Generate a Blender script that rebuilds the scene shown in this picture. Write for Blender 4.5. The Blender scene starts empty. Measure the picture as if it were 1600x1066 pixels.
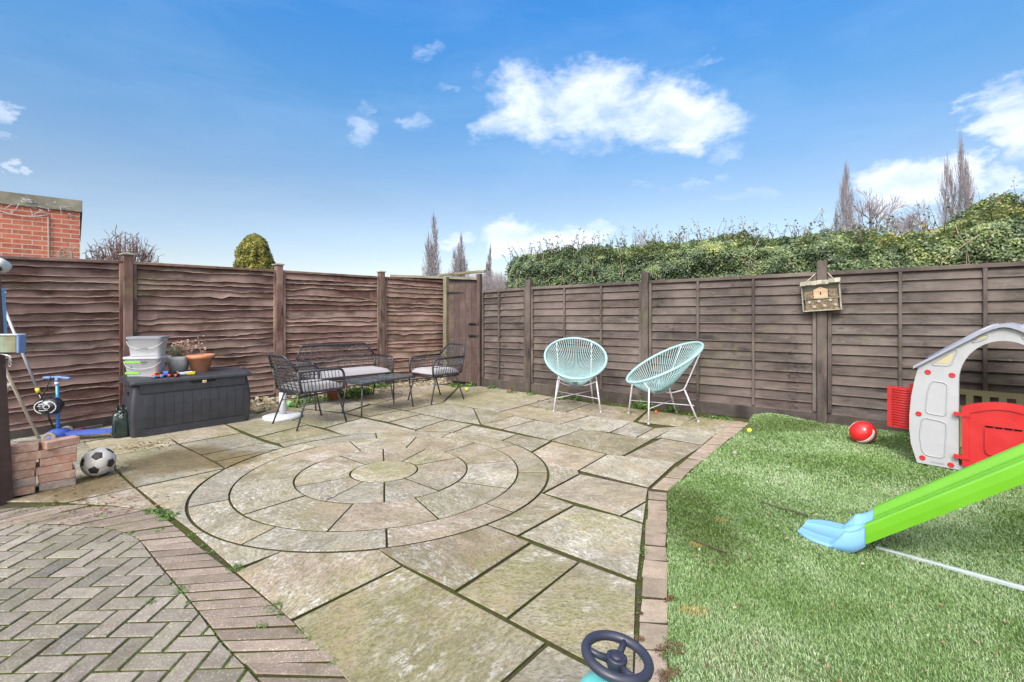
import bpy, math, random
import numpy as np
from mathutils import Vector, Matrix, noise as mn
from mathutils.geometry import delaunay_2d_cdt
R = math.radians
random.seed(7); rng = np.random.default_rng(7)
S = bpy.context.scene
COL = S.collection
# ------------------------------------------------------------------ camera
EYE = 1.3            # eye height in metres
FPX = 750.0          # focal length in pixels of a 1600 px wide picture
HOR = 491.0          # height of the horizon in that picture
cam = bpy.data.objects.new('camera', bpy.data.cameras.new('camera'))
COL.objects.link(cam)
cam.location = (0, 0, EYE); cam.rotation_euler = (R(90), 0, 0)
cam.data.sensor_width = 36; cam.data.lens = FPX / 1600 * 36
cam.data.shift_y = -(533 - HOR) / 1600
cam.data.clip_start = 0.05; cam.data.clip_end = 3000
S.camera = cam
# ------------------------------------------------------------------ world
SUN_EL, SUN_AZ = 42.0, 205.0        # elevation, compass bearing the light comes from (0 = +Y, clockwise)
world = bpy.data.worlds.new('World'); S.world = world; world.use_nodes = True
wt = world.node_tree; wt.nodes.clear()
class NB:
    """small node builder"""
    def __init__(s, nt): s.nt = nt
    def n(s, typ, props=None, **inp):
        nd = s.nt.nodes.new(typ)
        for k, v in (props or {}).items(): setattr(nd, k, v)
        for k, v in inp.items():
            key = int(k[1:]) if k[0] == '_' and k[1:].isdigit() else k.replace('_', ' ')
            sock = nd.inputs[key]
            if isinstance(v, bpy.types.NodeSocket): s.nt.links.new(v, sock)
            elif v is not None: sock.default_value = v
        return nd
    def math(s, op, a, b=0.0, clamp=False):
        return s.n('ShaderNodeMath', {'operation': op, 'use_clamp': clamp}, _0=a, _1=b).outputs[0]
    def vmath(s, op, a, b=(0, 0, 0), out=0):
        return s.n('ShaderNodeVectorMath', {'operation': op}, _0=a, _1=b).outputs[out]
    def noise(s, vec, scale, detail=4, rough=.55, dist=0.0, out='Fac'):
        return s.n('ShaderNodeTexNoise', None, Vector=vec, Scale=scale, Detail=detail, Roughness=rough, Distortion=dist).outputs[out]
    def vor(s, vec, scale, out='Distance', feature='F1', rnd=1.0):
        return s.n('ShaderNodeTexVoronoi', {'feature': feature}, Vector=vec, Scale=scale, Randomness=rnd).outputs[out]
    def ramp(s, fac, stops, interp='LINEAR'):
        nd = s.n('ShaderNodeValToRGB', None, Fac=fac); cr = nd.color_ramp; cr.interpolation = interp
        while len(cr.elements) < len(stops): cr.elements.new(0.5)
        for e, (p, c) in zip(cr.elements, stops):
            e.position = p; e.color = (c, c, c, 1) if isinstance(c, (int, float)) else (*c, 1)
        return nd.outputs['Color']
    def mix(s, fac, a, b, mode='MIX'):
        nd = s.nt.nodes.new('ShaderNodeMix'); nd.data_type = 'RGBA'; nd.blend_type = mode
        for sock, v in ((nd.inputs[0], fac), (nd.inputs[6], a), (nd.inputs[7], b)):
            if isinstance(v, bpy.types.NodeSocket): s.nt.links.new(v, sock)
            else: sock.default_value = v if isinstance(v, (int, float)) else (*v, 1)
        return nd.outputs[2]
    def maprange(s, v, a, b, c=0.0, d=1.0, smooth=False):
        nd = s.n('ShaderNodeMapRange', {'interpolation_type': 'SMOOTHSTEP' if smooth else 'LINEAR'}, Value=v)
        for i, x in enumerate((a, b, c, d)): nd.inputs[i + 1].default_value = x
        return nd.outputs[0]
    def sep(s, v): return s.n('ShaderNodeSeparateXYZ', None, Vector=v).outputs
    def comb(s, x, y, z): return s.n('ShaderNodeCombineXYZ', None, X=x, Y=y, Z=z).outputs[0]
    def bump(s, h, strength=.4, dist=.01, normal=None):
        return s.n('ShaderNodeBump', None, Height=h, Strength=strength, Distance=dist, Normal=normal).outputs[0]
w = NB(wt)
sky = w.n('ShaderNodeTexSky', {'sky_type': 'NISHITA', 'sun_disc': False, 'sun_elevation': R(SUN_EL), 'sun_rotation': R(SUN_AZ),
          'altitude': 0.0, 'air_density': 1.0, 'dust_density': 0.6, 'ozone_density': 1.5})
gc = w.n('ShaderNodeTexCoord').outputs['Generated']
gd = w.vmath('NORMALIZE', gc)
sx, sy, sz = w.sep(gd)[:3]
# the photographed sky: deep clear blue overhead, paling towards the horizon
el = w.math('ARCSINE', sz)                                  # radians
az = w.math('ARCTAN2', sx, sy)
tint = w.ramp(w.maprange(el, 0.0, 0.75), [(0.0, (1.04, 0.92, 0.93)), (0.12, (1.05, 0.94, 0.93)), (0.295, (0.96, 0.95, 0.94)), (0.55, (0.61, 1.06, 1.28)), (0.745, (0.42, 1.12, 1.62)), (1.0, (0.30, 1.0, 1.65))])
skyc = w.mix(1.0, sky.outputs[0], tint, 'MULTIPLY')
# cumulus clouds, each at its own azimuth and elevation (degrees), half widths, weight
clouds = []
def cl(px, py, hx, hy, wt_=1.0):
    a = math.atan2((px - 800), FPX); e = math.atan2((HOR - py), math.hypot(px - 800, FPX))
    ca = math.cos(a)
    clouds.append((a, e, hx / FPX * ca * ca, hy / FPX * ca, wt_))
for c in ((830, 172, 80, 56, 1.1), (930, 162, 108, 58, 1.2), (1020, 174, 100, 60, 1.2), (1090, 192, 84, 46, 1.15), (780, 200, 62, 28, .8), (565, 205, 36, 26, .6), (650, 201, 26, 14, .6),
          (905, 232, 80, 14, .5), (1150, 242, 45, 14, .55), (1090, 104, 46, 11, .5), (668, 78, 24, 14, .36), (748, 128, 22, 14, .42), (690, 143, 20, 8, .38),
          (570, 172, 16, 9, .38), (1590, 190, 90, 66, 1.35), (1545, 205, 55, 44, 1.1), (1395, 290, 76, 36, 1.35), (1465, 285, 64, 38, 1.35), (1540, 288, 38, 30, 1.1), (800, 372, 60, 34, 1.3), (870, 378, 76, 32, 1.2),
          (935, 360, 34, 18, .8), (712, 376, 26, 10, .75), (15, 185, 36, 30, .9), (5, 268, 22, 16, .8), (30, 225, 20, 7, .5), (1200, 297, 120, 12, .42), (1060, 290, 90, 10, .36),
          (-420, 150, 170, 80), (2300, 120, 260, 90), (-900, 40, 300, 120), (1900, 10, 150, 80, .8), (300, -420, 260, 150, .9), (1100, -500, 300, 160, .9)):
    cl(*c)
mask = None
wn1 = w.n('ShaderNodeTexNoise', None, Vector=w.comb(az, w.math('MULTIPLY', el, 1.6), 4.0), Scale=7.0, Detail=5, Roughness=.6).outputs['Color']
wn2 = w.n('ShaderNodeTexNoise', None, Vector=w.comb(az, w.math('MULTIPLY', el, 1.6), 9.0), Scale=30.0, Detail=4, Roughness=.6).outputs['Color']
w1x, w1y, _w = w.sep(wn1)[:3]; w2x, w2y, _w = w.sep(wn2)[:3]
azw = w.math('ADD', az, w.math('ADD', w.math('MULTIPLY', w.math('SUBTRACT', w1x, .5), .20), w.math('MULTIPLY', w.math('SUBTRACT', w2x, .5), .055)))
elw = w.math('ADD', el, w.math('ADD', w.math('MULTIPLY', w.math('SUBTRACT', w1y, .5), .09), w.math('MULTIPLY', w.math('SUBTRACT', w2y, .5), .035)))
for (a, e, ra, re, wt_) in clouds:
    dx = w.math('DIVIDE', w.math('SUBTRACT', azw, a), ra); dy = w.math('DIVIDE', w.math('SUBTRACT', elw, e), re)
    r2 = w.math('ADD', w.math('MULTIPLY', dx, dx), w.math('MULTIPLY', dy, dy))
    f = w.math('MULTIPLY', w.math('SUBTRACT', 1.25, r2, True), wt_)
    mask = f if mask is None else w.math('MAXIMUM', mask, f)
cv = w.comb(w.math('MULTIPLY', az, 1.0), w.math('MULTIPLY', el, 1.8), 0.3)
n1 = w.noise(cv, 9.0, 9, .62, .35)
n2 = w.noise(cv, 3.2, 3, .5)
dens = w.math('ADD', mask, w.math('MULTIPLY', w.math('SUBTRACT', n1, .52), 2.0))
dens = w.math('MULTIPLY', w.maprange(dens, .12, 1.55, 0, 1, True), w.maprange(mask, .02, .3, 0, 1))
n3 = w.noise(w.vmath('ADD', cv, (0.0, 0.035, 0.0)), 9.0, 9, .62, .35)
lit = w.maprange(w.math('SUBTRACT', n3, n1), -.10, .12, 0, 1)
ccol = w.mix(lit, (7.2, 7.5, 8.2), (6.2, 6.7, 7.7))
wisp = w.math('MULTIPLY', w.maprange(w.noise(w.comb(w.math('MULTIPLY', az, .8), w.math('MULTIPLY', el, 3.2), 1.7), 3.0, 6, .6, .5), .45, .8, 0, 1), .09)
skyw = w.mix(wisp, skyc, (6.2, 7.2, 8.4))
skym = w.mix(w.math('MULTIPLY', dens, .84), skyw, ccol)
# unseen bright cloud added round the sun behind the viewer, to whiten the light
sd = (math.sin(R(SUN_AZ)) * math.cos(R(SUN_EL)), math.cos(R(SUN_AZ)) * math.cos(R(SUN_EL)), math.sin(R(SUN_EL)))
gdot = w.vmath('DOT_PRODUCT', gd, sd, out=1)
fill_veil = w.maprange(w.math('ADD', gdot, w.math('MULTIPLY', w.math('SUBTRACT', n2, .5), .3)), .18, .62, 0, 1, True)
fill_glow = w.math('ADD', w.math('MULTIPLY', fill_veil, 1.0), w.math('MULTIPLY', w.math('POWER', w.math('MAXIMUM', gdot, 0.0), 6.0), 2.2))
skym = w.mix(fill_veil, skym, w.vmath('MULTIPLY', w.comb(fill_glow, fill_glow, fill_glow), (9.3, 9.1, 8.8)))
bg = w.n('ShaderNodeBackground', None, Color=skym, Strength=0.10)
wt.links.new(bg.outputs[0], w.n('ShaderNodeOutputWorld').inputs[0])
# ------------------------------------------------------------------ sun (thin high cloud: soft)
sun = bpy.data.objects.new('sun', bpy.data.lights.new('sun', 'SUN')); COL.objects.link(sun)
sun.data.energy = 2.1; sun.data.angle = R(18); sun.data.color = (1.0, .955, .89)
sun.rotation_euler = (R(90 - SUN_EL), 0, R(180 - SUN_AZ + 0))
S.view_settings.view_transform = 'Standard'; S.view_settings.look = 'None'
S.view_settings.exposure = 0.75; S.view_settings.gamma = 1.0
S.render.engine = 'CYCLES'; S.cycles.max_bounces = 6; S.cycles.transparent_max_bounces = 12

# ------------------------------------------------------------------ helpers
def ground(px, py, z=0.0):
    """point at height z seen at a pixel of the photograph: gives the place in metres"""
    Y = FPX * (EYE - z) / (py - HOR)
    return Vector(((px - 800) * Y / FPX, Y, z))
def g2(px, py):
    v = ground(px, py); return (v.x, v.y)
def ico_dir():
    return Vector(rng.normal(size=3)).normalized()
class MB:
    """collects shapes, becomes ONE mesh object"""
    def __init__(s):
        s.v = []; s.f = []; s.tc = []; s.pc = []; s.sm = []; s.mi = []; s.m = 0; s.cur = (.5, .5, .5)
    def tone(s, t=None, h=None, r=None):
        s.cur = (random.random() if t is None else t, random.random() if h is None else h, random.random() if r is None else r); return s
    def add(s, vs, fs, tc=None, smooth=False):
        b = len(s.v); s.v += [tuple(p) for p in vs]
        if tc is None:
            o = (s.cur[2] * 37.0, s.cur[0] * 11.0, s.cur[1] * 7.0)
            tc = [(p[0] + o[0], p[1] + o[1], p[2] + o[2]) for p in vs]
        s.tc += [tuple(t) for t in tc]; s.pc += [s.cur] * len(vs)
        for f in fs: s.f.append(tuple(b + i for i in f)); s.sm.append(smooth); s.mi.append(s.m)
        return s
    def box(s, c, size, rot=None, bev=0.0, tc=None):
        hx, hy, hz = (d / 2 for d in size); c = Vector(c); rot = rot or Matrix.Identity(3)
        if isinstance(rot, (int, float)): rot = Matrix.Rotation(rot, 3, 'Z')
        if bev <= 0:
            L = [Vector((x * hx, y * hy, z * hz)) for x in (-1, 1) for y in (-1, 1) for z in (-1, 1)]
            F = [(0, 1, 3, 2), (4, 6, 7, 5), (0, 4, 5, 1), (2, 3, 7, 6), (0, 2, 6, 4), (1, 5, 7, 3)]
        else:
            b = min(bev, hx * .95, hy * .95, hz * .95); L = []; idx = {}
            for x in (-1, 1):
                for y in (-1, 1):
                    for z in (-1, 1):
                        for a in range(3):
                            q = [x * hx, y * hy, z * hz]
                            for k, sg in enumerate((x, y, z)):
                                if k != a: q[k] -= sg * b
                            idx[(x, y, z, a)] = len(L); L.append(Vector(q))
            F = []
            def quad(a, sg):
                o = [k for k in range(3) if k != a]; cs = []
                for (p, q) in ((-1, -1), (1, -1), (1, 1), (-1, 1)):
                    k = [0, 0, 0]; k[a] = sg; k[o[0]] = p; k[o[1]] = q; cs.append(idx[(*k, a)])
                fwd = (sg > 0) == (a != 1)
                return cs if fwd else cs[::-1]
            for a in range(3):
                for sg in (-1, 1): F.append(quad(a, sg))
            for a in range(3):
                o = [k for k in range(3) if k != a]
                for p in (-1, 1):
                    for q in (-1, 1):
                        k0 = [0, 0, 0]; k0[a] = -1; k0[o[0]] = p; k0[o[1]] = q; k1 = list(k0); k1[a] = 1
                        F.append([idx[(*k0, o[0])], idx[(*k1, o[0])], idx[(*k1, o[1])], idx[(*k0, o[1])]])
            for x in (-1, 1):
                for y in (-1, 1):
                    for z in (-1, 1): F.append([idx[(x, y, z, 0)], idx[(x, y, z, 1)], idx[(x, y, z, 2)]])
            G = []
            for f in F:   # orient outwards (convex)
                a, b_, c_ = (L[i] for i in f[:3]); m = sum((L[i] for i in f), Vector()) / len(f)
                G.append(f if (b_ - a).cross(c_ - a).dot(m) > 0 else f[::-1])
            F = G
        V = [rot @ p + c for p in L]
        if tc: o = (s.cur[2] * 37, s.cur[0] * 11, s.cur[1] * 7); tc = [(p[tc[0]] + o[0], p[tc[1]] + o[1], p[tc[2]] + o[2]) for p in L]
        return s.add(V, F, tc)
    def bar(s, a, b, wx, wy, bev=0.0, up=Vector((0, 0, 1)), roll=0.0):
        """rectangular bar from a to b; texture runs along it"""
        a, b = Vector(a), Vector(b); z = (b - a).normalized()
        x = up.cross(z)
        if x.length < 1e-4: x = Vector((1, 0, 0)) if abs(z.x) < .9 else Vector((0, 1, 0)); x = (x - z * x.dot(z))
        x.normalize(); y = z.cross(x)
        M3 = Matrix((x, y, z)).transposed() @ Matrix.Rotation(roll, 3, 'Z')
        return s.box((a + b) / 2, (wx, wy, (b - a).length), M3, bev, (2, 0, 1))
    def tube(s, pts, r, seg=8, closed=False, cap=True, flat=None):
        P = [Vector(p) for p in pts]; n = len(P)
        rr = r if isinstance(r, (list, tuple)) else [r] * n
        T = []
        for i in range(n):
            if closed: t = P[(i + 1) % n] - P[i - 1]
            else: t = P[min(i + 1, n - 1)] - P[max(i - 1, 0)]
            T.append(t.normalized() if t.length > 1e-9 else Vector((0, 0, 1)))
        u = Vector((0, 0, 1)) if abs(T[0].z) < .9 else Vector((1, 0, 0))
        u = (u - T[0] * u.dot(T[0])).normalized(); V = []; tc = []; acc = 0.0; off = s.cur[2] * 31
        for i in range(n):
            if i: u = (u - T[i] * u.dot(T[i])); u = u.normalized() if u.length > 1e-6 else T[i].orthogonal().normalized(); acc += (P[i] - P[i - 1]).length
            w_ = T[i].cross(u)
            for k in range(seg):
                a = 2 * math.pi * k / seg
                V.append(P[i] + (u * math.cos(a) + w_ * math.sin(a) * (flat or 1)) * rr[i]); tc.append((acc + off, rr[i] * math.cos(a), rr[i] * math.sin(a)))
        F = []
        for i in range(n if closed else n - 1):
            j = (i + 1) % n
            for k in range(seg):
                k2 = (k + 1) % seg; F.append((i * seg + k, i * seg + k2, j * seg + k2, j * seg + k))
        s.add(V, F, tc, True)
        if cap and not closed:
            b = len(s.v) - len(V)
            s.f.append(tuple(b + k for k in range(seg))[::-1]); s.sm.append(False); s.mi.append(s.m)
            s.f.append(tuple(b + (n - 1) * seg + k for k in range(seg))); s.sm.append(False); s.mi.append(s.m)
        return s
    def lathe(s, prof, c=(0, 0, 0), seg=24, M3=None, sx=1.0, sy=1.0, smooth=True):
        c = Vector(c); V = []; F = []; n = len(prof)
        for (r, z) in prof:
            for k in range(seg):
                a = 2 * math.pi * k / seg; p = Vector((r * math.cos(a) * sx, r * math.sin(a) * sy, z)); V.append((M3 @ p if M3 else p) + c)
        for i in range(n - 1):
            for k in range(seg):
                k2 = (k + 1) % seg; F.append((i * seg + k, i * seg + k2, (i + 1) * seg + k2, (i + 1) * seg + k))
        s.add(V, F, None, smooth)
        b = len(s.v) - len(V)
        if prof[0][0] > 1e-5: s.f.append(tuple(b + k for k in range(seg))[::-1]); s.sm.append(False); s.mi.append(s.m)
        if prof[-1][0] > 1e-5: s.f.append(tuple(b + (n - 1) * seg + k for k in range(seg))); s.sm.append(False); s.mi.append(s.m)
        return s
    def prism(s, poly, fr, d0, d1, smooth=False):
        """poly: 2-D outline, extruded between depths d0..d1 in the frame fr(a,b,d)->Vector; concave ok"""
        n = len(poly)
        res = delaunay_2d_cdt([Vector(p) for p in poly], [], [list(range(n))], 1, 1e-7)
        vs, fs = res[0], res[2]; m = len(vs)
        V = [fr(p[0], p[1], d1) for p in vs] + [fr(p[0], p[1], d0) for p in vs]
        F = [tuple(f) for f in fs] + [tuple(m + i for i in f[::-1]) for f in fs]
        # boundary
        cnt = {}
        for f in fs:
            for a, b in zip(f, f[1:] + f[:1]): cnt[(a, b)] = 1
        for (a, b) in list(cnt):
            if (b, a) not in cnt: F.append((a, m + a, m + b, b))
        return s.add(V, F, None, smooth)
    def build(s, name, mats, parent=None, world=False, kind=None, label=None):
        me = bpy.data.meshes.new(name)
        V = np.array(s.v, dtype=np.float32).reshape(-1, 3)
        if world and parent is not None:
            p = parent
            while p.parent: p = p.parent
            Mi = (Matrix.Translation(p.location) @ p.rotation_euler.to_matrix().to_4x4()).inverted()
            A = np.array(Mi, dtype=np.float32); V = V @ A[:3, :3].T + A[:3, 3]
        me.from_pydata(V.tolist(), [], s.f)
        at = me.attributes.new('tc', 'FLOAT_VECTOR', 'POINT'); at.data.foreach_set('vector', np.array(s.tc, dtype=np.float32).ravel())
        at = me.attributes.new('pc', 'FLOAT_VECTOR', 'POINT'); at.data.foreach_set('vector', np.array(s.pc, dtype=np.float32).ravel())
        me.polygons.foreach_set('use_smooth', s.sm); me.polygons.foreach_set('material_index', s.mi)
        for m in (mats if isinstance(mats, (list, tuple)) else [mats]): me.materials.append(m)
        me.update()
        o = bpy.data.objects.new(name, me); COL.objects.link(o)
        if parent is not None: o.parent = parent
        if kind: o['kind'] = kind
        if label: o['label'] = label
        return o
def tag(o, label, cat, group=None, kind=None):
    o['label'] = label; o['category'] = cat
    if group: o['group'] = group
    if kind: o['kind'] = kind
    return o
def thing(name, label, cat, loc=(0, 0, 0), rz=0.0, group=None):
    o = bpy.data.objects.new(name, None); COL.objects.link(o); o.location = loc; o.rotation_euler = (0, 0, rz); o.empty_display_size = .05
    return tag(o, label, cat, group)
def copy_tree(o, loc, rz, label, parent=None):
    c = o.copy(); COL.objects.link(c)
    if parent is not None: c.parent = parent
    else: c.location = loc; c.rotation_euler = (0, 0, rz); c['label'] = label
    for ch in list(o.children): copy_tree(ch, None, None, None, c)
    return c
def raw_mesh(name, V, F, mats, parent=None, pc=None, tc=None, smooth=False, kind=None, nv=4):
    """fast build from numpy arrays; F is (n, nv)"""
    me = bpy.data.meshes.new(name); V = np.asarray(V, dtype=np.float32); F = np.asarray(F, dtype=np.int32)
    me.vertices.add(len(V)); me.vertices.foreach_set('co', V.ravel())
    me.loops.add(F.size); me.loops.foreach_set('vertex_index', F.ravel())
    me.polygons.add(len(F)); me.polygons.foreach_set('loop_start', np.arange(len(F), dtype=np.int32) * nv)
    try: me.polygons.foreach_set('loop_total', np.full(len(F), nv, dtype=np.int32))
    except Exception: pass
    if smooth: me.polygons.foreach_set('use_smooth', np.ones(len(F), dtype=bool))
    for nm, arr in (('pc', pc), ('tc', tc)):
        if arr is not None:
            at = me.attributes.new(nm, 'FLOAT_VECTOR', 'POINT'); at.data.foreach_set('vector', np.asarray(arr, dtype=np.float32).ravel())
    for m in (mats if isinstance(mats, (list, tuple)) else [mats]): me.materials.append(m)
    me.update(calc_edges=True); me.validate()
    o = bpy.data.objects.new(name, me); COL.objects.link(o)
    if parent is not None: o.parent = parent
    if kind: o['kind'] = kind
    return o
def bez(a, b, c, n=8):
    a, b, c = Vector(a), Vector(b), Vector(c)
    return [a * (1 - t) ** 2 + b * 2 * t * (1 - t) + c * t * t for t in [i / n for i in range(n + 1)]]
def rounded(pts, rad, n=5, closed=False):
    """polyline with rounded corners"""
    P = [Vector(p) for p in pts]; out = []; m = len(P)
    for i in range(m):
        if not closed and i in (0, m - 1): out.append(P[i]); continue
        a, b, c = P[i - 1], P[i], P[(i + 1) % m]
        r1 = min(rad, (a - b).length * .48); r2 = min(rad, (c - b).length * .48)
        out += bez(b + (a - b).normalized() * r1, b, b + (c - b).normalized() * r2, n)
    return out

# ------------------------------------------------------------------ materials
def newmat(name):
    m = bpy.data.materials.new(name); m.use_nodes = True
    nb = NB(m.node_tree); b = m.node_tree.nodes['Principled BSDF']
    return m, nb, b
def attr(nb, name): return nb.n('ShaderNodeAttribute', {'attribute_name': name}).outputs['Vector']
def setp(nb, b, **k):
    for kk, v in k.items():
        s_ = b.inputs[kk.replace('_', ' ')]
        if isinstance(v, bpy.types.NodeSocket): nb.nt.links.new(v, s_)
        else: s_.default_value = (*v, 1) if isinstance(v, tuple) and len(v) == 3 else v
def plain(name, col, rough=.5, metal=0.0, var=.12, scale=14.0, bump=.06, coat=0.0, spec=.5, dirt=None, trans=0.0):
    """painted / moulded surface with faint wear so it is never perfectly flat"""
    m, nb, b = newmat(name); tc = nb.n('ShaderNodeTexCoord').outputs['Object']
    n = nb.noise(tc, scale, 6, .6); n2 = nb.noise(tc, scale * 9, 3, .5)
    c = nb.mix(nb.maprange(n, .3, .7), tuple(x * (1 - var) for x in col), tuple(min(1, x * (1 + var * .7)) for x in col))
    if dirt: c = nb.mix(nb.math('MULTIPLY', nb.maprange(nb.noise(tc, scale * .6, 8, .7), .52, .72), .55), c, dirt)
    setp(nb, b, Base_Color=c, Roughness=nb.maprange(n, .3, .7, max(.02, rough - .07), min(1, rough + .1)), Metallic=metal, Normal=nb.bump(n2, bump, .002))
    b.inputs['Coat Weight'].default_value = coat; b.inputs['Specular IOR Level'].default_value = spec
    return m
def wood(name, dark, mid, light, algae=.35, weather=.3, grain=26.0, edge=0.0, whorl=None):
    m, nb, b = newmat(name); tc = attr(nb, 'tc'); pc = attr(nb, 'pc'); x, y, z = nb.sep(tc)[:3]; tn, hu, rd = nb.sep(pc)[:3]
    wv = nb.noise(nb.comb(nb.math('MULTIPLY', x, 1.6), nb.math('MULTIPLY', y, 4.0), z), 1.0, 3, .5)
    yy = nb.math('ADD', nb.math('MULTIPLY', y, grain), nb.math('MULTIPLY', wv, 5.0))
    g1 = nb.noise(nb.comb(nb.math('MULTIPLY', x, 2.6), yy, nb.math('MULTIPLY', z, grain)), 1.4, 7, .66)
    fine = nb.noise(nb.comb(nb.math('MULTIPLY', x, 9), nb.math('MULTIPLY', yy, 4), z), 1.6, 4, .6)
    blot = nb.noise(nb.comb(nb.math('MULTIPLY', x, 2.2), nb.math('MULTIPLY', y, 7), nb.math('ADD', z, 9)), 1.3, 5, .6)
    # knots
    kd = nb.vor(nb.comb(nb.math('MULTIPLY', x, 1.9), nb.math('MULTIPLY', y, 6.0), nb.math('MULTIPLY', rd, 40)), 1.0)
    knot = nb.maprange(nb.math('ADD', kd, nb.math('MULTIPLY', nb.math('SUBTRACT', g1, .5), .25)), .06, .26, 1, 0, True)
    c = nb.mix(nb.maprange(g1, .28, .72), dark, mid)
    c = nb.mix(nb.math('MULTIPLY', nb.maprange(blot, .42, .75), nb.math('ADD', .35, nb.math('MULTIPLY', hu, .6))), c, light)
    c = nb.mix(nb.math('MULTIPLY', nb.maprange(fine, .56, .8), weather), c, tuple(min(1, v * 2.1) for v in light))
    c = nb.mix(nb.math('MULTIPLY', knot, .75), c, tuple(v * .5 for v in dark))
    hs = nb.n('ShaderNodeHueSaturation', None, Hue=nb.maprange(hu, 0, 1, .485, .512), Saturation=nb.maprange(rd, 0, 1, .8, 1.1), Value=nb.maprange(tn, 0, 1, .74, 1.22), Color=c).outputs[0]
    pos = nb.n('ShaderNodeNewGeometry').outputs['Position']
    if whorl:
        along = nb.vmath('DOT_PRODUCT', pos, whorl, out=1); pz = nb.sep(pos)[2]
        wh = nb.maprange(nb.noise(nb.comb(nb.math('MULTIPLY', along, 3.4), nb.math('MULTIPLY', pz, .22), 0.0), 1.0, 2, .4), .56, .66, 0, 1, True)
        sm = nb.maprange(nb.noise(nb.comb(nb.math('MULTIPLY', along, 15), nb.math('MULTIPLY', pz, 22), rd), 1.0, 5, .7, .8), .50, .60)
        hs = nb.mix(nb.math('MULTIPLY', nb.math('MULTIPLY', wh, sm), .78), hs, tuple(v * .40 for v in dark))
        st_ = nb.maprange(nb.noise(nb.comb(nb.math('MULTIPLY', along, 1.1), nb.math('MULTIPLY', pz, .9), 4.0), 1.0, 4, .6), .50, .68)
        hs = nb.mix(nb.math('MULTIPLY', st_, .40), hs, tuple(min(1, v * 1.35) for v in light))
    al = nb.math('MULTIPLY', nb.maprange(nb.noise(pos, 1.5, 6, .72), .57, .76), algae)
    c = nb.mix(al, hs, (.17, .185, .055))
    sp = nb.math('MULTIPLY', nb.maprange(nb.noise(pos, 34, 2, .5), .74, .80), .5)
    c = nb.mix(sp, c, (.50, .48, .44))
    if edge:
        ew = nb.math('MULTIPLY', nb.maprange(nb.math('ADD', y, nb.math('MULTIPLY', nb.noise(pos, 5, 5, .7), .03)), .012, .030, 1, 0), nb.maprange(nb.noise(pos, 2.3, 5, .7), .38, .62))
        c = nb.mix(nb.math('MULTIPLY', ew, edge), c, tuple(min(1, v * 2.0) for v in light))
        band = nb.math('MULTIPLY', nb.maprange(nb.noise(nb.comb(nb.math('MULTIPLY', x, .8), nb.math('MULTIPLY', rd, 50), 0.0), 1.0, 4, .6), .48, .66), edge)
        c = nb.mix(nb.math('MULTIPLY', band, .75), c, tuple(min(1, v * 1.45) for v in light))
    h = nb.math('ADD', nb.math('MULTIPLY', g1, .7), nb.math('ADD', nb.math('MULTIPLY', fine, .3), nb.math('MULTIPLY', knot, .4)))
    setp(nb, b, Base_Color=c, Roughness=.78, Normal=nb.bump(h, .55, .006)); b.inputs['Specular IOR Level'].default_value = .3
    return m
M = {}
M['wood_red'] = wood('stained_red_brown_timber', (.045, .020, .015), (.145, .078, .062), (.265, .182, .155), .60, .45, 24, 1.0)
M['wood_grey'] = wood('weathered_dark_brown_timber', (.030, .022, .020), (.082, .063, .058), (.148, .120, .108), .35, .35, 26, .5, (.804, -.595, 0.0))
M['wood_gate'] = wood('brown_gate_timber', (.048, .030, .026), (.105, .070, .060), (.15, .105, .09), .2, .25, 20)
M['wood_old'] = wood('old_green_grey_timber', (.10, .09, .05), (.20, .18, .11), (.30, .28, .20), .8, .4, 20)
M['wood_post'] = wood('brown_post_timber', (.065, .036, .030), (.115, .068, .056), (.16, .10, .085), .05, .15, 16)
M['gravel_board'] = wood('dark_gravel_board', (.040, .032, .028), (.085, .068, .060), (.15, .125, .11), .75, .25, 10)
M['pale_wood'] = wood('pale_weathered_wood', (.17, .155, .115), (.29, .275, .225), (.40, .385, .34), .5, .3, 26)
M['new_wood'] = wood('fresh_pine', (.34, .23, .12), (.50, .36, .21), (.58, .45, .30), 0, .1, 20)
M['handle_wood'] = wood('worn_handle_wood', (.40, .33, .25), (.62, .54, .44), (.75, .69, .6), .1, .2, 20)
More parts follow.
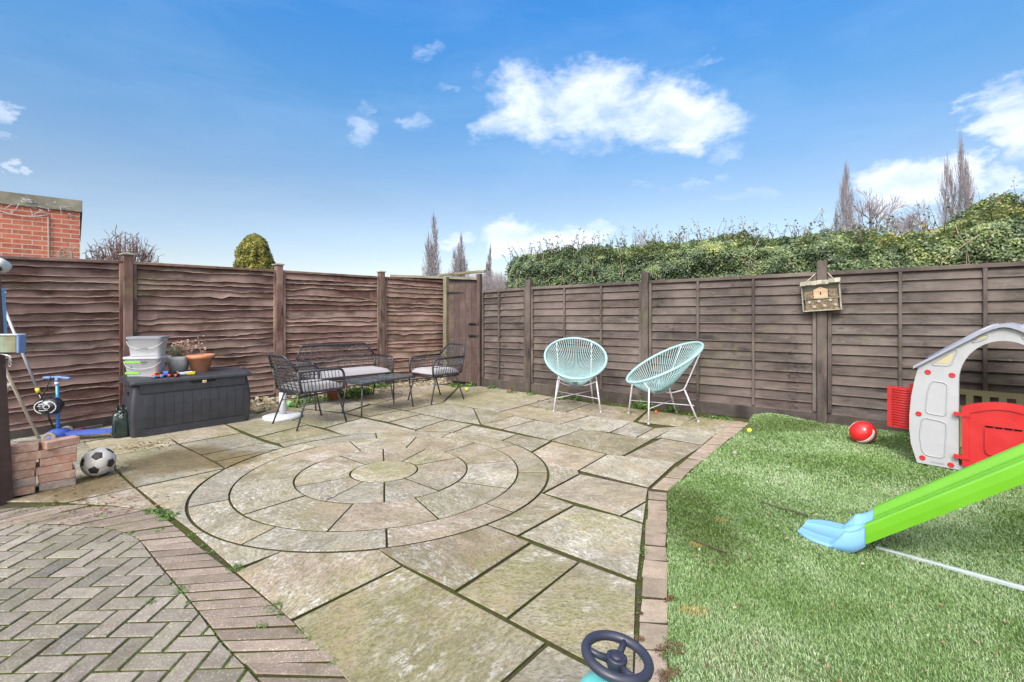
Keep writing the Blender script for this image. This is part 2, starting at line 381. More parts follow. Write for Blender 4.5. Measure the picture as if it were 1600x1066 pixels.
def stone_mat():
    m, nb, b = newmat('riven_sandstone'); tc = attr(nb, 'tc'); pc = attr(nb, 'pc'); tn, hu, rd = nb.sep(pc)[:3]
    pos = nb.n('ShaderNodeNewGeometry').outputs['Position']; x, y, z = nb.sep(tc)[:3]
    ang = nb.math('MULTIPLY', nb.math('FLOOR', nb.math('MULTIPLY', rd, 7.99)), .4488)
    rot = nb.n('ShaderNodeVectorRotate', {'rotation_type': 'Z_AXIS'}, Vector=tc, Angle=ang).outputs[0]
    rx, ry, rz = nb.sep(rot)[:3]
    st = nb.comb(nb.math('MULTIPLY', rx, 1.0), nb.math('MULTIPLY', ry, 1.9), rz)
    veins = nb.noise(st, 4.2, 9, .76, .35); big = nb.noise(tc, 1.7, 5, .6, .4); med = nb.noise(st, 11, 8, .78, .3); fine = nb.noise(tc, 60, 5, .7)
    base = nb.ramp(hu, [(0, (.215, .185, .095)), (.22, (.275, .238, .150)), (.42, (.29, .275, .245)), (.6, (.25, .235, .20)), (.8, (.325, .245, .19)), (1.0, (.185, .138, .088))])
    c = nb.mix(nb.maprange(veins, .40, .60), nb.mix(.34, base, (.09, .075, .05)), nb.mix(.55, base, (.42, .38, .31)))
    c = nb.mix(nb.math('MULTIPLY', nb.maprange(big, .52, .70), .55), c, (.175, .145, .088))
    c = nb.mix(nb.math('MULTIPLY', nb.maprange(med, .50, .62), .60), c, (.115, .10, .072))
    och = nb.math('MULTIPLY', nb.maprange(nb.noise(nb.vmath('ADD', tc, (3.0, 9.0, 0.0)), 2.3, 7, .72, .5), .50, .64), .55); c = nb.mix(och, c, nb.mix(nb.maprange(med, .42, .6), (.34, .235, .135), (.42, .34, .25)))
    al = nb.maprange(nb.noise(pos, 1.25, 8, .76, .3), .44, .60)
    algf = nb.math('MULTIPLY', al, nb.maprange(nb.noise(st, 11, 6, .7), .30, .62))
    px_, py_, pz_ = nb.sep(pos)[:3]
    back = nb.maprange(nb.math('ADD', nb.math('MULTIPLY', px_, .43), nb.math('MULTIPLY', py_, .9)), 5.2, 7.4)   # damp strip under the rear fences
    c = nb.mix(nb.math('MULTIPLY', algf, nb.math('ADD', .42, nb.math('MULTIPLY', back, .46))), c, nb.mix(nb.maprange(fine, .4, .6), (.165, .158, .045), (.30, .28, .115)))
    def mossy(cx, cy, r0, r1):
        d = nb.vmath('DISTANCE', nb.vmath('MULTIPLY', pos, (1, 1, 0)), (cx, cy, 0), out=1)
        return nb.maprange(nb.math('ADD', d, nb.math('MULTIPLY', nb.math('SUBTRACT', nb.noise(pos, 3.5, 6, .75), .5), 1.1)), r0, r1, 1, 0, True)
    ms = mossy(-.50, 2.02, .25, .75)
    for q in ((.02, 2.42, .15, .42), (.30, 2.05, .12, .45), (-2.55, 5.45, .3, .85), (-1.06, 3.98, .12, .4), (.55, 2.95, .05, .4), (-3.6, 4.55, .2, .7), (1.9, 6.15, .2, .8), (-.6, 7.6, .5, 1.3)): ms = nb.math('MAXIMUM', ms, mossy(*q))
    c = nb.mix(nb.math('MULTIPLY', nb.math('MULTIPLY', ms, nb.maprange(med, .36, .60)), .66), c, nb.mix(nb.maprange(fine, .4, .6), (.150, .145, .038), (.29, .275, .10)))
    # pale lichen / scuffing
    lich = nb.math('MULTIPLY', nb.maprange(nb.noise(st, 19, 9, .84, .3), .50, .58), nb.maprange(nb.noise(tc, 2.8, 5, .66), .47, .60))
    c = nb.mix(nb.math('MULTIPLY', lich, .80), c, (.56, .54, .53))
    spk = nb.math('MULTIPLY', nb.maprange(nb.noise(tc, 95, 3, .6), .62, .70), .35)
    c = nb.mix(spk, c, (.105, .095, .065))
    c = nb.n('ShaderNodeHueSaturation', None, Hue=.5, Saturation=.93, Value=nb.maprange(tn, 0, 1, .84, 1.30), Color=c).outputs[0]
    # damp brown soil stain by the corner of the box
    def spot(cx, cy, r0, r1):
        d = nb.vmath('DISTANCE', nb.vmath('MULTIPLY', pos, (1, 1, 0)), (cx, cy, 0), out=1)
        return nb.maprange(nb.math('ADD', d, nb.math('MULTIPLY', nb.noise(pos, 5, 5, .7), .35)), r0, r1, 1, 0, True)
    s1 = spot(-2.95, 4.28, .48, .72); s2 = spot(-3.20, 3.62, .36, .62); s3 = spot(-2.55, 4.30, .36, .52)
    c = nb.mix(nb.math('MULTIPLY', nb.math('MAXIMUM', s1, nb.math('MAXIMUM', s2, s3)), .85), c, nb.mix(nb.maprange(med, .4, .6), (.075, .055, .022), (.185, .135, .05)))
    c = nb.mix(nb.math('MULTIPLY', nb.maprange(nb.noise(st, 44, 8, .85), .49, .56), .58), c, (.085, .073, .050))
    h = nb.math('ADD', nb.math('MULTIPLY', veins, .6), nb.math('ADD', nb.math('MULTIPLY', med, .35), nb.math('MULTIPLY', fine, .13)))
    setp(nb, b, Base_Color=c, Roughness=.82, Normal=nb.bump(h, .85, .016)); b.inputs['Specular IOR Level'].default_value = .35
    return m
M['stone'] = stone_mat()
def paver_mat(name, stops, sp=.45):
    m, nb, b = newmat(name); tc = attr(nb, 'tc'); pc = attr(nb, 'pc'); tn, hu, rd = nb.sep(pc)[:3]; pos = nb.n('ShaderNodeNewGeometry').outputs['Position']
    base = nb.ramp(hu, stops)
    c = nb.mix(nb.maprange(nb.noise(tc, 13, 5, .65), .36, .66), base, nb.mix(.5, base, (.12, .10, .085)))
    agg = nb.maprange(nb.noise(tc, 120, 3, .6), .56, .66); c = nb.mix(nb.math('MULTIPLY', agg, sp), c, (.56, .52, .48))
    drk = nb.maprange(nb.noise(tc, 150, 2, .6), .60, .70); c = nb.mix(nb.math('MULTIPLY', drk, .45), c, (.05, .045, .038))
    al = nb.math('MULTIPLY', nb.maprange(nb.noise(pos, 2.2, 6, .72), .52, .72), .5); c = nb.mix(al, c, (.14, .15, .055))
    soil = nb.math('MULTIPLY', nb.maprange(nb.noise(pos, 3.6, 7, .72), .54, .68), .5); c = nb.mix(soil, c, (.10, .078, .055))
    c = nb.n('ShaderNodeHueSaturation', None, Hue=.5, Saturation=1.0, Value=nb.maprange(tn, 0, 1, .80, 1.18), Color=c).outputs[0]
    setp(nb, b, Base_Color=c, Roughness=.9, Normal=nb.bump(nb.noise(tc, 90, 5, .75), .8, .006)); b.inputs['Specular IOR Level'].default_value = .3
    return m
M['paver'] = paver_mat('grey_block_paver', [(0, (.235, .21, .175)), (.4, (.275, .245, .215)), (.7, (.25, .232, .18)), (1, (.18, .172, .155))])
M['paver_red'] = paver_mat('pinkish_block_paver', [(0, (.245, .190, .155)), (.5, (.285, .225, .19)), (1, (.21, .170, .140))])
M['sett'] = paver_mat('sandstone_sett', [(0, (.34, .265, .205)), (.5, (.39, .31, .25)), (1, (.29, .235, .175))], .12)
def brick_block():
    m, nb, b = newmat('reclaimed_brick'); tc = attr(nb, 'tc'); pc = attr(nb, 'pc'); tn, hu, rd = nb.sep(pc)[:3]
    base = nb.ramp(hu, [(0, (.36, .16, .105)), (.35, (.42, .22, .155)), (.6, (.33, .17, .12)), (.8, (.26, .20, .17)), (1, (.20, .19, .19))])
    c = nb.mix(nb.maprange(nb.noise(tc, 16, 6, .7), .40, .66), base, (.46, .33, .26))
    c = nb.mix(nb.math('MULTIPLY', nb.maprange(nb.noise(tc, 40, 5, .7), .55, .68), .5), c, (.55, .48, .42))
    c = nb.n('ShaderNodeHueSaturation', None, Hue=.5, Saturation=.95, Value=nb.maprange(tn, 0, 1, .85, 1.15), Color=c).outputs[0]
    setp(nb, b, Base_Color=c, Roughness=.88, Normal=nb.bump(nb.noise(tc, 60, 6, .7), .6, .005)); return m
M['brick'] = brick_block()
def soil_mat():
    m, nb, b = newmat('dark_soil_and_moss'); pos = nb.n('ShaderNodeNewGeometry').outputs['Position']
    c = nb.mix(nb.maprange(nb.noise(pos, 40, 6, .7), .35, .65), (.045, .037, .026), (.105, .084, .058))
    mo = nb.maprange(nb.noise(pos, 1.7, 6, .75), .40, .56); mo2 = nb.maprange(nb.noise(pos, 24, 5, .7), .34, .50)
    c = nb.mix(nb.math('MULTIPLY', mo, mo2), c, (.062, .074, .016))
    setp(nb, b, Base_Color=c, Roughness=.95, Normal=nb.bump(nb.noise(pos, 55, 6, .75), 1.0, .012)); b.inputs['Specular IOR Level'].default_value = .15
    return m
M['soil'] = soil_mat()
def moss_mat():
    m, nb, b = newmat('moss_filled_joints'); pos = nb.n('ShaderNodeNewGeometry').outputs['Position']
    c = nb.mix(nb.maprange(nb.noise(pos, 45, 5, .7), .38, .6), (.045, .040, .022), (.085, .115, .018)); c = nb.mix(nb.maprange(nb.noise(pos, 2.2, 5, .7), .5, .66), c, (.13, .17, .022))
    setp(nb, b, Base_Color=c, Roughness=.95, Normal=nb.bump(nb.noise(pos, 80, 5, .75), 1.0, .01)); b.inputs['Specular IOR Level'].default_value = .1; return m
M['moss'] = moss_mat()
def turf_mats():
    m, nb, b = newmat('turf_backing'); pos = nb.n('ShaderNodeNewGeometry').outputs['Position']
    c = nb.mix(nb.maprange(nb.noise(pos, 55, 5, .7), .35, .65), (.045, .085, .018), (.13, .20, .055))
    c = nb.mix(nb.maprange(nb.noise(pos, 1.3, 5, .65), .5, .7), c, (.07, .10, .02))
    setp(nb, b, Base_Color=c, Roughness=.9, Normal=nb.bump(nb.noise(pos, 70, 4, .7), 1.0, .01)); M['turf_base'] = m
    m, nb, b = newmat('turf_blades'); pc = attr(nb, 'pc'); tn, hu, rd = nb.sep(pc)[:3]; pos = nb.n('ShaderNodeNewGeometry').outputs['Position']
    c = nb.ramp(tn, [(0, (.050, .115, .018)), (.35, (.142, .245, .068)), (.7, (.262, .368, .178)), (.92, (.39, .48, .32)), (1.0, (.30, .27, .15))])
    lush = nb.maprange(nb.noise(pos, 1.1, 4, .6), .46, .66)
    c = nb.mix(nb.math('MULTIPLY', lush, .5), c, (.095, .185, .018))
    px_, py_, pz_ = nb.sep(pos)[:3]
    def patch(cx, cy, rx, ry, lo, hi):
        dx = nb.math('DIVIDE', nb.math('SUBTRACT', px_, cx), rx); dy = nb.math('DIVIDE', nb.math('SUBTRACT', py_, cy), ry)
        d = nb.math('SQRT', nb.math('ADD', nb.math('MULTIPLY', dx, dx), nb.math('MULTIPLY', dy, dy)))
        return nb.maprange(nb.math('ADD', d, nb.math('MULTIPLY', nb.math('SUBTRACT', nb.noise(pos, 16, 5, .75), .5), 1.6)), lo, hi, 1, 0, True)
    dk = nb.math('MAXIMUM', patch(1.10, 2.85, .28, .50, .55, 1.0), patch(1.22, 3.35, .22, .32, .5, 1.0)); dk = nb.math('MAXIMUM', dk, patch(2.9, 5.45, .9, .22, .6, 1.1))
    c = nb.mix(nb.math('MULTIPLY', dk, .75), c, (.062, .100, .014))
    c = nb.mix(nb.math('MULTIPLY', nb.math('MAXIMUM', patch(.795, 2.09, .09, .055, .5, .9), nb.math('MAXIMUM', patch(1.03, 2.68, .05, .06, .4, .9), patch(1.30, 3.0, .05, .05, .4, .9))), .55), c, (.40, .27, .09))
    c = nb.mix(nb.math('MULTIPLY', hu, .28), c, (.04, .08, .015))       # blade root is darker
    setp(nb, b, Base_Color=c, Roughness=.48); b.inputs['Specular IOR Level'].default_value = .55
    M['turf'] = m
turf_mats()
def leaf_mat(name, stops, tr=.25, rough=.5, spec=.5):
    m, nb, b = newmat(name); pc = attr(nb, 'pc'); tn, hu, rd = nb.sep(pc)[:3]
    c = nb.ramp(tn, stops)
    setp(nb, b, Base_Color=c, Roughness=rough); b.inputs['Specular IOR Level'].default_value = spec
    if tr:
        out = m.node_tree.nodes['Material Output']; t = nb.n('ShaderNodeBsdfTranslucent', None, Color=c)
        ms = nb.n('ShaderNodeMixShader', None, Fac=tr); nb.nt.links.new(b.outputs[0], ms.inputs[1]); nb.nt.links.new(t.outputs[0], ms.inputs[2]); nb.nt.links.new(ms.outputs[0], out.inputs[0])
    return m
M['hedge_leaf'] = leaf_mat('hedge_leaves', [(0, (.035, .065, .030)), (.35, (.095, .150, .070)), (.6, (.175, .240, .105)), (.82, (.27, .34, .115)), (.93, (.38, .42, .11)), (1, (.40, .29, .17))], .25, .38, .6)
M['yew_leaf'] = leaf_mat('conifer_sprays', [(0, (.10, .12, .02)), (.4, (.25, .26, .055)), (.8, (.45, .42, .10)), (1, (.45, .33, .12))], .2, .6)
M['weed_leaf'] = leaf_mat('weed_leaves', [(0, (.04, .10, .02)), (.6, (.09, .20, .035)), (1, (.19, .30, .07))], .25, .5)
M['dry_leaf'] = leaf_mat('dry_leaves', [(0, (.10, .055, .03)), (.5, (.19, .10, .05)), (.8, (.30, .19, .11)), (1, (.45, .36, .26))], .1, .7)
M['bark_far'] = plain('hazy_twigs_far', (.30, .265, .285), .9, var=.25, scale=3)  # distance haze is put into this pale twig colour
M['bark_warm'] = plain('bare_twigs_warm', (.19, .115, .105), .9, var=.3, scale=4)
M['hedge_stem'] = plain('hedge_stems', (.075, .055, .04), .9, var=.4, scale=10)
M['hedge_stem_pale'] = plain('pale_hedge_twigs', (.30, .25, .19), .9, var=.3, scale=10)
def redbrick():
    m, nb, b = newmat('red_brick_wall'); tc = attr(nb, 'tc')
    bt = nb.n('ShaderNodeTexBrick', {'offset': .5}, Vector=tc, Color1=(.47, .125, .075, 1), Color2=(.26, .060, .040, 1), Mortar=(.46, .37, .31, 1), Scale=1.0, Mortar_Size=.008, Mortar_Smooth=.1, Bias=-.2, Brick_Width=.225, Row_Height=.075)
    c = nb.mix(nb.math('MULTIPLY', nb.maprange(nb.noise(tc, 12, 7, .75), .42, .64), .45), bt.outputs[0], (.58, .24, .15))
    setp(nb, b, Base_Color=c, Roughness=.85, Normal=nb.bump(nb.math('SUBTRACT', 1.0, bt.outputs[1]), .5, .006)); return m
M['redbrick'] = redbrick()
M['coping'] = plain('stained_concrete', (.24, .225, .18), .9, var=.35, scale=5, bump=.4, dirt=(.10, .095, .07))
M['rattan'] = plain('charcoal_rattan', (.030, .031, .040), .42, var=.3, scale=60, bump=.3)
M['rattan_thin'] = plain('charcoal_wicker', (.050, .050, .058), .5, var=.4, scale=80, bump=.3)
M['black_metal'] = plain('charcoal_powder_coat', (.045, .048, .062), .4, var=.15, scale=20)
def cloth(name, col):
    m, nb, b = newmat(name); tc = nb.n('ShaderNodeTexCoord').outputs['Object']
    n = nb.noise(tc, 260, 2, .5); n2 = nb.noise(tc, 7, 4, .6)
    c = nb.mix(nb.maprange(n2, .3, .7), tuple(v * .88 for v in col), col); c = nb.mix(nb.math('MULTIPLY', n, .2), c, tuple(v * .6 for v in col))
    setp(nb, b, Base_Color=c, Roughness=.95, Normal=nb.bump(nb.math('ADD', nb.math('MULTIPLY', n, .3), n2), .35, .01)); b.inputs['Sheen Weight'].default_value = .2; return m
M['cushion'] = cloth('pale_grey_fabric', (.32, .305, .325))
M['aqua'] = plain('aqua_cord', (.30, .48, .505), .42, var=.12, scale=30)
M['white_metal'] = plain('white_powder_coat', (.52, .50, .54), .38, var=.06, scale=20)
M['box_plastic'] = plain('anthracite_resin', (.034, .036, .046), .48, var=.18, scale=9, bump=.25, dirt=(.065, .065, .07))
M['gap'] = plain('dark_gap', (.01, .01, .011), .9)
M['white_plastic'] = plain('white_plastic', (.50, .51, .55), .42, var=.07, scale=9, bump=.05, dirt=(.38, .37, .35))
M['grey_plastic'] = plain('grey_plastic', (.25, .26, .31), .45, var=.1)
M['pot_grey'] = plain('pale_grey_glazed_clay', (.55, .575, .61), .5, var=.12, scale=9, dirt=(.36, .36, .33))
M['terracotta'] = plain('terracotta', (.56, .235, .135), .82, var=.2, scale=9, bump=.25, dirt=(.50, .36, .27))
M['terracotta_red'] = plain('wet_terracotta', (.44, .12, .05), .7, var=.2, scale=9, bump=.2)
M['play_grey'] = plain('pale_grey_moulded_plastic', (.36, .37, .395), .46, var=.05, scale=5, bump=.05, dirt=(.27, .27, .27))
M['play_cream_lit'] = plain('cream_plastic_with_inner_light', (.42, .38, .22), .5, var=.07, scale=6)  # yellow light inside the house is painted into the side walls' cream
M['play_roof'] = plain('lilac_grey_moulded_plastic', (.27, .285, .36), .45, var=.06, scale=6)
M['play_red'] = plain('red_moulded_plastic', (.44, .020, .022), .36, var=.07, scale=7, bump=.03)
M['lime'] = plain('lime_green_plastic', (.125, .37, .018), .30, var=.05, scale=5, bump=.02, coat=.2)
M['skyblue'] = plain('sky_blue_plastic', (.19, .40, .66), .32, var=.05, scale=6, bump=.02)
M['pale_metal'] = plain('pale_painted_steel', (.36, .42, .44), .4, var=.08)
M['wheel'] = plain('slate_rubbery_plastic', (.030, .032, .055), .42, var=.12, scale=30, bump=.08)
M['turquoise'] = plain('turquoise_plastic', (.13, .56, .56), .38, var=.05)
M['ball_white'] = plain('scuffed_white_leather', (.52, .50, .48), .5, var=.08, scale=20, dirt=(.38, .33, .27))
M['ball_black'] = plain('black_leather', (.028, .026, .028), .45)
M['red_gloss'] = plain('glossy_red_vinyl', (.58, .018, .02), .28, var=.1, scale=12, coat=.3)
M['silver'] = plain('silver_print', (.48, .47, .46), .35, var=.1)
M['scoot_blue'] = plain('blue_anodised_metal', (.05, .28, .62), .3, metal=.3, var=.08)
M['deck_blue'] = plain('royal_blue_plastic', (.07, .13, .52), .42, var=.1)
M['blue_grip'] = plain('pale_blue_rubber', (.15, .24, .46), .5, var=.1)
M['jerry'] = plain('dark_green_enamel', (.010, .026, .022), .28, var=.3, coat=.3)
M['gloss_black'] = plain('gloss_black_shell', (.012, .012, .015), .2, coat=.4)
M['yellow'] = plain('yellow_plastic', (.78, .60, .04), .45)
M['tennis'] = plain('lime_felt', (.55, .62, .06), .95, var=.15, scale=60, bump=.5)
M['green_ball'] = plain('pale_green_foam', (.22, .50, .20), .8, var=.15)
M['steel'] = plain('galvanised_steel', (.45, .46, .48), .35, metal=.8)
M['iron'] = plain('black_iron', (.018, .018, .02), .5, metal=.3)
M['string'] = plain('jute_string', (.48, .43, .33), .9)
M['reed'] = plain('cut_reeds', (.34, .26, .17), .9, var=.5, scale=50, bump=.5)
M['orange'] = plain('orange_plastic', (.80, .13, .03), .4)
M['teal'] = wood('aged_teal_painted_wood', (.12, .10, .045), (.26, .25, .14), (.24, .36, .30), 0, .3, 14)
M['print'] = plain('black_print', (.03, .03, .035), .6)
M['print_green'] = plain('green_print', (.22, .60, .06), .5)
M['chalk'] = plain('white_chalk', (.55, .52, .50), .95)
M['brass'] = plain('brass', (.60, .45, .28), .4, metal=.5)
M['scoop'] = plain('grey_gravel', (.27, .24, .20), .9, var=.3, scale=30)
def rubble_mat():
    m, nb, b = newmat('limestone_rubble'); pc = attr(nb, 'pc'); tn, hu, rd = nb.sep(pc)[:3]; pos = nb.n('ShaderNodeNewGeometry').outputs['Position']
    c = nb.ramp(tn, [(0, (.11, .085, .06)), (.5, (.26, .21, .145)), (1, (.44, .39, .30))])
    c = nb.mix(nb.math('MULTIPLY', nb.maprange(nb.noise(pos, 6, 5, .7), .5, .66), .5), c, (.12, .13, .04))
    setp(nb, b, Base_Color=c, Roughness=.92, Normal=nb.bump(nb.noise(pos, 60, 5, .7), .5, .006)); return m
M['rubble'] = rubble_mat()
def glassy():
    m, nb, b = newmat('smoked_table_glass'); tc = nb.n('ShaderNodeTexCoord').outputs['Object']
    x, y, z = nb.sep(tc)[:3]
    gx = nb.math('ABSOLUTE', nb.math('SUBTRACT', nb.math('FRACT', nb.math('MULTIPLY', x, 26)), .5)); gy = nb.math('ABSOLUTE', nb.math('SUBTRACT', nb.math('FRACT', nb.math('MULTIPLY', y, 26)), .5))
    g = nb.maprange(nb.math('MAXIMUM', gx, gy), .38, .46)
    c = nb.mix(g, (.035, .055, .07), (.10, .13, .155)); c = nb.mix(nb.math('MULTIPLY', nb.maprange(nb.noise(tc, 6, 6, .7), .5, .7), .4), c, (.30, .35, .38))
    setp(nb, b, Base_Color=c, Roughness=nb.maprange(nb.noise(tc, 9, 5, .6), .3, .7, .05, .22)); b.inputs['Specular IOR Level'].default_value = .8; return m
M['glass'] = glassy()
# ================================================================== the setting
# soil under everything, one sheet to the horizon
b = MB(); b.tone(.5, .5, .5)
b.add([(-900, -300, -.022), (900, -300, -.022), (900, 1500, -.022), (-900, 1500, -.022)], [(0, 1, 2, 3)])
b.build('ground', M['soil'], kind='structure')
b = MB(); b.add([(-7.5, .3, -.0125), (2.6, .3, -.0125), (2.6, 9.9, -.0125), (-7.5, 9.9, -.0125)], [(0, 1, 2, 3)])
b.build('bedding_soil', M['soil'], kind='structure')

CC = Vector((-1.058, 3.979)); R0, R1, R2, R3 = .270, .6835, 1.108, 1.3535
def inset(poly, d):
    """shrink a (nearly) convex polygon by d"""
    n = len(poly); P = [Vector(p) for p in poly]
    if sum(P[i].x * P[(i + 1) % n].y - P[(i + 1) % n].x * P[i].y for i in range(n)) < 0: P = P[::-1]
    L = []
    for i in range(n):
        a, c = P[i], P[(i + 1) % n]; t = (c - a).normalized(); nn = Vector((-t.y, t.x)); L.append((a + nn * d, t))
    out = []
    for i in range(n):
        (p, t), (q, u) = L[i - 1], L[i]; den = t.x * u.y - t.y * u.x
        if abs(den) < .05: out.append(P[i] + (Vector((-t.y, t.x)) + Vector((-u.y, u.x))).normalized() * d); continue
        s = ((q - p).x * u.y - (q - p).y * u.x) / den; out.append(p + t * s)
    return out
def cdt_pieces(polys, cutter, keep_inside):
    """cut many polygons by one outline with a single triangulation; returns triangles per polygon"""
    vs = []; fs = []
    for p in polys + [cutter]:
        fs.append(list(range(len(vs), len(vs) + len(p)))); vs += [Vector(q) for q in p]
    V, _, Fc, _, _, FO = delaunay_2d_cdt(vs, [], fs, 1, 1e-6)
    k = len(polys); out = [[] for _ in polys]
    for f, org in zip(Fc, FO):
        own = [o for o in org if o != k]
        if own and ((k in org) == keep_inside): out[min(own)].append([V[i] for i in f])
    return out
def slab_from_tris(mb, tris, ztop, zbot, tilt=(0, 0), cen=None, edge=.0025):
    if not tris: return
    key = {}; pts = []; T = []
    for t in tris:
        r = []
        for p in t:
            kk = (round(p.x, 5), round(p.y, 5))
            if kk not in key: key[kk] = len(pts); pts.append(Vector(kk))
            r.append(key[kk])
        T.append(r)
    cnt = set()
    for f in T:
        for a, c in zip(f, f[1:] + f[:1]): cnt.add((a, c))
    be = [(a, c) for (a, c) in cnt if (c, a) not in cnt]
    # inward direction at boundary vertices, for a small worn arris
    nrm = {}
    for a, c in be:
        t = (pts[c] - pts[a]).normalized(); nn = Vector((-t.y, t.x))
        for q in (a, c): nrm[q] = nrm.get(q, Vector((0, 0))) + nn
    cen = cen or sum(pts, Vector((0, 0))) / len(pts)
    zt = lambda p: ztop + (p - cen).x * tilt[0] + (p - cen).y * tilt[1]
    top = []; 
    for i, p in enumerate(pts):
        q = p + nrm[i].normalized() * edge if i in nrm and nrm[i].length > .1 else p
        top.append((q.x, q.y, zt(p)))
    mid = [(p.x, p.y, zt(p) - edge) for p in pts]; bot = [(p.x, p.y, zbot) for p in pts]; n = len(pts)
    F = [tuple(f) for f in T]
    for a, c in be: F.append((a, n + a, n + c, c))
    G = [(n + a, 2 * n + a, 2 * n + c, n + c) for a, c in be]      # sides carry joint dirt
    o = (mb.cur[2] * 37, mb.cur[0] * 11)
    tc = [(p[0] + o[0], p[1] + o[1], mb.cur[1] * 9) for p in top + mid + bot]
    b0 = len(mb.v); mb.add(top + mid + bot, F, tc)
    for g in G: mb.f.append(tuple(b0 + i for i in g)); mb.sm.append(False); mb.mi.append(1)
SL = [  # paving slabs, corners as they lie in the garden
 [(455.7, 970.4), (629, 883.8), (853.8, 1003.4), (700, 1140), (575, 1180), (560, 1084)],
 [(856, 1006.5), (1004, 1084), (1000, 1180), (690, 1180), (704, 1143)],
 [(793, 967.5), (906, 877.6), (995, 910.6), (991, 1073)],
 [(712.6, 925), (830, 848.7), (905, 877.6), (792, 966)],
 [(560, 840), (763, 821), (829, 847), (711, 923.5), (629, 883)],
 [(367, 894), (437, 862), (470, 840), (560, 840), (595, 859), (628.5, 883), (453, 969)],
 [(303, 834), (318, 832), (437, 820), (480, 840), (438, 862.5), (366, 890)],
 [(257, 799), (290, 785), (330, 780), (380, 810), (320, 831.5), (304, 834)],
 [(213, 762), (350.6, 732.6), (380, 745), (330, 784), (255, 796)],
 [(181, 733), (211, 761.5), (351, 732), (313, 710.5), (277, 694), (178, 712)],
 [(143, 704), (132, 691), (253, 673), (277, 694), (179, 711.5)],
 [(0, 785), (60, 770), (130, 745), (179, 734), (210, 762), (104, 785)],
 [(104, 786), (211, 762), (250, 796), (217, 796), (175, 790)],
 [(-60, 730), (-60, 700), (132, 691), (178, 712), (180, 733), (60, 768), (-60, 790)],
 [(-120, 712), (0, 690), (60, 680), (205, 668), (253, 673), (130, 690)],
 [(253, 678), (350, 662.5), (377, 676.5), (280, 693.5)], [(140, 672), (230, 655), (392, 645), (350, 662), (253, 674)],
 [(281, 694), (377.5, 677), (415, 691), (314, 710.5)],
 [(315, 711.5), (415, 691.5), (444, 699.5), (420, 704), (336, 721)],
 [(337, 721.5), (420, 704.5), (446, 700), (460, 720), (380, 745), (352, 732)],
 [(350, 662), (393, 646), (442, 652), (480, 663.5), (402, 683)],
 [(403, 683.5), (480, 664), (520, 675), (433.5, 693)],
 [(435, 693.5), (520, 675.5), (542, 681.5), (540, 700), (450, 715), (445, 700)],
 [(442, 651.5), (482, 640), (536, 646), (565, 652.5), (507, 668.5), (481, 663)],
 [(509, 669), (566, 653), (607, 662), (650, 672.5), (640, 690), (560, 690), (541, 681)],
 [(538, 645.5), (582, 632.5), (627, 641), (570, 652)],
 [(571, 652.5), (628, 641.5), (658, 647.5), (608, 659.5)],
 [(609, 660), (659, 648), (697, 656), (649, 671.5)],
 [(650, 672), (698, 656.5), (738, 664), (707, 676), (690, 690), (655, 690)],
 [(738, 664.3), (806.6, 678.5), (783, 689), (740, 700), (708, 676)],
 [(807, 679), (861, 689), (830, 706.5), (810, 715), (760, 700), (784, 689)],
 [(831.5, 707), (862.5, 690), (948, 709.5), (903, 735.5), (852, 727), (820, 715)],
 [(852.5, 727.5), (903, 736), (905.5, 740.5), (847, 771), (820, 770), (820, 727)],
 [(850, 771), (906.5, 741), (1013, 764), (1010, 783), (969.5, 806)],
 [(971, 806.5), (1010.5, 784), (1006, 818)],
 [(904.5, 735.5), (949, 710), (1057.5, 722.5), (1014, 762.5)],
 [(740, 815), (763, 821), (808.5, 837), (897, 789), (847.5, 771), (820, 770)],
 [(812, 837.5), (897.5, 790), (969, 807), (1005.5, 819), (997, 908)],
 [(861, 688.6), (911.7, 670.5), (1017, 688), (973, 712.5), (949, 709.5)],
 [(975, 713), (1033, 685), (1098.6, 696), (1058.6, 722)],
 [(1021, 687), (1060, 664), (1120, 677.5), (1098, 695.5), (1034, 684.5)],
 [(996, 659), (1012, 642), (1087, 651), (1060, 667)],
 [(1061, 664), (1088, 651.5), (1163, 658.5), (1121, 677.5)],
 [(954.5, 675.6), (989, 659), (1022, 669), (993, 684)], [(1022.5, 669), (1058, 667), (1016, 688), (994, 684)],
 [(875, 662.7), (921.5, 650), (989, 659.7), (953, 675.6), (911, 670.5)],
 [(785, 671), (836, 657), (875, 663), (910, 670.7), (860, 688)],
 [(753, 664), (804.6, 650), (835, 657), (784, 671)],
 [(781, 644), (822.5, 633.5), (919, 649.5), (874, 662.5), (806, 650)],
 [(740, 638.5), (780.5, 644), (804, 650), (752, 664)],
 [(823, 633), (866, 621), (924, 630), (884, 643.5)], [(924.5, 630), (1012, 641.5), (989, 659.5), (921, 649.5), (885, 644)],
 [(636, 642), (692, 629), (739.5, 638), (751, 663.5), (698, 655)],
 [(383, 655), (440, 634), (482, 639.5), (442, 651)],
 [(441, 633.5), (505, 617.5), (577, 631.5), (537, 645), (483, 639)],
 [(506, 617), (570, 607.5), (632, 618), (584, 632), (578, 631.3)],
 [(571, 607), (650, 598.5), (716, 604), (692, 628.5), (633, 618)],
 [(718, 604.5), (757, 603.5), (826, 614), (866, 620.5), (822, 632.8), (780, 643.5), (740, 637.5), (693, 629)],
 [(584, 632.3), (632, 618.5), (691, 629), (635, 641.5)],
]
circ = [(CC.x + (R3 + .012) * math.cos(a * math.pi / 60), CC.y + (R3 + .012) * math.sin(a * math.pi / 60)) for a in range(120)]
polys = [inset([g2(*p) for p in s_], .0060) for s_ in SL]
pieces = cdt_pieces(polys, circ, False)
b = MB(); hues = [.30, .15, .62, .25, .18, .55, .5, .35, .3, .85, .2, .25, .5, .2, .3, .15, .15, .2, .75, .4, .2, .3, .7]
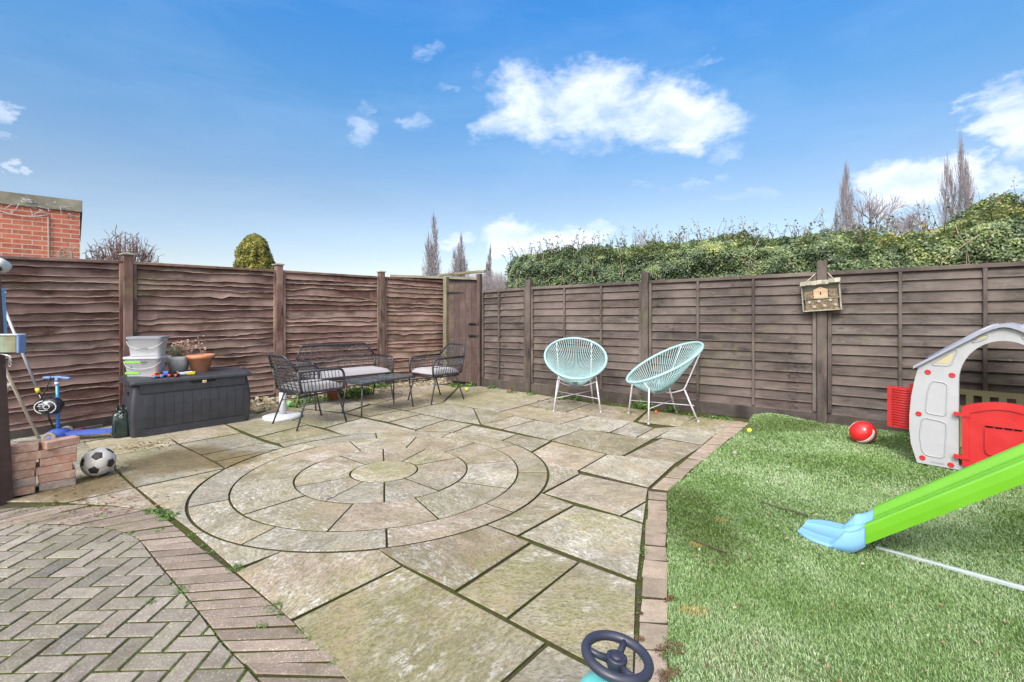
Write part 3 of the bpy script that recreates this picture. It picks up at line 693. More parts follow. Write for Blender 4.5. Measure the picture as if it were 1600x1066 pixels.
brown = {39: (.52, .95), 40: (.8, .5), 4: (.15, .95), 3: (.45, .15), 2: (.55, .3), 0: (.35, .12), 5: (.7, .8), 38: (.35, .1)}
for i, tr in enumerate(pieces):
    t, h = brown.get(i, (random.uniform(.25, 1), random.random() * .9)); b.tone(t, h)
    slab_from_tris(b, tr, random.uniform(-.001, .003), -.02, (random.uniform(-.003, .003), random.uniform(-.003, .003)))
b.build('patio', [M['stone'], M['soil']], kind='structure')
# the round feature: disc, wedges and two rings
def ang(px, py): x, y = g2(px, py); return math.atan2(y - CC.y, x - CC.x)
J1 = [ang(*p) for p in ((476, 734), (464.7, 760), (511, 781.7), (529.7, 712), (598.6, 701.6), (663.6, 702.6), (713, 715.6), (725.5, 738), (683, 766), (600.6, 784))]
J2 = [ang(*p) for p in ((383, 803.7), (370.8, 754), (447, 714), (548, 691), (510, 831.6), (651, 682.6), (741, 692.7), (800.8, 720), (789.5, 763), (685, 810.5))]
J3 = [ang(*p) for p in ((356, 731.5), (302.7, 790.7), (381, 849), (478, 693), (587, 677), (704.8, 675.8), (798.7, 697), (854.4, 738.7), (798.7, 799.6), (604.8, 854.3))]
b = MB()
def ringstone(a0, a1, r0, r1, g=.0062):
    n = max(3, int((a1 - a0) / .09)); O = []; I = []
    for i in range(n + 1):
        t = i / n; ao = (a0 + g / r1) + (a1 - a0 - 2 * g / r1) * t; ai = (a0 + g / max(r0, .05)) + (a1 - a0 - 2 * g / max(r0, .05)) * t
        O.append(Vector((CC.x + (r1 - g) * math.cos(ao), CC.y + (r1 - g) * math.sin(ao)))); I.append(Vector((CC.x + (r0 + g) * math.cos(ai), CC.y + (r0 + g) * math.sin(ai))))
    tr = []
    for i in range(n): tr += [[I[i], O[i], O[i + 1]], [I[i], O[i + 1], I[i + 1]]]
    slab_from_tris(b, tr, random.uniform(-.001, .003), -.02, (random.uniform(-.003, .003), random.uniform(-.003, .003)))
for J, r0, r1 in ((J1, R0, R1), (J2, R1, R2), (J3, R2, R3)):
    J = sorted(J); J.append(J[0] + 2 * math.pi)
    for a0, a1 in zip(J, J[1:]):
        b.tone(random.uniform(.3, 1), random.choice([.3, .45, .6, .8, .25, .7, .95, .1])); ringstone(a0, a1, r0, r1)
b.tone(.75, .2); n = 48; cc = [Vector((CC.x + (R0 - .007) * math.cos(a * 2 * math.pi / n), CC.y + (R0 - .007) * math.sin(a * 2 * math.pi / n))) for a in range(n)]
slab_from_tris(b, [[CC.copy(), cc[i], cc[(i + 1) % n]] for i in range(n)], .002, -.02)
b.build('patio_circle', [M['stone'], M['soil']], kind='structure')

# block paving: herringbone field and a soldier course along the patio
OUT = [g2(*p) for p in ((600, 1112), (560, 1066), (455, 970.5), (367, 896.5), (315, 858.5), (280, 827), (246, 803), (217, 796.5), (175, 791), (105, 788.5), (0, 795))] + [(-4.4, 3.12), (-6, 3.05)]
INN = [g2(*p) for p in ((440, 1100), (406, 1061), (350, 1005), (301, 942), (245, 875.5), (217, 840.5), (189, 828), (154, 823), (90, 819), (0, 820))] + [(-4.4, 2.90), (-6, 2.83)]
def resample(P, step):
    P = [Vector(p) for p in P]; out = [P[0]]; d = 0.0; acc = 0.0
    for a, c in zip(P, P[1:]):
        L = (c - a).length; t = step - acc
        while t <= L: out.append(a + (c - a) * (t / L)); t += step
        acc = L - (t - step)
    return out
def at_len(P, f):
    P = [Vector(p) for p in P]; Ls = [(c - a).length for a, c in zip(P, P[1:])]; T = sum(Ls) * f
    for a, c, L in zip(P, P[1:], Ls):
        if T <= L: return a + (c - a) * (T / L)
        T -= L
    return P[-1]
OUT = [(x + .003, y + .003) for x, y in OUT]; nn = 57; b = MB()
for i in range(nn):
    a0, a1 = (i + .055) / nn, (i + .945) / nn
    q = [at_len(INN, a0), at_len(OUT, a0), at_len(OUT, a1), at_len(INN, a1)]
    q = [Vector(p) for p in inset(q, .002)]
    b.tone(None, random.random()); tl = (random.uniform(-.02, .02), random.uniform(-.02, .02))
    slab_from_tris(b, [[q[0], q[1], q[2]], [q[0], q[2], q[3]]], random.uniform(-.004, .003), -.03, tl, edge=.004)
b.build('brick_edging', [M['paver_red'], M['soil']], kind='structure')
reg = [(p[0] - .003, p[1] - .004) for p in [tuple(q) for q in INN]] + [(-6, .6), (-.55, .6)]
if sum(reg[i][0] * reg[(i + 1) % len(reg)][1] - reg[(i + 1) % len(reg)][0] * reg[i][1] for i in range(len(reg))) < 0: reg = reg[::-1]
W_ = .0935; th = R(2.0); ca, sa = math.cos(th), math.sin(th)
hb = []
for k in range(-80, 80):          # diagonal stairs of the pattern
    for m_ in range(-40, 40):
        x = k * W_ + m_ * 2 * W_; y = k * W_ - m_ * 2 * W_
        for (x0, y0, lx, ly) in ((x, y, 2 * W_, W_), (x, y + W_, W_, 2 * W_)):
            px_, py_ = x0 * ca - y0 * sa - 2.2, x0 * sa + y0 * ca + 2.1
            if -4.6 < px_ < -.5 and .9 < py_ < 3.3: hb.append([(x0 * ca - y0 * sa - 2.2, x0 * sa + y0 * ca + 2.1), ((x0 + lx) * ca - y0 * sa - 2.2, (x0 + lx) * sa + y0 * ca + 2.1),
                ((x0 + lx) * ca - (y0 + ly) * sa - 2.2, (x0 + lx) * sa + (y0 + ly) * ca + 2.1), (x0 * ca - (y0 + ly) * sa - 2.2, x0 * sa + (y0 + ly) * ca + 2.1)])
hb = [inset(p, .0055) for p in hb]
b = MB(); b.add([(x, y, -.0065) for x, y in reg], [tuple(range(len(reg)))]); b.build('moss_bedding', M['moss'], kind='structure')
b = MB()
for tr in cdt_pieces(hb, reg, True):
    if not tr: continue
    b.tone(None, random.random())
    slab_from_tris(b, tr, random.uniform(-.003, .001), -.03, (random.uniform(-.012, .012), random.uniform(-.012, .012)), edge=.004)
b.build('block_paving', [M['paver'], M['soil']], kind='structure')

# stone setts edging the lawn
SI = [g2(*p) for p in ((1146, 659), (1118, 680), (1093, 700), (1063, 725), (1035, 747), (1018, 763))]; SO = [g2(*p) for p in ((1172, 660), (1145, 682), (1113, 707), (1086, 730), (1058, 755), (1044, 767))]
b = MB(); 
def setts(I, O, n):
    for i in range(n):
        e = .012 / n; a0, a1 = (i + .05) / n, (i + .95) / n
        q = [Vector(p) for p in (at_len(I, a0), at_len(O, a0), at_len(O, a1), at_len(I, a1))]
        q = [p + Vector((random.uniform(-.006, .006), random.uniform(-.006, .006))) for p in q]
        b.tone(random.uniform(.4, .95)); slab_from_tris(b, [[q[0], q[1], q[2]], [q[0], q[2], q[3]]], random.uniform(-.002, .006), -.02, (random.uniform(-.03, .03), random.uniform(-.03, .03)), edge=.006)
setts(SI[::-1], SO[::-1], 9)
SI2 = [g2(*p) for p in ((1015, 767), (1011, 822), (1007, 885), (1002, 966), (998, 1010), (994, 1066), (990, 1130))]; SO2 = [g2(*p) for p in ((1040, 770), (1040.5, 822), (1040, 885), (1041.5, 966), (1041, 1010), (1041, 1066), (1041, 1130))]
setts(SI2, SO2, 12)
b.build('kerb_setts', [M['sett'], M['soil']], kind='structure')

# ------------------------------------------------------------------ fences
P4 = Vector((-1.304, 9.50)); LP = [Vector((-6.85, 2.55)), Vector((-5.72, 4.10)), Vector((-4.696, 5.85)), Vector((-3.568, 7.33)), Vector((-2.337, 8.55)), P4]
LH = [1.80, 1.86, 1.945, 1.972, 1.969, 1.945]
gd_ = Vector((.804, -.595)); RP = [Vector((-.556, 8.70)), Vector((.30, 8.06)), Vector((1.92, 6.86)), Vector((3.62, 5.60)), Vector((5.28, 4.37)), Vector((6.94, 3.14)), Vector((8.6, 1.91))]
RH = [1.722, 1.752, 1.775, 1.792, 1.81, 1.82, 1.83]
def frame(P, Q):
    e = (Q - P).normalized(); e3 = Vector((e.x, e.y, 0)); n = Vector((e.y, -e.x, 0))     # towards the garden for left-to-right runs
    return e3, n, (Q - P).length
def panel(parent, P, Q, hP, hQ, style, gbH, post=.05):
    e, n, L = frame(P, Q); O = Vector((P.x, P.y, 0))
    F = lambda p, s, z, f=0: O + e * p + n * s + Vector((0, 0, z))
    ht = lambda p: hP + (hQ - hP) * p / L
    mat = M['wood_red'] if style == 'waney' else M['wood_grey']
    x0, x1 = post, L - post; b = MB()
    N = 22 if style == 'waney' else 14; nx = 46 if style == 'waney' else 8
    seed = random.random() * 100; jit = [random.uniform(-.30, .30) for _ in range(N + 1)]
    def zbot(k, p):
        top = ht(p) - .022; z0 = gbH - .005; pitch = (top - z0) / N; zb = z0 + pitch * (k + (jit[k] if style == 'waney' and 0 < k < N else 0))
        if k >= N: return top
        if style == 'waney':
            w_ = mn.noise(Vector((p * 1.4 + seed, k * 7.3, 0))) * .023 + mn.noise(Vector((p * 5 + seed, k * 3.1, 5))) * .010 + mn.noise(Vector((p * 12, k * 5.1, seed))) * .007
            w_ -= max(0, mn.noise(Vector((p * 2.4, k * 11.7 + seed, 2))) - .42) * .09
            return zb + w_ if k else zb
        return zb + .0022 * mn.noise(Vector((p * 3, k * 3 + seed, 1)))
    for k in range(N):
        b.tone(); V = []; tc = []; off = b.cur[2] * 37
        for i in range(nx + 1):
            p = x0 + .03 + (x1 - x0 - .06) * i / nx; zb = zbot(k, p); zt = min(ht(p) - .02, max(zbot(k + 1, p), zb + .04) + .022)
            lip = .036 + .007 * mn.noise(Vector((p * 2, k, 1))) if style == 'waney' else .033
            for (s, z) in ((lip, zb), (.000, zt), (-.010, zt), (lip - .015, zb)):
                V.append(F(p, s, z)); tc.append((p + off, z - zb, s + b.cur[0] * 9))
        Fc = []
        for i in range(nx):
            for q in range(4):
                a0 = i * 4 + q; a1 = i * 4 + (q + 1) % 4; Fc.append((a0, a1, a1 + 4, a0 + 4))
        Fc.append((0, 3, 2, 1)); m_ = nx * 4; Fc.append((m_, m_ + 1, m_ + 2, m_ + 3))
        b.add(V, Fc, tc)
    pn = b.build('fence_panel', mat, parent, True)
    f = MB(); up = Vector((0, 0, 1))
    capn = .035 if style == 'waney' else .045
    f.tone(); f.bar(F(x0, .022, ht(x0) - capn / 2), F(x1, .022, ht(x1) - capn / 2), .050, capn, .004)
    f.tone(); f.bar(F(x0 + .022, .034, gbH + .01), F(x0 + .022, .030, ht(x0) - capn - .001), .038, .044, .003, n)
    f.tone(); f.bar(F(x1 - .022, .030, gbH + .01), F(x1 - .022, .030, ht(x1) - capn - .001), .038, .044, .003, n)
    fr = f.build('panel_frame', mat, pn, True)
    if style != 'waney':
        for q in ((1 / 3, 2 / 3) if L > 1.5 else (.40,)):
            g = MB(); g.tone(.35); p = x0 + (x1 - x0) * q
            g.bar(F(p, .036, gbH + .012), F(p, .036, ht(p) - capn - .001), .032, .034, .004, n); g.build('batten', mat, pn, True)
    g = MB(); g.tone(.4 if style == 'waney' else .35); g.bar(F(x0 - .01, .012, gbH / 2 - .01), F(x1 + .01, .012, gbH / 2 - .01), .055 if style != 'waney' else .045, gbH + .018, .006, up)
    g.build('gravel_board', M['gravel_board'], parent, True)
def fpost(parent, P, e, h, wdt=.095, cap=True, mat='wood_red'):
    n = Vector((e.y, -e.x, 0)); c = Vector((P.x, P.y, 0)); b = MB(); b.tone(.3, .5)
    b.bar(c + n * .018 + Vector((0, 0, -.05)), c + n * .018 + Vector((0, 0, h)), wdt, wdt + .012, .006, n); o = b.build('fence_post', M[mat], parent, True)
    if cap:
        k = MB(); k.tone(.6); q = c + n * .018 + Vector((0, 0, h + .001)); M3 = Matrix((Vector((e.x, e.y, 0)), n, Vector((0, 0, 1)))).transposed(); s_ = (wdt + .035) / 2
        pts = [(-s_, -s_, 0), (s_, -s_, 0), (s_, s_, 0), (-s_, s_, 0), (-s_, -s_, .016), (s_, -s_, .016), (s_, s_, .016), (-s_, s_, .016), (0, 0, .034)]
        k.add([q + M3 @ Vector(v) for v in pts], [(3, 2, 1, 0), (0, 1, 5, 4), (1, 2, 6, 5), (2, 3, 7, 6), (3, 0, 4, 7), (4, 5, 8), (5, 6, 8), (6, 7, 8), (7, 4, 8)]); k.build('post_cap', M['pale_wood'], o, True)
fl = thing('wooden_fence', 'red-brown fence of wavy-edged boards with capped posts, behind the storage box and rattan seats', 'fence', (LP[2].x, LP[2].y, 0))
for i in range(len(LP) - 1):
    panel(fl, LP[i], LP[i + 1], LH[i] - (0 if i else 0), LH[i + 1], 'waney', .10, .048)
for i, P in enumerate(LP):
    e = frame(P, LP[i + 1])[0] if i < len(LP) - 1 else frame(LP[-2], LP[-1])[0]
    if i == len(LP) - 1: continue
    fpost(fl, P, e, LH[i] + .072)
# pale chalk scribbles on a board
e, n_, L_ = frame(LP[1], LP[2]); b = MB(); O = Vector((LP[1].x, LP[1].y, 0))
fr_ = thing('wooden_fence', 'dark brown lap-board fence with straight boards and battens, below the hedge', 'fence', (RP[2].x, RP[2].y, 0))
for i in range(len(RP) - 1): panel(fr_, RP[i], RP[i + 1], RH[i], RH[i + 1], 'lap', .15, .052)
for i, P in enumerate(RP):
    if i == 0: continue
    e = frame(RP[i - 1], P)[0]; fpost(fr_, P, e, RH[i] + (.12 if i != 3 else .125), .10, False, 'wood_grey')

# ------------------------------------------------------------------ gate
gA = Vector((-1.226, 9.19)); gB = Vector((-.60, 8.735)); e, n, L = frame(gA, gB)
gt = thing('garden_gate', 'narrow brown boarded gate with two black bolts, between the two fences', 'gate', (gA.x, gA.y, 0))
FG = lambda p, s, z: Vector((gA.x, gA.y, 0)) + e * p + n * s + Vector((0, 0, z))
b = MB(); nb_ = 5; wd = (L - .05) / nb_
for i in range(nb_):
    b.tone(random.uniform(.25, .7)); b.bar(FG(.03 + wd * (i + .5), .012, .04), FG(.03 + wd * (i + .5), .012, 1.86 + (.0 if i else 0)), .020, wd - .004, .003, e)
gbd = b.build('gate_board_panel', M['wood_gate'], gt, True)
b = MB(); b.bar(FG(-.05, 0, -.02), FG(-.05, 0, 2.02), .085, .085, .005, n); b.build('gate_post', M['wood_old'], gt, True)
b = MB(); b.bar(FG(L + .02, 0.01, -.02), FG(L + .02, .01, 2.03), .07, .085, .005, n); b.build('gate_post', M['wood_gate'], gt, True)
b = MB(); b.bar(FG(-.22, .0, 2.055), FG(L + .14, .0, 2.075), .05, .045, .004); b.build('gate_lintel', M['wood_old'], gt, True)
for z in (.25, 1.6):
    b = MB(); b.bar(FG(0, -.02, z), FG(L, -.02, z), .03, .09); b.build('gate_ledge', M['wood_gate'], gt, True)
b = MB(); V = [FG(.0, .03, 1.675), FG(.0, .03, 1.725), FG(.42, .03, 1.704), FG(.42, .03, 1.697)]; b.add(V + [v - n * .006 for v in V], [(0, 1, 2, 3), (7, 6, 5, 4), (0, 4, 5, 1), (1, 5, 6, 2), (2, 6, 7, 3), (3, 7, 4, 0)]); b.build('hinge', M['iron'], gt, True)
for z in (1.12, .90):
    b = MB(); b.box(FG(L - .12, .030, z), (.15, .006, .045), math.atan2(e.y, e.x)); b.tube([FG(L - .22, .042, z), FG(L + .03, .042, z)], .008, 6)
    b.tube([FG(L - .20, .042, z), FG(L - .20, .075, z - .01)], .006, 6); b.box(FG(L + .02, .045, z), (.03, .02, .05), math.atan2(e.y, e.x)); b.build('bolt', M['iron'], gt, True)

# ------------------------------------------------------------------ lawn
def lawn_z(x, y):
    # turf rides up against the fence by the far corner and undulates gently
    d1 = math.hypot(x - 3.05, (y - 5.72) * 1.3); z = .075 * math.exp(-(d1 / .30) ** 2)
    # distance to the fence line
    df = (11.18 - 1.3496 * y - x) / 1.68
    z += .035 * max(0, 1 - df / .5) if df > -.2 else .035
    z += .014 * mn.noise(Vector((x * .9, y * .9, 0))) + .006 * mn.noise(Vector((x * 3, y * 3, 4)))
    return max(z, -.004) + .006
EDGE = [Vector(g2(*p)) for p in ((1044, 1300), (1043, 1066), (1043, 966), (1042, 885), (1042.5, 822), (1043, 769), (1060, 756), (1088, 731), (1115, 708), (1147, 683), (1176, 659))]
def edge_x(y):
    for a, c in zip(EDGE, EDGE[1:]):
        if a.y <= y <= c.y: return a.x + (c.x - a.x) * (y - a.y) / (c.y - a.y)
    return EDGE[0].x if y < EDGE[0].y else None
def fence_x(y): return 11.18 - 1.3496 * y - .035
ys = np.linspace(.75, 6.28, 190); V = []; nx = 150; rows = []
for y in ys:
    a = edge_x(y)
    if a is None: a = fence_x(y) - .02
    a += .010 * mn.noise(Vector((y * 9, 0, 0))) + .006 * mn.noise(Vector((y * 31, 0, 0)))
    c = min(fence_x(y), 7.2)
    if c < a + .02: c = a + .02
    rows.append((a, c))
    for i in range(nx):
        t = (i / (nx - 1)) ** 1.4; x = a + (c - a) * t; z = lawn_z(x, y)
        if t == 0: z = -.01
        V.append((x, y, z))
Fq = [(j * nx + i, j * nx + i + 1, (j + 1) * nx + i + 1, (j + 1) * nx + i) for j in range(len(ys) - 1) for i in range(nx - 1)]
raw_mesh('lawn', V, Fq, M['turf_base'], kind='structure', smooth=True)
# turf pile: many short blades
def blades(n_try, ymin, ymax, hgt, wdt, dens_pow=0):
    y = rng.uniform(ymin, ymax, n_try); x = rng.uniform(.3, 6.6, n_try)
    keep = np.zeros(n_try, bool); z = np.zeros(n_try)
    for i in range(n_try):
        yy = y[i]; xx = x[i]
        if xx > yy * 1.12 + .1: continue
        a = edge_x(yy); a = a if a is not None else 99
        if xx < a + .004 or xx > fence_x(yy): continue
        if 2.7 < xx < 3.9 and abs(yy - (4.71 - (xx - 2.83) * .469) - .012 * math.sin(xx * 9)) < .016: continue      # open seam between two widths of turf
        keep[i] = True; z[i] = lawn_z(xx, yy)
    return x[keep], y[keep], z[keep]
bx, by, bz, bh, bw = [], [], [], [], []
for (n_try, y0, y1, hh, ww) in ((270000, 1.25, 2.4, .0135, .0015), (220000, 2.4, 3.6, .0145, .0023), (200000, 3.6, 6.1, .016, .0036)):
    x, y, z = blades(n_try, y0, y1, hh, ww); bx.append(x); by.append(y); bz.append(z); bh.append(np.full(len(x), hh)); bw.append(np.full(len(x), ww))
bx, by, bz, bh, bw = map(np.concatenate, (bx, by, bz, bh, bw)); nB = len(bx)
tones = np.array([mn.noise(Vector((a * 1.6, c * 1.6, 3))) * .9 + mn.noise(Vector((a * 7, c * 7, 1))) * .55 for a, c in zip(bx, by)])
lay = np.array([mn.noise(Vector((a * 1.1, c * 1.1, 8))) for a, c in zip(bx, by)])      # which way the pile lies
a_l = 2.2 + lay * 2.0 + rng.normal(0, 1.2, nB); lean = rng.uniform(.35, 1.25, nB)
h = bh * rng.uniform(.6, 1.3, nB); a_w = rng.uniform(0, 2 * np.pi, nB)
dx, dy = np.cos(a_l), np.sin(a_l); wx, wy = np.cos(a_w) * bw, np.sin(a_w) * bw
V = np.zeros((nB, 5, 3)); m_ = .5
V[:, 0] = np.stack([bx - wx, by - wy, bz - .002], 1); V[:, 1] = np.stack([bx + wx, by + wy, bz - .002], 1)
mx, my, mz = bx + dx * h * lean * .35, by + dy * h * lean * .35, bz + h * .62
V[:, 2] = np.stack([mx + wx * .8, my + wy * .8, mz], 1); V[:, 3] = np.stack([mx - wx * .8, my - wy * .8, mz], 1)
V[:, 4] = np.stack([bx + dx * h * lean * 1.1, by + dy * h * lean * 1.1, bz + h * np.clip(1.15 - lean * .4, .4, 1)], 1)
tn = np.clip(.52 + tones * .42 + rng.normal(0, .17, nB), 0, .98); tn[rng.random(nB) < .02] = 1.0
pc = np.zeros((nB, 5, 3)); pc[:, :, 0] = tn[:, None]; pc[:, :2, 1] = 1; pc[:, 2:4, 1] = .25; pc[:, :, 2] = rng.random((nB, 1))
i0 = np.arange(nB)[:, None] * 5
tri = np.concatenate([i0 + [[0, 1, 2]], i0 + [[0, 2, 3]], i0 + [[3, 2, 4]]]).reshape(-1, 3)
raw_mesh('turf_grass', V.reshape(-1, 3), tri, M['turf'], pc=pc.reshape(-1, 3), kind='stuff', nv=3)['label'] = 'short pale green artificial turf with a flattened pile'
# ================================================================== things
def rot2(rz): return Matrix.Rotation(rz, 3, 'Z')
# ------------------------------------------------------------------ rattan set
def rattan(name, label, cat, loc, rz, W, group):
    t = thing(name, label, cat, loc, rz, group); D = .56; hw = W / 2; yb = -.25; yf = .27; zs = .41
    TX = hw - .10; TY = yb - .15; TZ = .83; JZ = .655; r = .0145
    def both(f):
        for s_ in (-1, 1): f(s_)
    # back frame: one bent tube from arm junction over the top to the other
    top = rounded([(-hw, yb - .055, JZ), (-TX, TY, TZ), (TX, TY, TZ), (hw, yb - .055, JZ)], .05, 5)
    b = MB(); b.tube(top, r, 8); bf = b.build('back_frame', M['rattan'], t)
    def arm(s_):
        b = MB(); b.tube(rounded([(s_ * hw, yb - .055, JZ), (s_ * hw, yf - .02, JZ - .005), (s_ * (hw - .005), yf + .015, JZ - .12), (s_ * (hw - .01), yf, zs)], .07, 6), r, 8)
        b.tube([(s_ * hw, yb - .055, JZ), (s_ * (hw - .005), yb + .0, zs)], r * 1.05, 8)
        a = b.build('armrest', M['rattan'], t)
        # wicker uprights and one cross strand
        k = MB(); n = 12
        for i in range(1, n):
            f = i / n; yt = yb - .055 + (yf - .03 - yb + .055) * f; y0 = yb + (yf - yb) * f
            k.tube([(s_ * hw, yt, JZ - .004 - (max(0, f - .85) * .35)), (s_ * (hw + .004), (yt + y0) / 2, .53), (s_ * (hw - .008), y0, zs)], .0044, 5)
        for zz in (.535, .53): k.tube([(s_ * (hw + .003), yb - .03, zz), (s_ * (hw + .006), yf + .005, zz)], .0034, 5)
        k.build('arm_wicker', M['rattan_thin'], a)
    both(arm)
    # back wicker
    def back(u, z):
        """u -1..1 across, z height -> point on the raked back"""
        if z > JZ: f = (z - JZ) / (TZ - JZ); half = hw + (TX - hw) * f; y = yb - .055 + (TY - yb + .055) * f
        else: f = (z - zs) / (JZ - zs); half = hw; y = yb - .055 * f
        # the middle is raked as one plane
        g = (z - zs) / (TZ - zs); ym = yb + (TY - yb) * g
        y = y + (ym - y) * (1 - abs(u) ** 4)
        return Vector((half * u, y, z))
    k = MB(); nv = int(round(W / .105))
    for i in range(1, nv):
        u = -1 + 2 * i / nv
        for du in ((-.006, .006) if W < 1 else (0.0,)):
            k.tube([back(u + du, zs + (TZ - .003 - zs) * q / 6) for q in range(7)], .0048, 5)
    nh = 11
    for j in range(nh):
        z = zs + .015 + (TZ - .03 - zs) * j / (nh - 1); off = .004 if j % 2 else -.004
        k.tube([back(-1 + 2 * q / 16, z) + Vector((0, off * (1 if q % 2 else -1), .006 * math.sin(q * 2.1 + j))) for q in range(17)], .0064, 5)
    k.build('back_wicker', M['rattan_thin'], bf)
    b = MB(); b.tube(rounded([(-hw + .01, yb, zs), (hw - .01, yb, zs), (hw - .01, yf, zs), (-hw + .01, yf, zs)], .05, 5, True), .0125, 8, True)
    for i in range(1, 12):
        y = yb + (yf - yb) * i / 12; b.tube([(-hw + .02, y, zs), (hw - .02, y, zs)], .003, 4)
    b.tube(rounded([(-hw + .02, yb + .01, zs - .03), (hw - .02, yb + .01, zs - .03), (hw - .02, yf - .01, zs - .03), (-hw + .02, yf - .01, zs - .03)], .05, 5, True), .009, 6, True)
    b.build('seat_frame', M['rattan'], t)
    for sx_ in (-1, 1):
        for sy_ in (-1, 1):
            b = MB(); fx = sx_ * hw * .97; fy = sy_ * .31; y1 = yf - .06 if sy_ > 0 else yb + .07
            b.tube(rounded([(sx_ * (hw - .05), y1 - sy_ * .05, zs - .03), (sx_ * (hw - .03), y1, zs - .05), (fx, fy, 0.0)], .03, 4), .0105, 7); b.build('leg', M['black_metal'], t)
        b = MB(); b.tube([(sx_ * (hw - .024), -.215, .27), (sx_ * (hw - .024), .24, .27)], .006, 6); b.build('stretcher', M['black_metal'], t)
    # cushion: soft pad
    b = MB(); nx, ny = (30 if W > 1 else 16), 14; cw, cd = W - .05, .50; V = []; F = []
    def cz(u, v, top):
        e = (1 - abs(u) ** 6) * (1 - abs(v) ** 6); return zs + .012 + (.068 * e ** .30 if top else 0) + (.006 * mn.noise(Vector((u * 3 * W, v * 3, W))) if top else 0)
    for top_ in (1, 0):
        for j in range(ny + 1):
            for i in range(nx + 1):
                u = -1 + 2 * i / nx; v = -1 + 2 * j / ny; V.append((u * cw / 2 * (1 - .02 * (1 - top_)), .015 + v * cd / 2, cz(u, v, top_)))
    m_ = (nx + 1) * (ny + 1)
    for j in range(ny):
        for i in range(nx):
            a = j * (nx + 1) + i; F.append((a, a + 1, a + nx + 2, a + nx + 1)); F.append((m_ + a, m_ + a + nx + 1, m_ + a + nx + 2, m_ + a + 1))
    b.add(V, F, None, True); b.build('cushion', M['cushion'], t)
    return t
rattan('rattan_armchair', 'charcoal rattan armchair seen from behind, beside the pale parasol base', 'armchair', (-2.42, 5.75, 0), -.67, .58, 'charcoal rattan seats round the low table')
rattan('rattan_armchair', 'charcoal rattan armchair standing nearest the gate', 'armchair', (-1.155, 7.30, 0), 2.394, .58, 'charcoal rattan seats round the low table')
rattan('rattan_sofa', 'charcoal rattan two-seat sofa with long pale cushion against the wavy fence', 'sofa', (-2.44, 7.10, 0), -2.356, 1.22, 'charcoal rattan seats round the low table')
ct = thing('coffee_table', 'low smoked-glass table with thin splayed black legs among rattan seats', 'coffee table', (-1.80, 6.49, 0), math.atan2(.674, .502))
b = MB(); pl = [(-.45, -.225), (.45, -.225), (.45, .225), (-.45, .225)]
pr = rounded([Vector((x, y, 0)) for x, y in pl], .07, 5, True); b.prism([(p.x, p.y) for p in pr], lambda x, y, d: Vector((x, y, d)), .432, .440); b.build('table_top', M['glass'], ct)
b = MB(); b.tube([Vector((p.x, p.y, .422)) for p in pr], .010, 7, True); b.build('table_rim', M['rattan'], ct)
for sx_ in (-1, 1):
    for sy_ in (-1, 1):
        b = MB(); b.tube([(sx_ * .385, sy_ * .165, .42), (sx_ * .425, sy_ * .205, 0)], .0095, 7); b.build('leg', M['black_metal'], ct)

# ------------------------------------------------------------------ string chairs
def string_chair(label, loc, rz):
    t = thing('string_chair', label, 'string chair', loc, rz, 'aqua string chairs by the dark fence')
    C0 = Vector((0, -.01, .70)); U = Vector((0, -.50, .265)); U.normalize(); Rl = .515
    def ring(a, k=1.0): 
        ww = .425 * math.sin(a) * (1 + .05 * math.cos(a)); return C0 + U * (Rl * math.cos(a) * k) + Vector((ww * k, 0, 0))
    N = 72; b = MB(); b.tube([ring(2 * math.pi * i / N) for i in range(N)], .0165, 9, True); b.build('rim', M['aqua'], t)
    nad = lambda a: Vector((.075 * math.sin(a), .05 - .10 * math.cos(a), .335 + .02 * math.cos(a)))
    b = MB()
    for i in range(78):
        a = 2 * math.pi * (i + .5) / 78; p, q = ring(a), nad(a); m_ = (p + q) / 2 + Vector((0, 0, -.02)) 
        b.tube([p, p * .66 + q * .34 + Vector((0, 0, -.014)), p * .33 + q * .67 + Vector((0, 0, -.014)), q], .0042, 5)
    b.tube([nad(2 * math.pi * i / 20) for i in range(20)], .006, 6, True)
    b.build('cord_seat', M['aqua'], t)
    for s_ in (-1, 1):
        b = MB(); b.tube([(s_ * .255, .30, .415), (s_ * .31, .33, 0.0)], .0105, 8); b.lathe([(.014, 0), (.014, .018), (.011, .022)], (s_ * .31, .33, 0), 8); b.build('leg', M['white_metal'], t)
        b = MB(); b.tube([(s_ * .215, -.17, .385), (s_ * .275, -.315, 0.0)], .0105, 8); b.lathe([(.014, 0), (.014, .018), (.011, .022)], (s_ * .275, -.315, 0), 8); b.build('leg', M['white_metal'], t)
        b = MB(); p = ring(math.pi - s_ * .62); b.tube(rounded([p, (s_ * .262, .30, .405), (s_ * .13, .17, .335), (s_ * .05, .12, .325)], .03, 4), .0075, 7)
        b.build('seat_support', M['white_metal'], t)
        b = MB(); p = ring(s_ * .62); b.tube(rounded([p, (s_ * .225, -.16, .385), (s_ * .10, -.06, .330), (s_ * .04, -.02, .330)], .04, 4), .0085, 7); b.build('back_support', M['white_metal'], t)
        b = MB(); b.tube([(s_ * .288, .318, .18), (-s_ * .258, -.27, .19 + s_ * .008)], .005, 6); b.build('cross_brace', M['white_metal'], t)
    return t
string_chair('aqua string chair facing the camera, nearer the gate', (.885, 6.68, 0), math.pi - .07)
string_chair('aqua string chair turned side-on, nearer the lawn', (1.89, 6.0, 0), math.pi / 2 + .14)

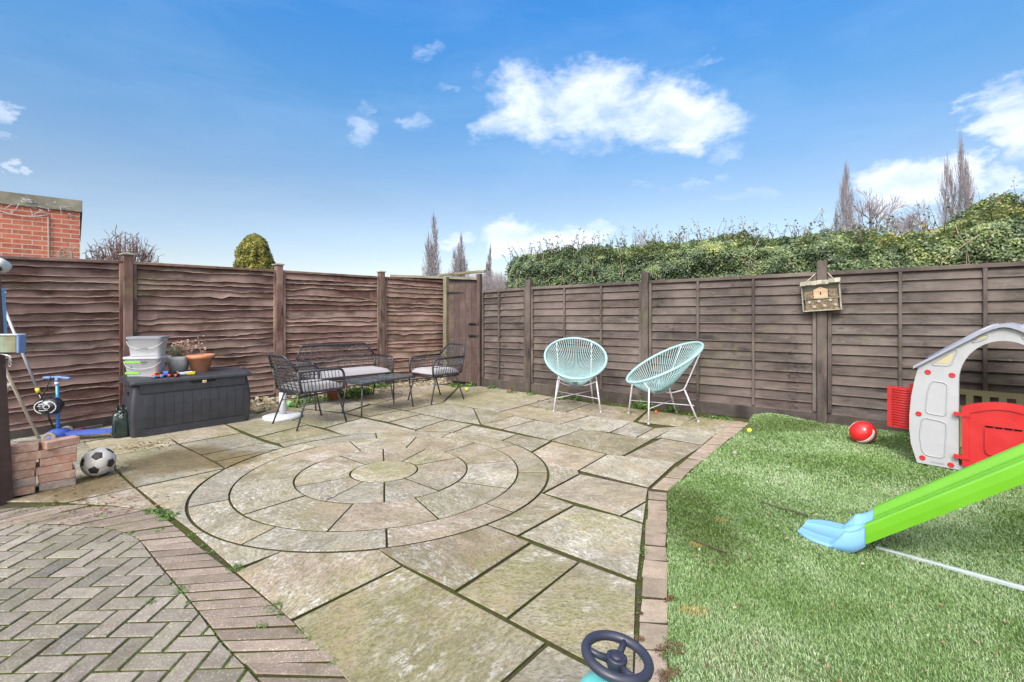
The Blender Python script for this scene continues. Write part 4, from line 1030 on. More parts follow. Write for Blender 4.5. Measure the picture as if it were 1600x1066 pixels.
# ------------------------------------------------------------------ parasol base
t = thing('parasol_base', 'pale grey round parasol base with short tube behind the rattan armchair', 'parasol base', (-2.88, 6.03, 0))
b = MB(); b.lathe([(.0, .0), (.228, .0), (.232, .012), (.228, .03), (.19, .038), (.06, .046), (.0, .047)], seg=40); b.build('base_disc', M['pot_grey'], t)
b = MB(); b.lathe([(.042, .04), (.042, .33), (.036, .333), (.036, .31)], seg=20); b.build('tube', M['pot_grey'], t)
b = MB(); b.lathe([(.0445, .322), (.0445, .340), (.037, .340)], seg=20); b.build('collar', M['wood_post'], t)

# ------------------------------------------------------------------ storage box
bxo = Vector((-3.967, 5.0, 0)); bu = Vector((.659, .753, 0)); bv = Vector((-.753, .659, 0)); brz = math.atan2(.753, .659)
sb = thing('storage_box', 'long anthracite plastic garden storage box with plank-look front', 'storage box', bxo, brz)
LX, DY = 1.165, .45
b = MB()
def rrect(x0, x1, y0, y1, z, r=.04, n=4): 
    return rounded([(x0, y0, z), (x1, y0, z), (x1, y1, z), (x0, y1, z)], r, n, True)
lv = [(0, .012), (.06, .004), (.2, -.008), (.33, -.006), (.45, .010), (.535, .026)]; V = []; n0 = None
for (z, i_) in lv:
    rr_ = rrect(i_ * .8, LX - i_ * .8, i_, DY - i_ * .5, z); n0 = len(rr_); V += rr_
F = []
for j in range(len(lv) - 1):
    for i in range(n0): F.append((j * n0 + i, j * n0 + (i + 1) % n0, (j + 1) * n0 + (i + 1) % n0, (j + 1) * n0 + i))
b.add(V, F, None, True); b.build('body', M['box_plastic'], sb)
def fy(z):  # front face y at height z
    for (a, i0_), (c, i1_) in zip(lv, lv[1:]):
        if a <= z <= c: return i0_ + (i1_ - i0_) * (z - a) / (c - a)
    return lv[-1][1]
xs = [.115 + (LX - .20) * i / 11 for i in range(12)]
for i in range(11):
    b = MB(); x0, x1 = xs[i] + .0018, xs[i + 1] - .0018; zz = [.085, .2, .33, .44] ; V = []
    for z in zz:
        y = fy(z) - .0035
        for (x, dy) in ((x0, .01), (x0 + .004, 0), ((x0 + x1) / 2, .0), (x1 - .004, 0), (x1, .01)): V.append((x, y + dy, z))
    F = [(j * 5 + i2, j * 5 + i2 + 1, j * 5 + i2 + 6, j * 5 + i2 + 5) for j in range(3) for i2 in range(4)]
    b.tone(); b.add(V, F); b.build('front_plank', M['box_plastic'], sb)
b = MB(); b.prism([(.085, .0), (LX - .06, 0.0), (LX - .06, .075), (.085, .075)], lambda x, z, d: Vector((x, d, z)), -.012, .02); b.build('bottom_rail', M['box_plastic'], sb)
b = MB(); b.prism([(.075, .455), (.66, .455), (LX - .06, .455), (LX - .06, .545), (.80, .545), (.765, .515), (.56, .515), (.525, .545), (.075, .545)], lambda x, z, d: Vector((x, d, z)), .0, .045); b.build('top_rail', M['box_plastic'], sb)
b = MB(); b.box((.66, .040, .530), (.27, .01, .035)); b.build('lid_slot', M['gap'], sb)
b = MB(); b.box((-.003, .20, .46), (.006, .12, .03), None, .002); b.build('hand_hole', M['gap'], sb)
b = MB(); V = []; rows_ = [(-.004, .545, 0), (-.014, .560, 0), (-.010, .580, 0), (.0, .592, 0), (.03, .600, 0), (.22, .622, 0), (.42, .632, 0), (.47, .625, 0), (.475, .60, 0), (.47, .545, 0)]; nx = 25
for (y, z, _) in rows_:
    for i in range(nx + 1):
        u = i / nx; x = -.012 + (LX + .024) * u; e_ = min(u, 1 - u) * nx; V.append((x, y, z - (.012 if e_ < .5 and z > .56 else 0)))
F = [(j * (nx + 1) + i, j * (nx + 1) + i + 1, (j + 1) * (nx + 1) + i + 1, (j + 1) * (nx + 1) + i) for j in range(len(rows_) - 1) for i in range(nx)]
F += [tuple(j * (nx + 1) for j in range(len(rows_)))[::-1], tuple(j * (nx + 1) + nx for j in range(len(rows_)))]
b.add(V, F); b.build('lid', M['box_plastic'], sb)
b = MB(); b.box((.665, -.022, .530), (.042, .016, .032), None, .005); b.build('lid_latch', M['brass'], sb)
def onbox(u, v, z=0.0): return bxo + bu * u + bv * v + Vector((0, 0, z))
def tub(label, loc, rz, w_, d_, h_, lidm, green):
    t = thing('plastic_tub', label, 'plastic tub', loc, rz, 'plastic tubs stacked on the storage box')
    b = MB(); V = []; lv = [(0, -.022), (.01, -.018), (h_ - .02, 0), (h_ - .018, .004), (h_ - .004, .004)]; F = []; n0 = 0
    for z, e_ in lv:
        q = rrect(-w_ / 2 - e_, w_ / 2 + e_, -d_ / 2 - e_, d_ / 2 + e_, z, .035, 4); n0 = len(q); V += q
    for j in range(len(lv) - 1):
        for i in range(n0): F.append((j * n0 + i, j * n0 + (i + 1) % n0, (j + 1) * n0 + (i + 1) % n0, (j + 1) * n0 + i))
    F.append(tuple(range(n0))[::-1]); b.add(V, F, None, True); b.build('tub_body', M['white_plastic'], t)
    b = MB(); q0 = rrect(-w_ / 2 - .012, w_ / 2 + .012, -d_ / 2 - .012, d_ / 2 + .012, 0, .04, 4)
    b.prism([(p.x, p.y) for p in q0], lambda x, y, z: Vector((x, y, z)), h_ - .012, h_ + .010); b.build('tub_lid', M[lidm], t)
    b = MB(); b.tube(rounded([(-w_ / 2 - .012, -d_ / 2 + .03, h_ - .04), (-w_ / 2 + .03, -d_ / 2 - .012, h_ - .10), (0, -d_ / 2 - .016, h_ - .13), (w_ / 2 - .03, -d_ / 2 - .012, h_ - .10), (w_ / 2 + .012, -d_ / 2 + .03, h_ - .04)], .06, 5), .0032, 6); b.build('carry_handle', M['white_plastic'], t)
    fr2 = lambda x, z, d: Vector((x, -d_ / 2 - d + .014 * (1 - z / h_), z))
    if green:
        for (x0, x1, z0, z1) in ((-.155, -.02, .045, .068), (-.165, -.01, .165, .186)):
            b = MB(); b.prism([(x0, z0), (x1, z0), (x1, z1), (x0, z1)], fr2, .0005, .002); b.build('green_band', M['print_green'], t)
        for (x0, z0, w2, h2) in ((.0, .168, .06, .008), (.0, .150, .045, .004), (-.10, .10, .010, .030)):
            b = MB(); b.prism([(x0, z0), (x0 + w2, z0), (x0 + w2, z0 + h2), (x0, z0 + h2)], fr2, .0005, .002); b.build('print_mark', M['print'], t)
    else:
        b = MB(); b.prism([(-.055, .078), (.035, .078), (.035, .094), (-.055, .086)], fr2, .001, .004); b.build('handle_grip', M['print'], t)
        b = MB(); b.prism([(-.15, .19), (-.12, .19), (-.12, .197), (-.15, .197)], fr2, .0005, .002); b.build('print_mark', M['print'], t)
    return t
tp = ground(219, 591, .60)
tub('white rectangular tub with green bands, lower of the two stacked', (-4.055, 5.315, .604), brz - .62, .335, .20, .222, 'white_plastic', True)
tub('white rectangular tub with grey lid, on top of the other tub', (-4.04, 5.33, .838), brz - .60, .325, .20, .205, 'grey_plastic', False)
def pot(name, label, loc, r0, r1, h, mat, rim, n=32):
    t = thing(name, label, 'plant pot', loc, 0, None)
    prof = [(0, 0), (r0, 0), (r0 + (r1 - r0) * .78, h * .78)] + ([(r1 + .012, h * .78), (r1 + .016, h), (r1 - .002, h)] if rim else [(r1, h), (r1 - .008, h)]) + [(r1 - .02, h - .03), (0, h - .032)]
    b = MB(); b.lathe(prof, seg=n, smooth=False); o = b.build('pot_body', M[mat], t)
    for p in o.data.polygons: p.use_smooth = abs(p.normal.z) < .8
    return t
pw = pot('plant_pot', 'pale grey pot with a spiky grass tuft on the storage box', (-3.935, 5.665, .622), .085, .132, .185, 'pot_grey', False)
b = MB(); b.lathe([(0, .154), (.113, .157)]); b.build('potting_soil', M['soil'], pw)
b = MB()
for i in range(230):
    a = random.uniform(0, 6.28); l = random.uniform(.08, .17); r_ = random.uniform(0, .05); le = random.uniform(.3, 1.5); d = Vector((math.cos(a), math.sin(a), 0)); p = Vector((r_ * math.cos(a) - .025, r_ * math.sin(a), .155)); w2 = Vector((-d.y, d.x, 0)) * .0022
    m_ = p + d * l * .35 * le + Vector((0, 0, l * .8)); e_ = p + d * l * .75 * le + Vector((0, 0, l * (1.25 - le * .45)))
    b.tone(random.uniform(.2, 1)); b.add([p - w2, p + w2, m_ + w2, m_ - w2, e_], [(0, 1, 2, 3), (3, 2, 4)])
b.build('grass_tuft', leaf_mat('blue_grey_grass', [(0, (.14, .19, .12)), (.5, (.26, .31, .22)), (.85, (.45, .43, .30)), (1, (.5, .42, .3))], .2), pw)
def twig_plant(par, x, y, z, h, n, spread, leafy, mat='hedge_stem_pale'):
    b = MB(); lf = MB()
    for i in range(n):
        a = random.uniform(0, 6.28); p = Vector((x, y, z)); pts = [p]; d = Vector((math.cos(a) * spread, math.sin(a) * spread, 1)).normalized()
        for k in range(6):
            d = (d + Vector(rng.normal(size=3)) * .16).normalized(); p = p + d * h / 6 * random.uniform(.7, 1.2); pts.append(p.copy())
            for _ in range(leafy if k > 0 else 0):
                q = p + Vector(rng.normal(size=3)) * .014; u = ico_dir() * .014; v = u.cross(ico_dir()).normalized() * .010; lf.tone(random.uniform(.35, 1)); lf.add([q - u, q + v, q + u, q - v], [(0, 1, 2, 3)])
        b.tube(pts, [.0022 * (1 - .12 * k) for k in range(7)], 4)
    s_ = b.build('stems', M[mat], par)
    if leafy: lf.build('dead_leaves', leaf_mat('pinkish_dead_leaves', [(0, (.25, .13, .09)), (.6, (.42, .26, .2)), (1, (.55, .42, .35))], .2), par)
twig_plant(pw, .055, .01, .15, .21, 9, .35, 7)
pt = pot('plant_pot', 'terracotta pot with dry twigs, on the storage box', (-3.70, 5.70, .616), .088, .132, .205, 'terracotta', True)
b = MB(); b.lathe([(0, .174), (.115, .176)]); b.build('potting_soil', M['soil'], pt)
twig_plant(pt, .02, 0, .17, .24, 5, .45, 1)
pr_ = pot('plant_pot', 'wet orange terracotta pot standing on the paving behind the rattan sofa legs', (-2.72, 7.33, 0), .085, .115, .15, 'terracotta_red', True)
# toys on the box lid
def toy_car(label, loc, rz, m1, m2):
    t = thing('toy_truck', label, 'toy vehicle', loc, rz, 'small toys on the storage box'); t.scale = (.85, .85, .85)
    b = MB(); b.prism([(-.06, .018), (.06, .018), (.062, .04), (.03, .046), (.012, .07), (-.03, .07), (-.04, .045), (-.06, .042)], lambda x, z, d: Vector((x, d, z)), -.026, .026); b.build('toy_body', M[m1], t)
    b = MB(); b.prism([(.008, .048), (.024, .048), (.010, .066), (-.026, .066), (-.034, .048)], lambda x, z, d: Vector((x, d, z)), -.028, .028); b.build('toy_window', M['gloss_black'], t)
    for x in (-.038, .038):
        for y in (-.030, .030):
            b = MB(); Mx = Matrix.Rotation(R(90), 3, 'X'); b.lathe([(0, -.009), (.017, -.009), (.019, -.004), (.019, .004), (.017, .009), (0, .009)], (x, y, .019), 16, Mx); b.build('toy_wheel', M[m2], t)
    return t
toy_car('tiny orange toy truck beside the stacked tubs', onbox(.245, .085, .604), .9, 'orange', 'scoot_blue')
toy_car('tiny blue toy truck on the box lid by the grey pot', onbox(.33, .14, .609), 2.2, 'deck_blue', 'gloss_black')
toy_car('tiny black toy truck with red wheels on the box lid', onbox(.39, .075, .604), .2, 'gloss_black', 'play_red')
t = thing('toy_tray', 'small clear and yellow toy tray in front of the plant pots', 'toy tray', onbox(.50, .14, .610), brz, 'small toys on the storage box')
b = MB(); b.lathe([(0, 0), (.075, 0), (.088, .032), (.085, .032), (.072, .004), (0, .004)], sx=1.0, sy=.75, seg=28); b.build('tray_shell', M['pot_grey'], t)
b = MB(); b.prism([(0.02, .004), (.09, .004), (.098, .034), (.02, .03)], lambda x, z, d: Vector((x, d, z)), -.068, -.05); b.build('tray_lip', M['yellow'], t)
b = MB(); b.tube([(-.09, -.02, .04), (.05, -.03, .045)], .008, 8); b.build('tray_handle', M['gloss_black'], t)
# ------------------------------------------------------------------ jerry can
t = thing('jerry_can', 'dark green fuel can between the storage box and the scooter', 'fuel can', (-4.19, 5.16, 0), .62)
b = MB(); V = []; F = []; lv = [(0, .014), (.012, .002), (.03, 0), (.235, 0), (.262, .012), (.272, .03)]
for z, i_ in lv:
    q = rrect(-.078 + i_, .078 - i_, -.16 + i_, .16 - i_, z, .045, 4); n0 = len(q); V += q
for j in range(len(lv) - 1):
    for i in range(n0): F.append((j * n0 + i, j * n0 + (i + 1) % n0, (j + 1) * n0 + (i + 1) % n0, (j + 1) * n0 + i))
F += [tuple(range(n0))[::-1], tuple((len(lv) - 1) * n0 + i for i in range(n0))]
b.add(V, F, None, True); b.build('can_body', M['jerry'], t)
for x in (-.04, 0, .04):
    b = MB(); b.tube(rounded([(x, -.105, .262), (x, -.09, .315), (x, .07, .32), (x, .09, .265)], .03, 4), .007, 7); b.build('carry_bar', M['jerry'], t)
b = MB(); b.lathe([(.024, 0), (.024, .035), (.028, .037), (.028, .05), (0, .052)], (0, -.145, .245), 18, Matrix.Rotation(R(30), 3, 'X')); b.build('spout_cap', M['jerry'], t)
b = MB(); b.tube(rounded([(-.018, -.165, .29), (-.014, -.175, .255), (0, -.178, .235), (.014, -.175, .255), (.018, -.165, .29)], .01, 3), .004, 6); b.tube([(.012 * math.cos(a / 8 * 6.283), -.178, .225 + .012 * math.sin(a / 8 * 6.283)) for a in range(8)], .0035, 6, True); b.build('cap_clip', M['steel'], t)
b = MB(); b.tube(rounded([(-.05, -.161, .05), (-.05, -.161, .2), (.05, -.161, .2), (.05, -.161, .05)], .02, 3, True), .004, 5, True); b.build('pressed_rib', M['jerry'], t)

# ------------------------------------------------------------------ footballs and other balls
def ico_verts():
    p = (1 + 5 ** .5) / 2; vs = []
    for a in (-1, 1):
        for c in (-p, p): vs += [Vector((0, a, c)), Vector((a, c, 0)), Vector((c, 0, a))]
    return [v.normalized() for v in vs]
def football(label, loc, r, rotm):
    IV = ico_verts(); HX = []
    for i in range(12):
        for j in range(i + 1, 12):
            for k in range(j + 1, 12):
                if IV[i].dot(IV[j]) > .4 and IV[j].dot(IV[k]) > .4 and IV[i].dot(IV[k]) > .4: HX.append((IV[i] + IV[j] + IV[k]).normalized())
    import bmesh
    bm = bmesh.new(); bmesh.ops.create_icosphere(bm, subdivisions=6, radius=1.0)
    A = np.array([v.co for v in bm.verts]); Nn = np.array([v / 2.32744 for v in IV] + [v / 2.26728 for v in HX])
    D = A / np.linalg.norm(A, axis=1)[:, None] @ Nn.T; so = np.sort(D, axis=1); gap = (so[:, -1] - so[:, -2]) * 2.3
    rr = 1 - .022 * np.exp(-(gap / .022) ** 2); A = A * rr[:, None] * r
    for v, c in zip(bm.verts, A): v.co = rotm @ Vector(c)
    me = bpy.data.meshes.new('football')
    for f in bm.faces:
        c = rotm.inverted() @ f.calc_center_median(); d = np.array(c.normalized()) @ Nn.T; f.material_index = 1 if int(np.argmax(d)) < 12 else 0; f.smooth = True
    bm.to_mesh(me); bm.free(); me.materials.append(M['ball_white']); me.materials.append(M['ball_black'])
    o = bpy.data.objects.new('football', me); COL.objects.link(o); o.location = loc; return tag(o, label, 'football')
v0 = ico_verts()[0]
want = Vector((.05, -.80, .60)).normalized()      # a black panel faces the viewer, up a little
football('black and white panelled football resting on the paving near the brick stacks', (-3.325, 3.86, .112), .112, Matrix.Rotation(R(14), 3, 'Y') @ v0.rotation_difference(Vector((.28, -.62, .73)).normalized()).to_matrix())
def simple_ball(name, label, cat, loc, r, mat, group=None, sz=1.0):
    b = MB(); n = 14; prof = [(max(1e-6, r * math.sin(math.pi * i / n)), -r * math.cos(math.pi * i / n) * sz) for i in range(n + 1)]; b.lathe(prof, seg=20)
    if name == 'tennis_ball':
        pass
    o = b.build(name, mat if not isinstance(mat, str) else M[mat]); o.location = loc; return tag(o, label, cat, group)
def gb(px, py, r): v = ground(px, py, 0); return (v.x, v.y, r)
simple_ball('tennis_ball', 'yellow-green tennis ball on mossy paving in front of the gate', 'ball', gb(729, 611.5, .034), .034, 'tennis')
simple_ball('tennis_ball', 'yellow-green tennis ball beside weeds under the sofa', 'ball', gb(579, 612.5, .034), .034, 'tennis')
simple_ball('foam_ball', 'pale green ball in rubble beside the parasol tube', 'ball', gb(452, 636, .042), .042, 'green_ball')
simple_ball('small_ball', 'tiny red ball at the foot of the dark fence', 'ball', gb(797, 613, .022), .022, 'play_red')
simple_ball('small_ball', 'tiny orange ball in weeds by the dark fence', 'ball', gb(1025, 646, .020), .020, 'orange')
v = ground(1148, 712); simple_ball('small_ball', 'small dull brown ball on the turf near the kerb setts', 'ball', (v.x, v.y, lawn_z(v.x, v.y) + .022), .022, 'pale_wood')
v = ground(1181, 680); simple_ball('tennis_ball', 'yellow tennis ball on the raised corner of the turf', 'ball', (v.x - .02, v.y + .1, lawn_z(v.x - .02, v.y + .1) + .024), .026, 'tennis')
# red ball with a silver band
RBx = Vector((3.53, 4.83)); rz0 = lawn_z(RBx.x, RBx.y)
t = thing('red_ball', 'glossy red ball with a silver band lying on the turf', 'ball', (RBx.x, RBx.y, rz0 + .105), 0)
Mr = Matrix.Rotation(R(-32), 3, 'Z') @ Matrix.Rotation(R(40), 3, 'Y'); n = 24; rb = .112
b = MB(); b.lathe([(max(1e-6, rb * math.sin(math.pi * i / n) * (1 + .012 * math.cos(6 * math.pi * i / n))), -rb * 1.06 * math.cos(math.pi * i / n)) for i in range(n + 1)], seg=36, M3=Mr); b.build('ball_skin', M['red_gloss'], t)
Mb = Matrix.Rotation(R(28), 3, 'Z') @ Matrix.Rotation(R(-62), 3, 'Y'); b = MB(); b.lathe([((rb * 1.035) * math.sqrt(max(0, 1 - (h_ / 1.02 / rb) ** 2)), h_) for h_ in (.012, .024, .036, .046)], seg=48, M3=Mb); b.build('silver_band', M['silver'], t)

# ------------------------------------------------------------------ brick stacks (every brick on its own)
be = Vector((.695, .719, 0)); bn = Vector((-.719, .695, 0))
def brick(label, c, rz, grp, tone_h=None):
    b = MB(); b.tone(random.random(), random.random() if tone_h is None else tone_h)
    b.box((0, 0, 0), (.200, .100, .058), None, .004); o = b.build('paving_brick', M['brick']); o.location = c; o.rotation_euler = (0, 0, rz); return tag(o, label, 'brick', grp)
brz_ = math.atan2(be.y, be.x); words_ = ['bottom', 'second', 'third', 'fourth', 'fifth']
cA = ground(58, 770); cB = ground(18, 774)
for k in range(5):
    jx, jr = random.uniform(-.012, .012), random.uniform(-.05, .05)
    for d in range(2):
        c = cA + be * (.105 + jx) + bn * (.055 + .108 * d) + Vector((0, 0, .030 + .060 * k))
        brick(f'{"front" if d == 0 else "rear"} brick of the {words_[k]} layer in the stack beside the football', c, brz_ + jr + (0 if k != 4 else .03), 'bricks stacked beside the timber post')
brick('single pink brick lying crosswise on the stack beside the football', cA + be * .125 + bn * .06 + Vector((0, 0, .031 + .30)), brz_ + .35, 'bricks stacked beside the timber post', .3)
for k in range(4):
    jx, jr = random.uniform(-.012, .012), random.uniform(-.05, .05)
    for d in range(2):
        c = cA - be * (.112 - jx) + bn * (.045 + .108 * d) + Vector((0, 0, .030 + .060 * k))
        brick(f'{"front" if d == 0 else "rear"} brick of the {words_[k]} layer in the stack next to the timber post', c, brz_ + jr, 'bricks stacked beside the timber post', (.9 if k == 1 and d == 0 else None))
brick('pale brick lying flat on the stack next to the timber post', cA - be * .08 + bn * .05 + Vector((0, 0, .030 + .240)), brz_ + .06, 'bricks stacked beside the timber post', .55)
brick('topmost pale brick turned askew on the stack next to the timber post', cA - be * .085 + bn * .07 + Vector((0, 0, .030 + .300)), brz_ - .12, 'bricks stacked beside the timber post', .5)

# ------------------------------------------------------------------ timber post with camera
pb = Vector((-3.545, 3.325, 0)); pt_ = Vector((-3.70, 3.34, 1.95))
b = MB(); b.tone(.5, .5); b.bar(pb - Vector((.02, 0, .03)), pt_, .13, .11, .006, Vector((0, 1, 0))); tag(b.build('timber_post', M['wood_post']), 'brown leaning timber post in front of the brick stacks', 'post')
t = thing('security_camera', 'white rounded outdoor camera with a black lens above the fence panel', 'camera', (-3.49, 3.28, 1.632), 0)
b = MB(); n = 14
prof = [(1e-5, -.044), (.024, -.043), (.038, -.035), (.043, -.018), (.044, .0), (.043, .026), (.037, .043), (.018, .05), (1e-5, .051)]
b.lathe(prof, seg=28, M3=Matrix.Rotation(R(62), 3, 'X')); b.build('camera_shell', M['white_plastic'], t)
b = MB(); b.lathe([(.019, 0), (.019, .010), (.015, .013), (1e-5, .013)], (.020, -.034, -.026), 20, Matrix.Rotation(R(92), 3, 'X') @ Matrix.Rotation(R(20), 3, 'Y')); b.build('lens', M['gloss_black'], t)
b = MB(); b.tube(rounded([(-.03, .01, 0), (-.09, .02, .0), (-.165, .05, -.02)], .03, 4), .012, 8); b.build('bracket', M['white_plastic'], t)
# ------------------------------------------------------------------ leaning poles and the painted box on the post
def pole(name, label, cat, a, c, segs, group='long-handled tools leaning by the timber post'):
    a, c = Vector(a), Vector(c); t = thing(name, label, cat, (a.x, a.y, 0), 0, group)
    for (f0, f1, r_, mt, nm) in segs:
        b = MB(); b.tube([a.lerp(c, f0), a.lerp(c, f1)], r_, 10); b.build(nm, M[mt], t, True)
    return t
a0 = ground(62, 691, .02)
pa = pole('yard_broom', 'wooden-handled broom leaning in front of the scooter', 'broom', (a0.x, a0.y, .04), (-4.48, 4.15, 1.02), [(0, 1.0, .013, 'handle_wood', 'broom_handle')])
b = MB(); b.box((a0.x - .02, a0.y - .01, .055), (.30, .05, .035), .35, .008); hd = b.build('broom_head', M['pale_wood'], pa, True)
b = MB()
for i in range(150):
    u = random.uniform(-.14, .14); v = random.uniform(-.018, .018); p = Vector((a0.x - .02, a0.y - .01, .04)) + rot2(.35) @ Vector((u, v, 0)); b.tube([p, p + Vector((random.uniform(-.01, .01), random.uniform(-.01, .01), -.042))], .0012, 3)
b.build('bristles', M['gloss_black'], hd, True)
a1 = ground(74, 682, .02)
pole('telescopic_pole', 'white telescopic pole with yellow clamp and dark lower half', 'pole', (a1.x, a1.y + .1, .0), (-5.12, 4.85, 1.33), [(0, .36, .0085, 'gloss_black', 'lower_tube'), (.36, .395, .019, 'yellow', 'clamp'), (.395, 1.0, .012, 'white_plastic', 'upper_tube')])
a2 = ground(26, 704, .02)
pole('garden_tool', 'plain wooden tool handle leaning on the timber post behind the bricks', 'tool handle', (a2.x, a2.y - .35, .0), (-3.72, 3.55, .78), [(0, 1.0, .012, 'handle_wood', 'shaft')])
t = thing('blue_prop', 'tall pale blue plastic prop beside the timber post, above the painted box', 'prop', (-3.60, 3.36, 0))
b = MB(); b.bar((-3.625, 3.42, 1.06), (-3.645, 3.42, 1.485), .045, .03, .004); b.build('prop_bar', M['skyblue'], t, True)
b = MB(); b.tube([(-3.62, 3.41, 1.46), (-3.575, 3.39, 1.455), (-3.56, 3.38, 1.435), (-3.60, 3.40, 1.425)], .004, 6); b.build('prop_hook', M['white_metal'], t, True)
t = thing('painted_box', 'small weathered teal and wood box with a blue side, fixed to the timber post', 'box', (-3.445, 3.29, 1.095), .12)
b = MB(); b.tone(.5, .9, .3); b.box((-.018, 0, 0), (.164, .055, .115), None, .004); b.build('box_front', M['teal'], t)
b = MB(); b.box((.073, .0, .002), (.017, .060, .128), None, .004); b.build('blue_side', M['blue_grip'], t)
b = MB(); b.box((-.02, .0, .064), (.19, .07, .010), None, .003); b.build('box_top', M['pot_grey'], t)
b = MB(); b.tube([(-.07, -.01, -.06), (.0, -.02, -.075), (.02, -.02, -.08), (.02, -.02, -.13)], .006, 6)
for q in (-.09, -.115, -.14): b.tube([(.02 + .009 * math.cos(a / 8 * 6.283), -.02, q + .012 * math.sin(a / 8 * 6.283)) for a in range(8)], .003, 5, True)
b.build('chain', M['steel'], t)

# ------------------------------------------------------------------ scooter and helmet
sc0 = Vector((-4.66, 4.93, 0)); t = thing('kick_scooter', 'blue three-wheeled child scooter parked by the wavy fence', 'scooter', sc0, 0)
dd = Vector((.955, .295, 0)).normalized(); dn = Vector((-dd.y, dd.x, 0)); SC = lambda p, s_, z: dd * p + dn * s_ + Vector((0, 0, z))
b = MB(); b.tube([SC(0, 0, .10), SC(-.01, 0, .62)], .0155, 12); b.build('steering_column', M['scoot_blue'], t)
b = MB(); b.lathe([(.021, 0), (.021, .03)], SC(-.01, 0, .575), 14); b.build('column_clamp', M['white_plastic'], t)
hb_ = Vector((1, -.12, 0)).normalized()
b = MB(); b.tube([SC(-.01, 0, .645) - hb_ * .10, SC(-.01, 0, .655), SC(-.01, 0, .645) + hb_ * .10], .0115, 10); b.tube([SC(-.01, 0, .60), SC(-.01, 0, .65)], .018, 10); b.build('handlebar', M['blue_grip'], t)
for s_ in (-1, 1):
    b = MB(); b.tube([SC(-.01, 0, .645) + hb_ * s_ * .07, SC(-.01, 0, .643) + hb_ * s_ * .155], .0155, 10); b.build('hand_grip', M['blue_grip'], t)
b = MB(); V = []; F = []; n0 = 20     # domed front shell
for j, (rr_, z) in enumerate(((.115, .055), (.118, .075), (.10, .10), (.06, .118), (.028, .125))):
    for i in range(n0): a = i / n0 * 2 * math.pi; V.append(SC(rr_ * .8 * math.cos(a), rr_ * 1.25 * math.sin(a), z))
for j in range(4):
    for i in range(n0): F.append((j * n0 + i, j * n0 + (i + 1) % n0, (j + 1) * n0 + (i + 1) % n0, (j + 1) * n0 + i))
F.append(tuple(4 * n0 + i for i in range(n0))); b.add(V, F, None, True); b.build('front_shell', M['deck_blue'], t)
b = MB(); pts = [(.03, -.055), (.20, -.062), (.42, -.05), (.50, -.028), (.50, .028), (.42, .05), (.20, .062), (.03, .055)]
b.prism(pts, lambda x, y, d: SC(x, y, d), .058, .088); b.build('deck', M['deck_blue'], t)
Mw = Matrix((dd, Vector((0, 0, 1)), dn)).transposed()
for (p, s_, r_) in ((-.0, -.150, .060), (-.0, .150, .060), (.49, 0, .042)):
    b = MB(); b.lathe([(r_ * .25, -.012), (r_ * .62, -.012), (r_ * .66, -.014), (r_, -.010), (r_, .010), (r_ * .66, .014), (r_ * .62, .012), (r_ * .25, .012)], SC(p, s_, r_), 22, Mw); wl = b.build('wheel', M['scoop'], t)
    b = MB(); b.lathe([(1e-5, -.015), (r_ * .3, -.015), (r_ * .3, .015), (1e-5, .015)], SC(p, s_, r_), 14, Mw); b.build('hub', M['deck_blue'], wl)
hc = sc0 + Vector((-.02, -.08, .37))
t = thing('cycle_helmet', 'black child helmet with pale graphics hanging from the scooter handlebar', 'helmet', hc, .1)
b = MB(); V = []; F = []; n1, n0 = 12, 26
def hel(a, c): return Vector((.128 * math.cos(c) * math.cos(a), -.085 * math.sin(a) , .094 * math.sin(c) * math.cos(a))) 
for j in range(n1 + 1):
    a = j / n1 * math.pi / 2
    for i in range(n0): c = i / n0 * 2 * math.pi; V.append(hel(a, c))
for j in range(n1):
    for i in range(n0): F.append((j * n0 + i, j * n0 + (i + 1) % n0, (j + 1) * n0 + (i + 1) % n0, (j + 1) * n0 + i))
b.add(V, F, None, True); b.add([Vector((.126 * math.cos(i / n0 * 6.2832), .03, .092 * math.sin(i / n0 * 6.2832))) for i in range(n0)] + [hel(0, i / n0 * 6.2832) for i in range(n0)], [(i, (i + 1) % n0, n0 + (i + 1) % n0, n0 + i) for i in range(n0)] + [tuple(range(n0))], None, False)
hs_ = b.build('helmet_shell', M['gloss_black'], t)
def on_h(x, z): x += .012; z *= 1.0; r2 = (x / .128) ** 2 + (z / .094) ** 2; return Vector((x, -.085 * math.sqrt(max(0, 1 - r2)) - .0015, z))
b = MB(); b.tube([on_h(.092 * math.cos(a), .064 * math.sin(a)) for a in [R(x) for x in range(100, 262, 9)]], .0060, 6, flat=.3); b.tube([on_h(.092 * math.cos(a), .064 * math.sin(a)) for a in [R(x) for x in range(-62, 75, 9)]], .0060, 6, flat=.3)
b.tube([on_h(x, z) for x, z in ((-.045, .03), (.0, .034), (.002, -.004), (-.035, -.004))], .0065, 5, flat=.3); b.tube([on_h(x, z) for x, z in ((-.05, .012), (-.02, .014))], .006, 5, flat=.3)
b.tube([on_h(.03 + .022 * math.cos(a / 9 * 6.283), .006 + .022 * math.sin(a / 9 * 6.283)) for a in range(9)], .0065, 5, True, flat=.3); b.tube([on_h(x, z) for x, z in ((-.04, -.028), (.0, -.03), (.04, -.026))], .005, 5, flat=.3)
b.build('helmet_graphics', M['white_plastic'], hs_)
for s_ in (-1, 1):
    b = MB(); b.tube(rounded([(s_ * .05 - .02, -.005, .075), (-.045 + s_ * .012, .04, .17), (-.03 + s_ * .01, .08, .285)], .03, 4), .006, 5, flat=.35); b.build('strap', M['iron'], t)
b = MB(); b.tube(rounded([(.02, -.03, -.085), (.028, -.03, -.12), (.02, -.03, -.15), (.0, -.03, -.165)], .02, 3), .004, 5); b.build('chin_strap', M['iron'], t)
